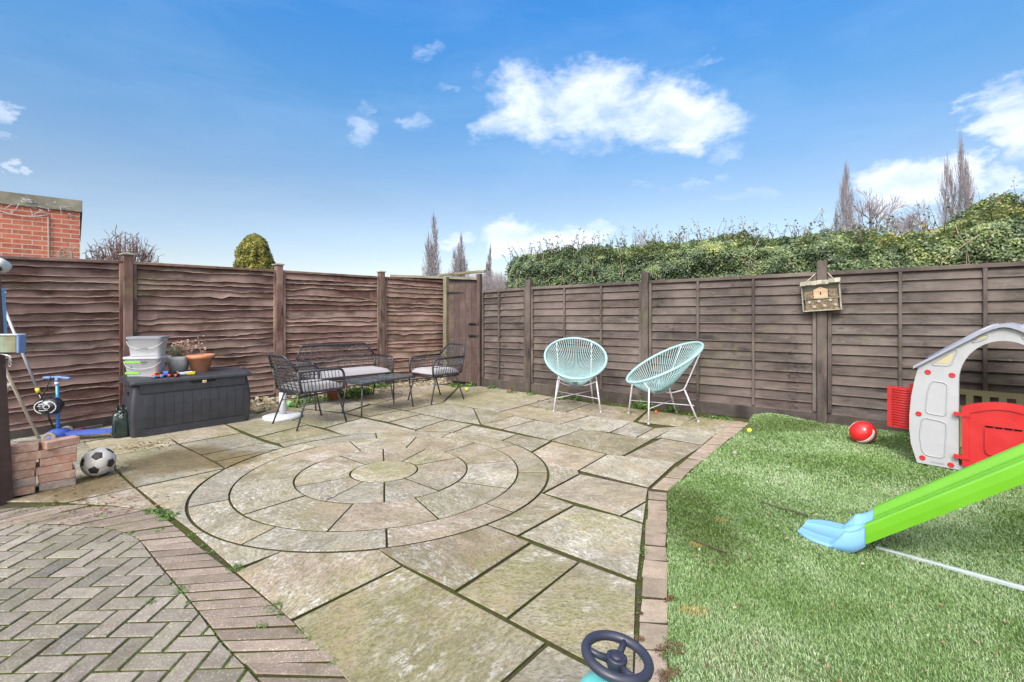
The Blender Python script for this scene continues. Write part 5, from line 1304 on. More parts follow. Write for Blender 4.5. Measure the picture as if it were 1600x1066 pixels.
t = thing('folded_sweeper', 'dark pole with red tip lying on the ground behind the scooter deck', 'pole', ground(70, 676, 0), 0)
b = MB(); b.tube([ground(20, 690, .03), ground(160, 664, .03)], .011, 8); b.build('dark_tube', M['grey_plastic'], t, True)
b = MB(); b.tube([ground(112, 675, .055), ground(132, 670, .055)], .014, 8); b.build('red_tip', M['play_red'], t, True)

# ------------------------------------------------------------------ bug hotel on the fence post
P3 = Vector((RP[3].x, RP[3].y, 0)); e3 = Vector((gd_.x, gd_.y, 0)); n3 = Vector((e3.y, -e3.x, 0))
bo = P3 + n3 * .115 + Vector((0, 0, 1.505)) - e3 * .005
t = thing('bug_hotel', 'rectangular wooden insect house hung by string on the dark fence post', 'insect house', bo, math.atan2(e3.y, e3.x))
tl = Matrix.Rotation(R(-4), 3, 'Y'); Wd, Hd, Dp = .38, .335, .075
def BH(x, y, z): return tl @ Vector((x, y, z))
for nm, c, s_ in (('side_wall', (-Wd / 2 + .008, 0, -.015), (.014, Dp, Hd - .03)), ('side_wall', (Wd / 2 - .008, 0, .0), (.014, Dp, Hd)), ('floor_board', (0, 0, -Hd / 2 + .006), (Wd - .034, Dp, .012)), ('shelf', (0, -.002, -.025), (Wd - .034, Dp - .006, .008)), ('back_board', (0, Dp / 2 + .004, -.01), (Wd, .006, Hd - .03))):
    b = MB(); b.tone(); b.box(BH(*c), s_, tl, .002, (0, 2, 1)); b.build(nm, M['pale_wood'], t)
b = MB(); b.tone(.6, .3, .2); b.prism([(-.068, -.020), (.068, -.020), (.068, .075), (0, .108), (-.068, .075)], lambda x, z, d: BH(x, d, z), -.036, -.02); fb = b.build('nest_front', M['new_wood'], t)
b = MB(); b.box(BH(0, -.0365, .032), (.012, .003, .032), tl); b.build('nest_slot', M['gap'], fb)
for (x0, x1, z0, z1) in ((-.158, -.075, -.018, .062), (.075, .158, -.018, .075), (-.158, .158, -.155, -.032)):
    b = MB(); r_ = .0072; z = z0 + r_; row = 0
    while z < z1:
        x = x0 + r_ + (r_ if row % 2 else 0)
        while x < x1:
            rr_ = r_ * random.uniform(.75, 1.0); dp_ = random.uniform(-.036, -.026); b.tone()
            c0 = BH(x, dp_, z); c1 = BH(x, .02, z); ax = (c0 - c1).normalized(); b.tube([c1, c0], rr_, 7); b.m = 1; b.tube([c0 - ax * .004, c0 + ax * .0006], rr_ * random.uniform(.25, .5), 6); b.m = 0; x += r_ * 2.02
        z += r_ * 1.8; row += 1
    b.build('reed_bundle', [M['reed'], M['gap']], t)
for (x, z) in ((-.115, -.06), (-.02, -.055), (.09, -.050), (.135, -.105), (.03, -.11), (-.07, -.115)):
    b = MB(); c0 = BH(x, -.040, z); b.tube([BH(x, .0, z), c0], .017, 12); b.build('drilled_log', M['pale_wood'], t)
for i in range(7):
    x = -Wd / 2 - .006 + (Wd + .012) * (i + .5) / 7; b = MB(); b.tone(); b.box(BH(x, -.018, Hd / 2 - .010 + (.012 if i > 4 else .004 * (i % 2))), (.055, Dp + .05, .010), tl @ Matrix.Rotation(R(24), 3, 'X'), .002, (1, 0, 2)); b.build('roof_shingle', M['pale_wood'], t)
for s_ in (-1, 1):
    b = MB(); b.tube([BH(s_ * .145, -.01, Hd / 2), (s_ * .062, .045, .262 if s_ < 0 else .272)], .004, 5); b.build('string', M['string'], t)
b = MB(); b.tube([(-.062, .045, .262), (-.060, .17, .265), (.060, .17, .272), (.062, .045, .272)], .004, 5); b.build('string', M['string'], t)
# ------------------------------------------------------------------ playhouse
ho = Vector((3.472, 4.114, 0)); hd_ = Vector((.669, -.743, 0)).normalized(); hn = Vector((.743, .669, 0)).normalized()     # along the front, into the house
hz = .028
t = thing('playhouse', 'grey plastic playhouse with red half door and open red shutter', 'playhouse', ho + Vector((0, 0, hz)), 0)
HW, HD = 1.05, .98
def HF(d0=0.0): return lambda a, z, d: ho + hd_ * a + hn * (d0 + d) + Vector((0, 0, z + hz))
def arc(cx, cz, rx, rz_, a0, a1, n): return [(cx + rx * math.cos(R(a0 + (a1 - a0) * i / n)), cz + rz_ * math.sin(R(a0 + (a1 - a0) * i / n))) for i in range(n + 1)]
def mirror(P): return [(HW - x, z) for x, z in P][::-1]
sideL = [(.0, .0), (-.022, .08), (-.042, .16), (-.052, .28), (-.052, .40), (-.040, .56), (-.018, .70), (.012, .835)]
roofL = [(.025, .865), (.40, 1.125), (.46, 1.155)]
roofC = [(.525, 1.165)]
half = sideL + roofL + roofC
outline = half + mirror(half[:-1])
arch = [(.262, .0)] + [(.262, .72)] + arc(.525, .72, .263, .345, 180, 0, 22)[1:-1] + [(HW - .262, .72), (HW - .262, .0)]
front = half + mirror(half[:-1]) + arch[::-1]      # one band: up the outside, back down round the arch
b = MB(); b.tone(.5, .5, .5); b.prism(front, HF(), 0.0, .055); fw = b.build('front_wall', M['play_grey'], t, True)
def rim(par, P, mat='play_grey', d=-.003, r=.0042, closed=True, f=None):
    f = f or HF(); q = rounded([Vector((x, z, 0)) for x, z in P], .035, 5, closed)
    b = MB(); b.tube([f(p.x, p.y, d) for p in q], r, 6, closed); return b.build('moulded_rim', M[mat], par, True)
def raised(par, P, mat, f, d0, d1, rad=.03, name='moulded_panel'):
    q = rounded([Vector((x, z, 0)) for x, z in P], rad, 5, True); b = MB(); b.prism([(p.x, p.y) for p in q], f, d0, d1); return b.build(name, M[mat], par, True)
for mir in (0, 1):
    fx = (lambda P: mirror(P)) if mir else (lambda P: P)
    for P in ([(.055, .435), (.185, .425), (.195, .70), (.095, .715), (.070, .62)], [(.030, .115), (.060, .075), (.175, .075), (.19, .375), (.035, .395), (.018, .25)]):
        rim(fw, fx(P)); q = [(x * .92 + .01, z * .97 + .01) for x, z in P]
    P = [(.085, .845), (.215, .845), (.262, .995)]; rim(fw, fx(P)); raised(fw, fx([(.11, .86), (.205, .86), (.24, .965)]), 'play_cream_lit', HF(), -.002, .002, .02)
    P = [(.33, 1.035), (.425, 1.075), (.44, 1.12), (.395, 1.10)]; rim(fw, fx(P)); raised(fw, fx([(.35, 1.055), (.42, 1.085), (.425, 1.105), (.395, 1.09)]), 'play_cream_lit', HF(), -.002, .002, .01)
    for (x, z) in ((.070, .782), (.222, .770), (.010, .420), (.035, .050), (.215, .030)):
        x_ = HW - x if mir else x; b = MB(); c = HF()(x_, z, 0); Mx = Matrix((hd_, Vector((0, 0, 1)), -hn)).transposed()
        b.lathe([(.021, -.002), (.021, .004), (.017, .007), (.012, .005), (1e-5, .005)], c, 20, Mx); b.build('red_bolt', M['play_red'], t, True)
raised(fw, [(.09, .022), (.175, .022), (.175, .034), (.09, .034)], 'grey_plastic', HF(), -.002, .002, .004, 'moulded_slot')
b = MB(); b.prism([(.262, .0), (.788, .0), (.788, .035), (.262, .035)], HF(), .004, .05); b.build('threshold', M['play_grey'], t, True)
# roof: two slopes, rounded ridge, with ribs
b = MB(); V = []; F = []; prof = [(-.022, .828)] + [(.0, .845), (.40, 1.142), (.455, 1.175), (.50, 1.192), (.525, 1.195)]; prof = prof + mirror(prof[:-1]); m_ = len(prof); nd = 13
for j in range(nd):
    d = -.035 + (HD + .07) * j / (nd - 1)
    for (x, z) in prof: V.append(HF()(x, z, d))
    for (x, z) in prof: V.append(HF()(x, z - .024, d))
for j in range(nd - 1):
    for i in range(m_ - 1):
        a = j * 2 * m_ + i; c = (j + 1) * 2 * m_ + i; F += [(a, a + 1, c + 1, c), (a + m_, c + m_, c + m_ + 1, a + m_ + 1)]
    a = j * 2 * m_; c = (j + 1) * 2 * m_; F += [(a, c, c + m_, a + m_), (a + m_ - 1, a + 2 * m_ - 1, c + 2 * m_ - 1, c + m_ - 1)]
for j in (0, nd - 1):
    for i in range(m_ - 1): a = j * 2 * m_ + i; F.append((a, a + m_, a + m_ + 1, a + 1))
b.add(V, F); rf = b.build('roof', M['play_roof'], t, True)
for k in range(9):
    d = .03 + (HD - .05) * k / 8
    for mir in (0, 1):
        P = [(.07, .900), (.38, 1.132), (.45, 1.177)]; P = [(HW - x, z) for x, z in P] if mir else P
        b = MB(); b.tube([HF()(x, z, d) for x, z in P], .012, 6); b.build('roof_rib', M['play_roof'], rf, True)
b = MB(); b.prism([(.40, 0), (.47, .034), (.58, .034), (.65, 0)], lambda x, z, d: HF()(x, z + 1.165 - abs(x - .525) * .25, d), .02, HD - .02)
b.build('ridge_cap', M['play_roof'], rf, True)
# side walls with window openings, and a rear wall with picket slots
for side in (0, 1):
    a = .0 if side == 0 else HW; sgn = 1 if side == 0 else -1
    SF = lambda u, z, d, a=a, sgn=sgn: ho + hd_ * (a + sgn * (.012 + d)) + hn * u + Vector((0, 0, z + hz))
    b = MB(); outer = [(.055, 0), (HD - .055, 0), (HD - .055, .83), (.055, .83)]
    for P in ([(.055, 0), (HD - .055, 0), (HD - .055, .28), (.055, .28)], [(.055, .28), (.22, .28), (.22, .70), (.055, .70)], [(HD - .22, .28), (HD - .055, .28), (HD - .055, .70), (HD - .22, .70)], [(.055, .70), (HD - .055, .70), (HD - .055, .83), (.055, .83)]):
        b.prism(P, SF, 0, .03)
    sw = b.build('side_wall', M['play_cream_lit'], t, True)
    b = MB()
    for z in [.06 * q for q in range(1, 14)]: b.tube([SF(.06, z, .032), SF(.215, z, .032)], .0022, 4); b.tube([SF(HD - .215, z, .032), SF(HD - .06, z, .032)], .0022, 4)
    for u in (.11, .17, HD - .17, HD - .11): b.tube([SF(u, .02, .032), SF(u, .82, .032)], .0022, 4)
    b.build('brick_pattern', M['pale_wood'], sw, True)
# rear wall: legs at both sides, low panel with slots, opening above
RBk = HF(HD - .055)
b = MB(); b.prism([(.012, 0), (.14, 0), (.14, .80), (.30, 1.0), (.42, 1.06), (.525, 1.085), (.63, 1.06), (.75, 1.0), (.91, .80), (.91, 0), (1.038, 0), (1.038, .835), (.65, 1.12), (.525, 1.155), (.40, 1.12), (.012, .835)], RBk, 0, .045)
x = .14
b.prism([(.14, .0), (.91, .0), (.91, .40), (.14, .40)], RBk, .004, .04); b.prism([(.14, .505), (.91, .505), (.91, .555), (.14, .555)], RBk, .004, .04)
for q in range(8): xx = .14 + .77 * q / 7 - .02; b.prism([(max(.14, xx), .40), (min(.91, xx + .05), .40), (min(.91, xx + .05), .505), (max(.14, xx), .505)], RBk, .004, .04)
bw_ = b.build('rear_wall', M['play_cream_lit'], t, True)
for (x, z) in ((.08, .76), (.08, .40), (.97, .76)):
    b = MB(); Mx = Matrix((hd_, Vector((0, 0, 1)), -hn)).transposed(); b.lathe([(.021, -.002), (.021, .006), (1e-5, .006)], RBk(x, z, -.001), 18, Mx); b.build('red_bolt', M['play_red'], t, True)
# red half door
DF = HF(-.022)
dp = [(.285, .045), (.285, .525)] + [(.285 + .48 * q / 12, .525 + .062 * math.sin(math.pi * q / 12) ** .8) for q in range(1, 12)] + [(.765, .525), (.765, .045)]
b = MB(); b.prism(dp[::-1], DF, 0, .026); dr = b.build('door', M['play_red'], t, True)
fr_o = [(.295, .055), (.295, .520)] + [(.285 + .48 * q / 12, .515 + .060 * math.sin(math.pi * q / 12) ** .8) for q in range(1, 12)] + [(.755, .520), (.755, .055)]
b = MB()
inner = [(.325, .10), (.325, .475)] + [(.325 + .40 * q / 12, .475 + .055 * math.sin(math.pi * q / 12)) for q in range(1, 12)] + [(.725, .475), (.725, .10)]
b.prism([(.285, .045), (.285, .527)] + dp[2:-2] + [(.765, .527), (.765, .045)] + inner[::-1] + [(.325, .10), (.285, .045)], DF, -.010, -.0005) if False else None
k = len(inner)
for ring_a, ring_b in ((dp, inner),):
    # raised frame as quads between outer and inner outlines
    A = [Vector((x, z)) for x, z in dp]; B = [Vector((x, z)) for x, z in inner]
    n = len(A); V = [DF(p.x, p.y, -.010) for p in A] + [DF(p.x, p.y, -.010) for p in B] + [DF(p.x, p.y, 0) for p in A] + [DF(p.x, p.y, .0) for p in B]
    F = []
    for i in range(n):
        j = (i + 1) % n; F += [(i, j, n + j, n + i), (2 * n + i, 2 * n + j, j, i), (n + i, n + j, 3 * n + j, 3 * n + i)]
    b.add(V, F)
b.build('door_frame', M['play_red'], dr, True)
raised(dr, [(.415, .19), (.435, .165), (.60, .165), (.625, .19), (.625, .375), (.415, .375)], 'play_red', DF, -.014, 0, .02, 'letter_panel')
b = MB(); b.prism([(.415, .395)] + [(.415 + .21 * q / 10, .395 + .055 * math.sin(math.pi * q / 10) ** .7) for q in range(11)] + [(.625, .395)], DF, -.016, 0); b.build('letter_flap', M['play_red'], dr, True)
for q in range(4):
    b = MB(); x = .420 + .052 * q; b.prism([(x, .378), (x + .040, .378), (x + .040, .392), (x, .392)], DF, -.0012, .001); b.build('letter_slot', M['gap'], dr, True)
for z in (.115, .46):
    b = MB(); b.prism([(.235, z - .014), (.33, z - .014), (.33, z + .014), (.235, z + .014)], DF, -.018, .020); b.build('door_hinge', M['play_red'], dr, True)
# open red shutter on the side window
so = ho + hn * .17 + Vector((0, 0, hz)); sdir = (-hd_ * .95 + hn * .12).normalized(); sn = Vector((sdir.y, -sdir.x, 0))
sn = sn if sn.dot(Vector((0, -1, 0))) > 0 else -sn
SH = lambda a, z, d: so + sdir * a + Vector((0, 0, z)) + sn * d
b = MB(); b.prism([(.03, .245), (.03, .615), (.235, .615), (.235, .245)], SH, 0, .022); sh = b.build('shutter', M['play_red'], t, True)
for q in range(15):
    b = MB(); z = .272 + .0228 * q; b.tube([SH(.065, z, .024), SH(.200, z, .024)], .0055, 5); b.build('louvre', M['play_red'], sh, True)
b = MB(); b.prism([(.015, .615), (.015, .65), (.075, .65), (.075, .615)], SH, .004, .018); b.build('shutter_hinge', M['play_red'], sh, True)

# ------------------------------------------------------------------ slide
s_ax = Vector((.71, -.70, 0)).normalized(); n_ax = Vector((.70, .71, 0)).normalized(); N0 = Vector((1.80, 2.58, 0))
t = thing('slide', 'lime green child slide with sky blue foot on the turf', 'slide', N0, 0)
SW = .36; SLO = .81
lz = .012
def SP(u, w_, z): return N0 + s_ax * u + n_ax * w_ + Vector((0, 0, z))
# cross-section across the chute: (w, height above the underside)
XS = [(0, 0), (-.003, .045), (.0, .088), (.004, .097), (.012, .102), (.026, .102), (.035, .097), (.041, .088), (.052, .060), (.058, .055), (.075, .053), (.082, .048), (.095, .024), (.105, .020), (.18, .018), (.255, .020), (.265, .024), (.278, .048), (.285, .053), (.302, .055), (.308, .060), (.319, .088), (.325, .097), (.334, .102), (.348, .102), (.356, .097), (.360, .088), (.363, .045), (.360, 0)]
XB = [(.352, .0), (.30, .004), (.18, .002), (.06, .004), (.008, .0)]
loop = XS + XB
def chute(u0, u1, nseg, zf, hs=lambda u: 1.0, name='chute', mat='lime', wide=lambda u: 1.0):
    b = MB(); V = []; F = []; m_ = len(loop)
    for j in range(nseg + 1):
        u = u0 + (u1 - u0) * j / nseg
        for (w_, h_) in loop:
            ww = SW / 2 + (w_ - SW / 2) * wide(u); hh = h_ if h_ < .03 else .02 + (h_ - .02) * hs(u)
            V.append(SP(u, ww, zf(u) + hh * 1.05))
    for j in range(nseg):
        for i in range(m_): F.append((j * m_ + i, j * m_ + (i + 1) % m_, (j + 1) * m_ + (i + 1) % m_, (j + 1) * m_ + i))
    F += [tuple(range(m_)), tuple(nseg * m_ + i for i in range(m_))[::-1]]
    b.add(V, F, None, name != 'chute'); o = b.build(name, M[mat], t, True); return o
up_ = lambda u: .045 + SLO * (u - .042) + .02 * max(0, 1 - abs(u - .05) / .1)
ch = chute(.075, 1.35, 26, lambda u: lz + .045 + SLO * (u - .042), name='chute')
def footz(u): return lz + (0 if u < -.02 else (u + .02) ** 1.15 * .82 * .62 / .62) if u < .075 else lz + .045 + SLO * (u - .042)
def fz(u):
    if u <= -.03: return lz
    k = (u + .03) / .115; return lz + (.045 + SLO * .033) * k * k * (1.0 if k < 1 else 1) if k < 1 else lz + .045 + SLO * (u - .042)
def fh(u): return 0.02 if u < -.075 else min(1.0, max(.02, (u + .075) / .06))
def fw_(u): return 1.0 if u > -.06 else max(.5, (1 - ((-.06 - u) / .205) ** 3.2 * .55))
chute(-.25, .082, 34, fz, fh, 'blue_foot', 'skyblue', lambda u: fw_(u) * (1.03 if u > -.06 else 1.0))
b = MB(); b.bar(SP(.10, .17, .020), SP(1.45, .17, .020), .022, .022, .004); b.build('tie_bar', M['pale_metal'], t, True)
for w_ in (.06, .30):
    b = MB(); b.tube([SP(1.32, w_, 1.10), SP(1.45, w_ + (.06 if w_ > .1 else -.06), .0)], .018, 10); b.build('support_leg', M['pale_metal'], t, True)
b = MB(); b.prism([(-.0, 0), (.36, 0), (.36, .05), (0, .05)], lambda w_, z, d: SP(1.33 + d, w_, 1.10 + z), 0, .22); b.build('platform', M['skyblue'], t, True)
for k in range(4):
    b = MB(); z = .22 + .23 * k; u = 1.42 + (1.10 - z) * .22; b.tube([SP(u, .02, z), SP(u, .34, z)], .016, 10); b.build('ladder_rung', M['skyblue'], t, True)
for w_ in (.01, .35):
    b = MB(); b.tube([SP(1.53, w_, 1.12), SP(1.70, w_, .0)], .018, 10); b.build('ladder_rail', M['lime'], t, True)

# ------------------------------------------------------------------ ride-on toy with steering wheel
Y0 = 1.355; wc = Vector(((964 - 800) * Y0 / FPX, Y0, EYE - Y0 * (1026 - HOR) / FPX))
t = thing('ride_on_toy', 'slate steering wheel of a turquoise ride-on toy beside the kerb setts', 'ride-on toy', (wc.x, wc.y, 0), 0)
nW = Vector((.15, .0, 1)).normalized(); xW = Vector((1, 0, 0)); xW = (xW - nW * xW.dot(nW)).normalized(); yW = nW.cross(xW)
WP = lambda x, y, z: wc + xW * x + yW * y + nW * z
b = MB(); b.tube([WP(.088 * math.cos(a / 56 * 6.2832), .088 * math.sin(a / 56 * 6.2832), 0) for a in range(56)], .0138, 12, True); b.build('wheel_rim', M['wheel'], t, True)
for a in (62, 172, 292):
    b = MB(); b.tube([WP(.02 * math.cos(R(a)), .02 * math.sin(R(a)), -.012), WP(.05 * math.cos(R(a)), .05 * math.sin(R(a)), -.009), WP(.086 * math.cos(R(a)), .086 * math.sin(R(a)), 0)], [.011, .0095, .0105], 10); b.build('spoke', M['wheel'], t, True)
Mw = Matrix((xW, yW, nW)).transposed()
b = MB(); b.lathe([(.016, -.06), (.018, -.04), (.028, -.022), (.030, -.004), (.029, .000), (.0175, .001), (.0165, -.001), (.015, .003), (.012, .0055), (1e-5, .0065)], wc, 32, Mw); hb2 = b.build('hub', M['wheel'], t, True)
for a in (20, 80, 140, 200, 260, 320):
    b = MB(); b.lathe([(1e-5, .0014), (.0022, .0014), (.0022, .0005)], WP(.0235 * math.cos(R(a)), .0235 * math.sin(R(a)), 0), 8, Mw); b.build('screw', M['gap'], hb2, True)
b = MB(); b.tube([WP(0, 0, -.05), WP(0, -.0, -.14), Vector((wc.x - .06, wc.y - .08, .13))], [.014, .016, .02], 12); b.build('steering_stem', M['wheel'], t, True)
# turquoise scoop-shaped body under and behind the wheel
bc = Vector((wc.x - .045, wc.y - .095, -.022)); b = MB(); V = []; F = []; n0 = 28
for (k, sx_, sy_, z) in ((0, .06, .10, .06), (1, .085, .16, .12), (2, .088, .165, .22), (3, .08, .14, .285), (4, .06, .09, .312), (5, .03, .04, .322)):
    for i in range(n0): a = i / n0 * 2 * math.pi; V.append(bc + Vector((sx_ * math.cos(a), sy_ * math.sin(a) - .0 * k + (.03 * k if False else 0), z)))
for j in range(5):
    for i in range(n0): F.append((j * n0 + i, j * n0 + (i + 1) % n0, (j + 1) * n0 + (i + 1) % n0, (j + 1) * n0 + i))
F += [tuple(range(n0))[::-1], tuple(5 * n0 + i for i in range(n0))]; b.add(V, F, None, True); b.build('toy_body', M['turquoise'], t, True)
for (x, y) in ((-.11, .05), (.11, .05), (0, -.16)):
    b = MB(); b.lathe([(.012, -.016), (.045, -.016), (.05, -.008), (.05, .008), (.045, .016), (.012, .016)], bc + Vector((x, y, .05)), 22, Matrix.Rotation(R(90), 3, 'Y')); b.build('toy_wheel', M['wheel'], t, True)
# ================================================================== planting and what lies beyond the fences
def leaf_cards(name, P, Nrm, size, tone, mats, parent=None, kind=None, asp=.45, jitter=.8, fold=True):
    """one small pointed leaf (two folded halves) per point"""
    n = len(P); P = np.asarray(P); N = np.asarray(Nrm) + rng.normal(0, jitter, (n, 3)); N /= np.linalg.norm(N, axis=1)[:, None]
    D = rng.normal(size=(n, 3)); D -= N * (D * N).sum(1)[:, None]; D /= np.linalg.norm(D, axis=1)[:, None]; Sd = np.cross(N, D); s = (size * rng.uniform(.6, 1.35, n))[:, None]
    V = np.zeros((n, 4, 3)); V[:, 0] = P - D * s * .5; V[:, 1] = P + Sd * s * asp * .5 + N * s * .12; V[:, 2] = P + D * s * .5; V[:, 3] = P - Sd * s * asp * .5 + N * s * .12
    pc = np.zeros((n, 4, 3)); pc[:, :, 0] = np.clip(tone, 0, 1)[:, None]; pc[:, :, 1] = rng.random((n, 1))
    i0 = np.arange(n)[:, None] * 4; F = np.concatenate([i0 + [[0, 1, 2]], i0 + [[0, 2, 3]]])
    return raw_mesh(name, V.reshape(-1, 3), F.reshape(-1, 3), mats, parent, pc=pc.reshape(-1, 3), kind=kind, nv=3)
# ---- the hedge behind the dark fence
HG0 = Vector((-.14, 8.68)); hdir = Vector((.804, -.5946)); hnr = Vector((.5946, .804)); HL = 9.6
tops = [(700, 400), (785, 402), (820, 395), (900, 388), (1000, 382), (1100, 372), (1200, 368), (1300, 362), (1400, 362), (1460, 352), (1500, 338), (1550, 322), (1600, 314), (1800, 300), (2400, 250)]
def hedge_top(u):
    p = HG0 + hdir * u + hnr * .35; 
    if p.y < .5: return 2.8
    px = 800 + FPX * p.x / p.y
    for (a, ya), (c, yc) in zip(tops, tops[1:]):
        if a <= px <= c: yy = ya + (yc - ya) * (px - a) / (c - a); break
    else: yy = 250 if px > 2400 else 412
    return min(2.95, EYE + p.y * (HOR - yy) / FPX) - .03
t = thing('hedge', 'tall mixed evergreen hedge rising above the dark lap-board fence', 'hedge', (HG0.x, HG0.y, 0))
def hsurf(u, v, w_):  # u along, v 0 front .. 1 rear, w height 0..1
    H_ = hedge_top(u); 
    if w_ > .8: edge = ((w_ - .8) / .2) ** 2 * .30
    else: edge = 0
    q = HG0 + hdir * u
    bul = .16 * mn.noise(Vector((u * 1.1, w_ * 2.2, v * 2))) + .07 * mn.noise(Vector((u * 3.7, w_ * 6, v * 5)))
    off = (.06 + edge - bul) if v < .5 else (1.25 - edge + bul)
    return q, off, H_
nleaf = 165000; U = rng.uniform(-.25, HL, nleaf); kindp = rng.random(nleaf); P = np.zeros((nleaf, 3)); Nn = np.zeros((nleaf, 3)); T = np.zeros(nleaf)
for i in range(nleaf):
    u = U[i]; H_ = hedge_top(max(u, 0)); endf = min(1, max(.0, (u + .25) / .5)) ** .5
    if kindp[i] < .60:    # front face
        w_ = random.random() ** .85; z = 1.45 + (H_ - 1.45) * w_; 
        ed = max(0, (w_ - .72) / .28) ** 2 * .34
        bl = .15 * mn.noise(Vector((u * 1.3, z * 2.2, 0))) + .10 * mn.noise(Vector((u * 4.2, z * 5.0, 3))) + .05 * mn.noise(Vector((u * 11, z * 11, 3)))
        dep = .10 + ed - bl + abs(random.gauss(0, .06)); Nr = (-hnr.x, -hnr.y, .55)
    else:                 # top
        f = random.random(); 
        bl = .20 * mn.noise(Vector((u * 1.5, f * 2.2, 7))) + .15 * mn.noise(Vector((u * 5, f * 6, 9))) + .04 * mn.noise(Vector((u * 13, f * 9, 9)))
        dep = .12 + f * .95; ed = ((abs(f - .5) * 2) ** 4) * .12; z = H_ - ed + bl - abs(random.gauss(0, .05)); w_ = 1; Nr = (0, 0, 1)
    if u < .15: z = 1.4 + (z - 1.4) * (.75 + .25 * endf); dep += (1 - endf) * .25
    q = HG0 + hdir * u + hnr * dep; P[i] = (q.x, q.y, z); Nn[i] = Nr
    clump = mn.noise(Vector((q.x * 5.5, q.y * 5.5, z * 6.5))); big = mn.noise(Vector((u * .9, z * 1.5, 2)))
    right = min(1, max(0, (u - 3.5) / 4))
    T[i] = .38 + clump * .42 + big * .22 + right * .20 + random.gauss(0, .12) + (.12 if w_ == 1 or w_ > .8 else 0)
    if random.random() < .012: T[i] = 1.0
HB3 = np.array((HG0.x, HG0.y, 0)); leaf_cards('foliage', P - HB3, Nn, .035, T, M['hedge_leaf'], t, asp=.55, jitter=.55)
# dense woody interior
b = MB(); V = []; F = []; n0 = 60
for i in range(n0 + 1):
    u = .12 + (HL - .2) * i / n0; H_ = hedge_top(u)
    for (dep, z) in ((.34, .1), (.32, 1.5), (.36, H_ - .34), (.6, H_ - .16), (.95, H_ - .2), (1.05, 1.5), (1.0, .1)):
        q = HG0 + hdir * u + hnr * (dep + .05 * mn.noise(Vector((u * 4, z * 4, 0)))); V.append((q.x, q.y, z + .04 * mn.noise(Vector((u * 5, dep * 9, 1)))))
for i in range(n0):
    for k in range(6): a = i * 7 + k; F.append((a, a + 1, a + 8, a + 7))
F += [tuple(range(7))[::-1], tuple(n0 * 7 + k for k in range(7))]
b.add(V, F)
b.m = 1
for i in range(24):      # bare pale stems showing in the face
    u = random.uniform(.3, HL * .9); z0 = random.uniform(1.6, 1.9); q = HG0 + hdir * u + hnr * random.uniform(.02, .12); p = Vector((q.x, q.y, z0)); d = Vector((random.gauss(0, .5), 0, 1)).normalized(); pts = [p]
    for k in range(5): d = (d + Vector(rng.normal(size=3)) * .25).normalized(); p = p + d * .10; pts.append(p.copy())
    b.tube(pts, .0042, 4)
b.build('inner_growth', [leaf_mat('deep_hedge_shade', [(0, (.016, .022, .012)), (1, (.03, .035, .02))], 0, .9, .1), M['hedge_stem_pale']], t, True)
# shoots standing up out of the top
b = MB(); lp, ln, lt = [], [], []
for i in range(330):
    u = random.uniform(-.1, HL * .82); H_ = hedge_top(max(0, u)); q = HG0 + hdir * u + hnr * random.uniform(.15, .8); p = Vector((q.x, q.y, H_ - .12)); L_ = random.choice([.12, .16, .2, .24, .34]) * random.uniform(.7, 1.2); d = Vector((random.gauss(0, .35), random.gauss(0, .35), 1)).normalized(); pts = [p]
    for k in range(5):
        d = (d + Vector(rng.normal(size=3)) * .13).normalized(); p = p + d * (L_ + .12) / 5; pts.append(p.copy())
        if k > 0:
            for _ in range(random.choice([1, 2, 3, 4])):
                lp.append(p + Vector(rng.normal(size=3)) * .018); ln.append((0, 0, 1)); lt.append(random.uniform(.1, .7) if random.random() < .7 else 1.0)
    b.tube(pts, [.0045 - .0006 * k for k in range(6)], 4)
b.build('foliage_shoots', M['hedge_stem'], t, True)
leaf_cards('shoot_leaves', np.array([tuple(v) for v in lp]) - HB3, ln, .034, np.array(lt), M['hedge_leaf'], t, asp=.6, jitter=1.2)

# ---- trees
def grow(b, p, d, L_, r, depth, spread, up, seg=4, kids=(2, 3), shrink=.72, wig=.12, tips=None):
    pts = [p.copy()]; n = 4
    for k in range(n):
        d = (d + Vector(rng.normal(size=3)) * wig + Vector((0, 0, up))).normalized(); p = p + d * L_ / n; pts.append(p.copy())
    b.tube(pts, [r * (1 - .32 * k / n) for k in range(n + 1)], seg, cap=False)
    if depth == 0:
        if tips is not None: tips.append((p.copy(), d.copy()))
        return
    for _ in range(random.choice(kids)):
        q = pts[random.choice([2, 3, 4, 4])]; side = Vector(rng.normal(size=3)); side = (side - d * side.dot(d)).normalized()
        grow(b, q, (d + side * spread * random.uniform(.6, 1.3)).normalized(), L_ * shrink * random.uniform(.75, 1.15), r * .62, depth - 1, spread, up, max(3, seg - 1), kids, shrink, wig, tips)
def far_point(px, Y): return Vector(((px - 800) * Y / FPX, Y, 0))
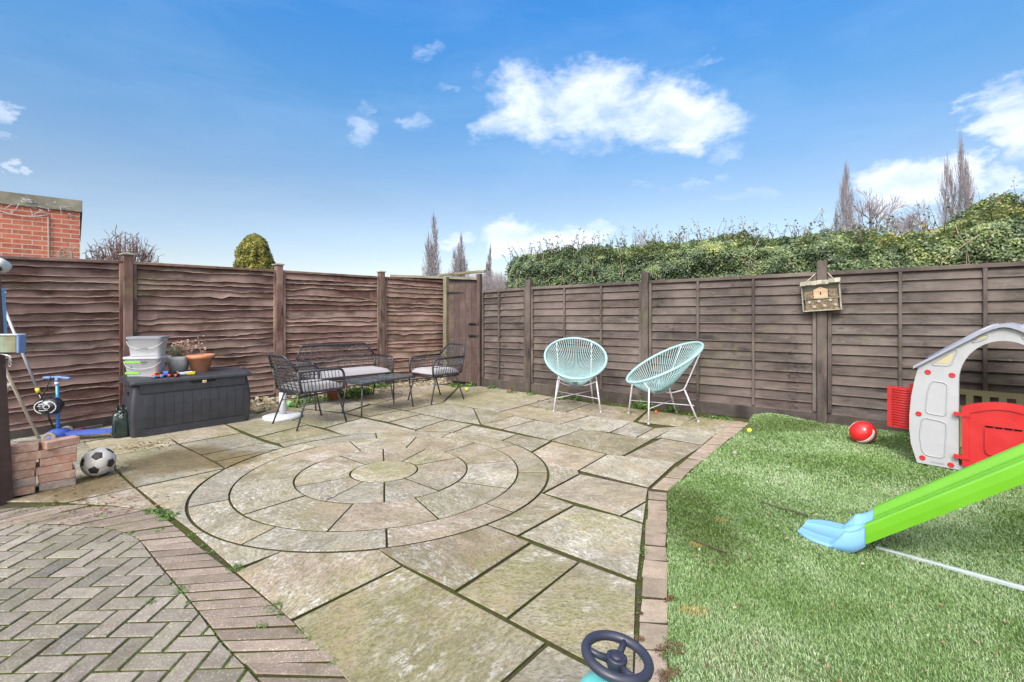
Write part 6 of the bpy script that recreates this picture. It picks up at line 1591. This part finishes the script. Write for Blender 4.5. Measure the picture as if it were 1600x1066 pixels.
def poplar(label, px, ytop, wpx, Y, leaders):
    base = far_point(px, Y); H_ = EYE + Y * (HOR - ytop) / FPX; Wd = wpx * Y / FPX / 2 * 1.25
    t = thing('poplar_tree', label, 'tree', base, 0, 'bare poplars standing far beyond the fences'); b = MB(); c = MB()
    for k in range(leaders):
        a = 6.28 * k / leaders + random.random(); off = Wd * (.0 if k == 0 else random.uniform(.35, .75)); hh = H_ * (1 if k == 0 else random.uniform(.72, .97)); pts = []
        for j in range(9):
            f = j / 8; pts.append(Vector((math.cos(a) * off * min(1, f * 2.2) + Wd * .06 * random.gauss(0, 1), math.sin(a) * off * min(1, f * 2.2), hh * f)))
        r0 = H_ * .011 * (1 if k == 0 else .6); b.tube(pts, [r0 * (1 - .9 * j / 8) + .01 for j in range(9)], 5)
        nt = int(280 * (1.3 if leaders < 3 else 1))
        for i in range(nt):
            f = random.uniform(.16, 1.0) ** .9; j = min(7, int(f * 8)); p = pts[j].lerp(pts[j + 1], f * 8 - j); aa = random.uniform(0, 6.28); reach = Wd * (.85 if leaders > 1 else 1.0) * (math.sin(math.pi * min(1, .18 + f * .82)) ** .7) * random.uniform(.3, 1.0)
            L_ = hh * random.uniform(.035, .085); p1 = p + Vector((math.cos(aa) * reach * .55, math.sin(aa) * reach * .55, L_ * .55)); p2 = p + Vector((math.cos(aa) * reach * .9 + random.gauss(0, .05), math.sin(aa) * reach * .9, L_ * 1.6))
            wq = Y * .00036; c.tube([p, p1, p2], [wq * 1.0, wq * .75, wq * .35], 3, cap=False)
            for _ in range(2):
                q = p1.lerp(p2, random.random()); c.tube([q, q + Vector((random.gauss(0, 1) * reach * .22, random.gauss(0, 1) * reach * .22, L_ * .6))], [wq * .6, wq * .25], 3, cap=False)
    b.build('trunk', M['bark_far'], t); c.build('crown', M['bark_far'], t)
poplar('tall bare poplar standing over the wavy fence, tallest of those by the gate', 679, 349, 30, 85, 4)
poplar('shorter bare poplar just above the garden gate', 720, 378, 30, 95, 5)
poplar('slim small bare poplar between the gate and the hedge', 765, 394, 14, 120, 2)
poplar('bare poplar with twin tops rising behind the hedge above the insect house', 1322, 279, 40, 60, 4)
poplar('tallest bare poplar behind the hedge, above the playhouse', 1499, 240, 40, 62, 5)
def bare_tree(label, px, ytop, wpx, Y, depth=5, name='bare_tree', mat='bark_far', z0=None, kids=(3, 3), spread=.62, up=.05):
    base = far_point(px, Y); H_ = EYE + Y * (HOR - ytop) / FPX; Wd = wpx * Y / FPX; t = thing(name, label, 'tree', base, 0, None); b = MB(); c = MB()
    tr_h = H_ * .60; b.tube([(0, 0, 0), (.05, 0, tr_h * .5), (0, .03, tr_h)], [H_ * .022, H_ * .018, H_ * .015], 7)
    for k in range(5):
        a = 6.28 * k / 5 + random.random(); f = random.uniform(.75, 1.0)
        grow(c, Vector((0, 0, tr_h * f)), Vector((math.cos(a) * .75, math.sin(a) * .6, 1)).normalized(), H_ * .16, H_ * .0105, depth, spread, up, 4, kids, .74, .13)
    b.build('trunk', M[mat], t); o = c.build('crown', M[mat], t)
    co = np.array([v.co[:] for v in o.data.vertices]); top = np.percentile(co[:, 2], 99.7); sx_ = Wd / (np.percentile(co[:, 0], 99) - np.percentile(co[:, 0], 1)); 
    kz = (H_ - tr_h) / (top - tr_h)
    for v in o.data.vertices: v.co = (v.co.x * sx_, v.co.y * sx_, tr_h + (v.co.z - tr_h) * kz if v.co.z > tr_h else v.co.z)
    return t
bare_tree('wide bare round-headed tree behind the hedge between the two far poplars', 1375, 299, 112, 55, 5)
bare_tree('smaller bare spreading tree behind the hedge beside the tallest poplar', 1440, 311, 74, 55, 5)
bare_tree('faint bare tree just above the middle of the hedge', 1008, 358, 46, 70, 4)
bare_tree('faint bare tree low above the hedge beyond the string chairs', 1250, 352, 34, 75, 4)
# neighbour's pruned shrub: many reddish shoots
def shrub(label, px, ytop, wpx, Y, n, mat='bark_warm', lo=1.3):
    base = far_point(px, Y); t = thing('bare_shrub', label, 'shrub', base, 0, 'leafless shrubs beyond the wavy fence'); H_ = EYE + Y * (HOR - ytop) / FPX; Wd = wpx * Y / FPX / 2; b = MB(); c = MB()
    b.tube([(0, 0, 0), (0.03, 0, .8), (0, 0, lo)], [.06, .05, .045], 6)
    for i in range(n):
        a = random.uniform(0, 6.28); f = random.random() ** .5; x = Wd * f * math.cos(a); y = Wd * .7 * f * math.sin(a); ht_ = lo + (H_ - lo) * math.sqrt(max(0, 1 - (f * .97) ** 2)) * random.uniform(.75, 1.0)
        p0 = Vector((0, 0, lo * .9)); p2 = Vector((x * .75, y * .75, lo + (ht_ - lo) * .55)); p3 = Vector((x, y, ht_)); j = lambda: Vector(rng.normal(size=3)) * .025
        pts = [p0, p0.lerp(p2, .5) + j(), p2 + j(), p2.lerp(p3, .5) + j(), p3]; c.tube(pts, [.014, .011, .0085, .006, .0035], 4, cap=False)
        for _ in range(5):
            q = pts[random.choice([2, 3, 3, 4])]; d = (Vector(rng.normal(size=3)) + Vector((0, 0, .3))).normalized(); c.tube([q, q + d * .07 + j() * .5, q + d * .14], [.005, .0042, .003], 3, cap=False)
    b.build('stem', M[mat], t); c.build('branches', M[mat], t)
shrub('leafless reddish shrub fanning out beside the brick outbuilding', 194, 360, 116, 8.4, 130, lo=1.75)
shrub('thin leafless pale shrub in front of the brick outbuilding corner', 106, 374, 44, 6.9, 24, 'hedge_stem_pale', 1.6)
# conifer
base = far_point(398, 9.6); t = thing('conifer', 'rounded golden-green conifer behind the wavy fence', 'conifer', base); b = MB(); b.tube([(0, 0, 0), (0, 0, 2.5)], [.07, .02], 8); b.build('trunk', M['hedge_stem'], t)
n = 26000; P = np.zeros((n, 3)); Nn = np.zeros((n, 3)); T = np.zeros(n); Ht = EYE + 9.6 * (HOR - 366) / FPX
for i in range(n):
    z = random.uniform(.9, Ht); k = (Ht - z) / (Ht - .9); a = random.uniform(0, 6.28); rad = .385 * (1 - (1 - min(1, k * 2.2)) ** 2.4) ** .5 * (.9 + .1 * k)
    rad *= 1 + .22 * mn.noise(Vector((math.cos(a) * 2.5, math.sin(a) * 2.5, z * 3.5))) + .17 * mn.noise(Vector((math.cos(a) * 6, math.sin(a) * 6, z * 8)))
    rad -= abs(random.gauss(0, .03)); P[i] = (rad * math.cos(a), rad * math.sin(a), z); Nn[i] = (math.cos(a), math.sin(a), .3); T[i] = .42 + .85 * mn.noise(Vector((math.cos(a) * 4, math.sin(a) * 4, z * 7))) + random.gauss(0, .16)
leaf_cards('foliage', P, Nn, .050, T, M['yew_leaf'], t, asp=.28, jitter=.7)
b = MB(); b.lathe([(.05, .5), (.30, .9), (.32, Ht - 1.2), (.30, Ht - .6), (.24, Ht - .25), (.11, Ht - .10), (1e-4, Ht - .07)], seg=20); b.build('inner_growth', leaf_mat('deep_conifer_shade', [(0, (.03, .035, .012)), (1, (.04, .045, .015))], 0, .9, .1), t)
# far brush and a distant wood reading as one mass
def treeline(name, label, x0, x1, Y, ytop_f, n, mat, w0):
    b = MB()
    for i in range(n):
        px = random.uniform(x0, x1); p = far_point(px, Y * random.uniform(.9, 1.12)); H_ = (EYE + p.y * (HOR - ytop_f(px)) / FPX) * random.uniform(.72, 1.03); d = Vector((random.gauss(0, .16), random.gauss(0, .1), 1)).normalized()
        q = p + Vector((0, 0, H_ * random.uniform(.0, .5))); e = q + d * (H_ - q.z); m_ = q.lerp(e, .5) + Vector((random.gauss(0, .15), 0, 0))
        b.tube([q, m_, e], [w0 * 1.2, w0, w0 * .4], 3, cap=False)
        for _ in range(3): r_ = m_.lerp(e, random.random() * .8); b.tube([r_, r_ + Vector((random.gauss(0, .35), random.gauss(0, .3), random.uniform(.2, .8)))], [w0 * .6, w0 * .3], 3, cap=False)
    o = b.build(name, mat, kind='stuff'); o['label'] = label; return o
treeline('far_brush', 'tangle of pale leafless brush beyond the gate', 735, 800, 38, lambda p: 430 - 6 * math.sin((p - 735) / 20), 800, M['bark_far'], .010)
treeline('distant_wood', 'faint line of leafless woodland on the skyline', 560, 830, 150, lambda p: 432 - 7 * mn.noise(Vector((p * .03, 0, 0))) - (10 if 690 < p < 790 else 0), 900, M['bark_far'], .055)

# ---- brick outbuilding
bo_ = Vector((-7.20, 8.0)); bd = Vector((-1.1, -1.0)).normalized(); bnn = Vector((-bd.y, bd.x)); 
if bnn.dot(-bo_) < 0: bnn = -bnn          # faces the garden
t = thing('brick_outbuilding', 'flat-roofed red brick outbuilding with stained concrete coping beyond the wavy fence', 'outbuilding', (bo_.x, bo_.y, 0))
LB, DB, HB = 6.5, 4.5, 3.0
WF = lambda a, z, d: Vector((bo_.x + bd.x * a + bnn.x * d, bo_.y + bd.y * a + bnn.y * d, z))
for (f0, L_) in ((WF, LB), (lambda a, z, d: WF(.0 + d * 0 - 0, z, 0) + Vector((-bnn.x * a, -bnn.y * a, 0)) + Vector((-bd.x * d, -bd.y * d, 0)), DB)):
    b = MB(); V = [f0(0, 0, 0), f0(L_, 0, 0), f0(L_, HB, 0), f0(0, HB, 0)]; b.add(V + [v for v in []], [(0, 1, 2, 3)], [(0, 0, 0), (L_, 0, 0), (L_, HB, 0), (0, HB, 0)])
    b.add([f0(0, 0, -.2), f0(L_, 0, -.2), f0(L_, HB, -.2), f0(0, HB, -.2)], [(3, 2, 1, 0)], [(0, 0, 0), (L_, 0, 0), (L_, HB, 0), (0, HB, 0)]); b.build('wall', M['redbrick'], t, True)
b = MB(); V = [WF(-.03, HB, .03), WF(LB, HB, .03), WF(LB, HB, -DB), WF(-.03, HB, -DB)]; V2 = [v + Vector((0, 0, .19)) for v in V]; b.add(V + V2, [(3, 2, 1, 0), (4, 5, 6, 7), (0, 1, 5, 4), (1, 2, 6, 5), (2, 3, 7, 6), (3, 0, 4, 7)]); b.build('coping', M['coping'], t, True)
b = MB(); b.tube([WF(.38, .6, .02), WF(.37, 1.9, .022), WF(.38, 2.86, .02)], .012, 6); b.build('conduit', M['scoop'], t, True)
b = MB(); b.tube([WF(.38 + .09 * i, 2.90 - .05 * math.sin(i * .55) - .004 * i, .02) for i in range(14)], .006, 5); b.build('cable', M['pot_grey'], t, True)
b = MB()
for i in range(26):
    a = random.uniform(.1, .75); z = random.uniform(2.93, 3.15); p = WF(a, z, .045); b.tube([p, p + Vector((random.gauss(0, .05), random.gauss(0, .05), random.gauss(0, .04))), p + Vector((random.gauss(0, .09), random.gauss(0, .09), -.05 + random.gauss(0, .05)))], .0035, 4)
b.build('dead_creeper', M['pot_grey'], t, True)
# ---- neighbour's shed roof showing beyond the gate
t = thing('felt_shed_roof', 'low grey felt-roofed shed just beyond the gate corner', 'shed', (-1.7, 10.9, 0))
b = MB(); b.box((0, 0, 1.02), (1.7, 1.5, 2.02), .1); b.build('shed_wall', M['wood_grey'], t)
b = MB(); b.box((0, 0, 2.075), (1.85, 1.65, .05), rot2(.1) @ Matrix.Rotation(R(1.5), 3, 'Y')); b.build('shed_roof', M['coping'], t)

# ---- rubble strip under the wavy fence
def stones(n, f, smin, smax, label, name='rubble_strip'):
    b = MB()
    for i in range(n):
        x, y, z = f(); s_ = random.uniform(smin, smax); M3 = Matrix.Rotation(random.uniform(0, 6.28), 3, 'Z') @ Matrix.Rotation(random.gauss(0, .35), 3, 'X'); b.tone()
        V = []; 
        for (a, c, d) in ((-1, -1, -1), (1, -1, -1), (1, 1, -1), (-1, 1, -1), (-.7, -.7, 1), (.7, -.6, 1), (.6, .7, 1), (-.6, .6, 1)):
            V.append(M3 @ (Vector((a * s_ * .5, c * s_ * .38, d * s_ * .24)) + Vector(rng.normal(size=3)) * s_ * .07) + Vector((x, y, z)))
        b.add(V, [(3, 2, 1, 0), (4, 5, 6, 7), (0, 1, 5, 4), (1, 2, 6, 5), (2, 3, 7, 6), (3, 0, 4, 7)])
    o = b.build(name, M['rubble'], kind='stuff'); o['label'] = label; return o
def along_left():
    k = random.choice([2, 2, 3, 3, 4]); f = random.random(); p = LP[k].lerp(LP[k + 1], f) if k < 5 else LP[5]; e = (LP[k + 1] - LP[k]).normalized(); n = Vector((e.y, -e.x)); w_ = .62 if k == 2 else (.5 if k == 3 else .30)
    d = random.random() ** .8 * w_ + .04; q = p + n * d
    return q.x, q.y, .0 + (.075 * (1 - d / w_)) * random.random()
stones(2600, along_left, .025, .085, 'loose pale rubble piled along the foot of the wavy fence')
# ---- weeds in joints and along edges
def weeds(name, spots, label, mat='weed_leaf'):
    P, N, T, Z = [], [], [], []
    for (x, y, z, r_, h_, n, s_) in spots:
        for i in range(n):
            a = random.uniform(0, 6.28); rr = r_ * random.random() ** .6; P.append((x + rr * math.cos(a), y + rr * math.sin(a), z + h_ * random.random() * (1 - rr / r_ * .5))); N.append((math.cos(a) * .5, math.sin(a) * .5, 1)); T.append(random.uniform(.1, 1)); Z.append(s_)
    P = np.array(P); N = np.array(N); T = np.array(T)
    o = leaf_cards(name, P, N, np.array(Z), T, M[mat], None, 'stuff', .42, .6); o['label'] = label; return o
sp = []
for (px, py, r_, h_, n, s_) in ((243, 799, .05, .035, 110, .028), (262, 808, .06, .04, 150, .030), (255, 803, .04, .04, 80, .03), (231, 797, .03, .02, 50, .02), (300, 836, .035, .02, 50, .02), (330, 862, .03, .02, 50, .02), (318, 852, .02, .02, 30, .018),
                                 (365, 888, .035, .03, 80, .022), (378, 890, .02, .02, 40, .02), (428, 950, .04, .035, 100, .020), (436, 962, .025, .03, 60, .018), (405, 975, .022, .02, 50, .016), (412, 978, .02, .02, 40, .016),
                                 (283, 922, .035, .03, 90, .020), (296, 940, .02, .02, 40, .016), (234, 942, .022, .02, 60, .016), (249, 828, .03, .02, 60, .018), (204, 832, .02, .02, 40, .018), (176, 817, .02, .015, 40, .016), (160, 806, .04, .03, 60, .02), (112, 808, .05, .02, 40, .016),
                                 (335, 985, .02, .012, 50, .012), (350, 1000, .02, .012, 50, .012), (360, 1015, .02, .012, 40, .012), (315, 990, .02, .012, 40, .012), (480, 1000, .02, .02, 40, .014), (470, 985, .02, .02, 40, .014), (520, 1035, .02, .02, 40, .014),
                                 (1008, 863, .03, .03, 90, .018), (1044, 872, .03, .03, 70, .018), (1002, 930, .02, .02, 40, .012), (1052, 768, .03, .03, 60, .02), (1048, 1005, .035, .04, 140, .016), (1055, 1030, .05, .05, 220, .018), (1046, 1050, .03, .03, 90, .014), (1060, 1058, .04, .05, 140, .02),
                                 (64, 790, .05, .02, 50, .018), (30, 800, .05, .02, 40, .018), (1003, 1030, .02, .03, 60, .014), (600, 872, .012, .01, 20, .01), (850, 763, .012, .008, 16, .01)):
    v = ground(px, py); sp.append((v.x, v.y, -.006, r_ * 1.1, h_ * .75, n, s_ * .62))
for (px, py, r_, h_, n, s_) in ((876, 624, .09, .07, 70, .05), (900, 625, .07, .06, 60, .045), (830, 617, .08, .05, 60, .04), (800, 613, .1, .05, 60, .04), (770, 606, .12, .06, 90, .05), (1003, 638, .14, .13, 240, .045), (1012, 640, .08, .08, 90, .04), (1050, 641, .09, .09, 130, .04), (1075, 650, .12, .05, 60, .03), (960, 634, .1, .04, 40, .03),
                                (1110, 654, .12, .05, 80, .03), (1135, 656, .1, .05, 70, .03), (712, 604, .12, .07, 90, .05), (735, 603, .1, .07, 90, .05), (590, 609, .12, .14, 140, .06), (602, 607, .1, .1, 90, .05), (545, 621, .22, .14, 240, .06), (560, 617, .2, .16, 240, .07), (475, 632, .15, .20, 160, .055), (464, 636, .1, .1, 60, .05),
                                (500, 628, .18, .12, 140, .05), (640, 600, .12, .08, 60, .05), (858, 640, .06, .015, 30, .02), (840, 637, .05, .015, 25, .02), (980, 645, .1, .02, 40, .025), (884, 640, .04, .01, 16, .018), (740, 655, .03, .01, 10, .02)):
    v = ground(px, py); sp.append((v.x, v.y, .0, r_, h_, n, s_))
for i in range(420):       # low growth strung along the joints of the edging
    k = random.random(); L_ = OUT if random.random() < .55 else INN; p = at_len(L_, k); 
    if mn.noise(Vector((p.x * 3, p.y * 3, 2))) > -.12: sp.append((p.x + random.gauss(0, .006), p.y + random.gauss(0, .006), -.008, .016, .012, 5, random.uniform(.006, .011)))
for i in range(260):
    p = at_len(SI2, random.random()) if random.random() < .6 else at_len(SO2, random.random()); sp.append((p.x - .012 + random.gauss(0, .005), p.y, -.01, .012, .010, 4, random.uniform(.005, .009)))
weeds('weeds', sp, 'small green weeds rooted in joints, kerbs and fence foot')
# moss cushions filling paver joints near the viewer
sp = []
for i in range(900):
    f = random.random(); y = random.uniform(1.5, 3.0); x = random.uniform(-3.4, -.6)
    if mn.noise(Vector((x * 1.7, y * 1.7, 5))) > -.05: sp.append((x, y, -.012, .035, .008, 5, .009))
# dead leaves, soil crumbs
P, N, T, Z = [], [], [], []
for (px, py, r_, n, s_) in ((175, 792, .35, 90, .022), (110, 800, .4, 110, .020), (215, 700, .28, 120, .022), (240, 695, .25, 120, .022), (190, 735, .3, 70, .02), (140, 770, .3, 60, .018), (590, 622, .5, 16, .05), (650, 612, .4, 12, .045), (865, 628, .3, 24, .045), (890, 630, .2, 20, .04), (1110, 655, .35, 26, .03), (1047, 1020, .06, 240, .010), (1045, 940, .03, 120, .010), (1044, 1060, .05, 200, .010), (1000, 1000, .02, 60, .01), (1000, 960, .015, 40, .01),
                           (300, 730, .5, 22, .018), (950, 1015, .12, 60, .006), (330, 690, .6, 14, .022), (1105, 880, .12, 12, .018), (560, 640, .5, 10, .03), (700, 700, 1.2, 22, .014), (560, 790, .9, 18, .012)):
    for i in range(n):
        v = ground(px, py); a = random.uniform(0, 6.28); rr = r_ * random.random() ** .7; x, y = v.x + rr * math.cos(a), v.y + rr * math.sin(a) * .8
        ex = edge_x(y); P.append((x, y, .006 if ex is None or x < ex else lawn_z(x, y) + .014)); N.append((0, 0, 1)); T.append(random.random() * (.8 if s_ > .012 else .25)); Z.append(s_ * random.uniform(.5, 1.2))
for i in range(260):
    y = 1.4 + 3.6 * random.random() ** 1.3; x = random.uniform(.5, 1.1 * y)
    ex = edge_x(y)
    if ex and x > ex + .05 and x < fence_x(y) - .1: P.append((x, y, lawn_z(x, y) + .022)); N.append((0, 0, 1)); T.append(random.random()); Z.append(random.uniform(.008, .024))
o = leaf_cards('fallen_leaves', np.array(P), np.array(N), np.array(Z), np.array(T), M['dry_leaf'], None, 'stuff', .6, .35); o['label'] = 'scattered dead leaves, twigs and soil crumbs on paving and turf'
# a few bare twigs on the turf
for k, (pa_, pb_) in enumerate((((1083, 852), (1134, 872)), ((1190, 790), (1262, 812)))):
    a, c = ground(*pa_), ground(*pb_); pts = [a.lerp(c, i / 7) + Vector((random.gauss(0, .004), random.gauss(0, .004), 0)) for i in range(8)]; pts = [Vector((p.x, p.y, lawn_z(p.x, p.y) + .020)) for p in pts]; b = MB(); b.tube(pts, .0035, 5)
    tag(b.build('fallen_twig', M['hedge_stem']), ('dark curved twig lying on the turf near the kerb' if k == 0 else 'long thin twig lying on the turf before the slide foot'), 'twig')
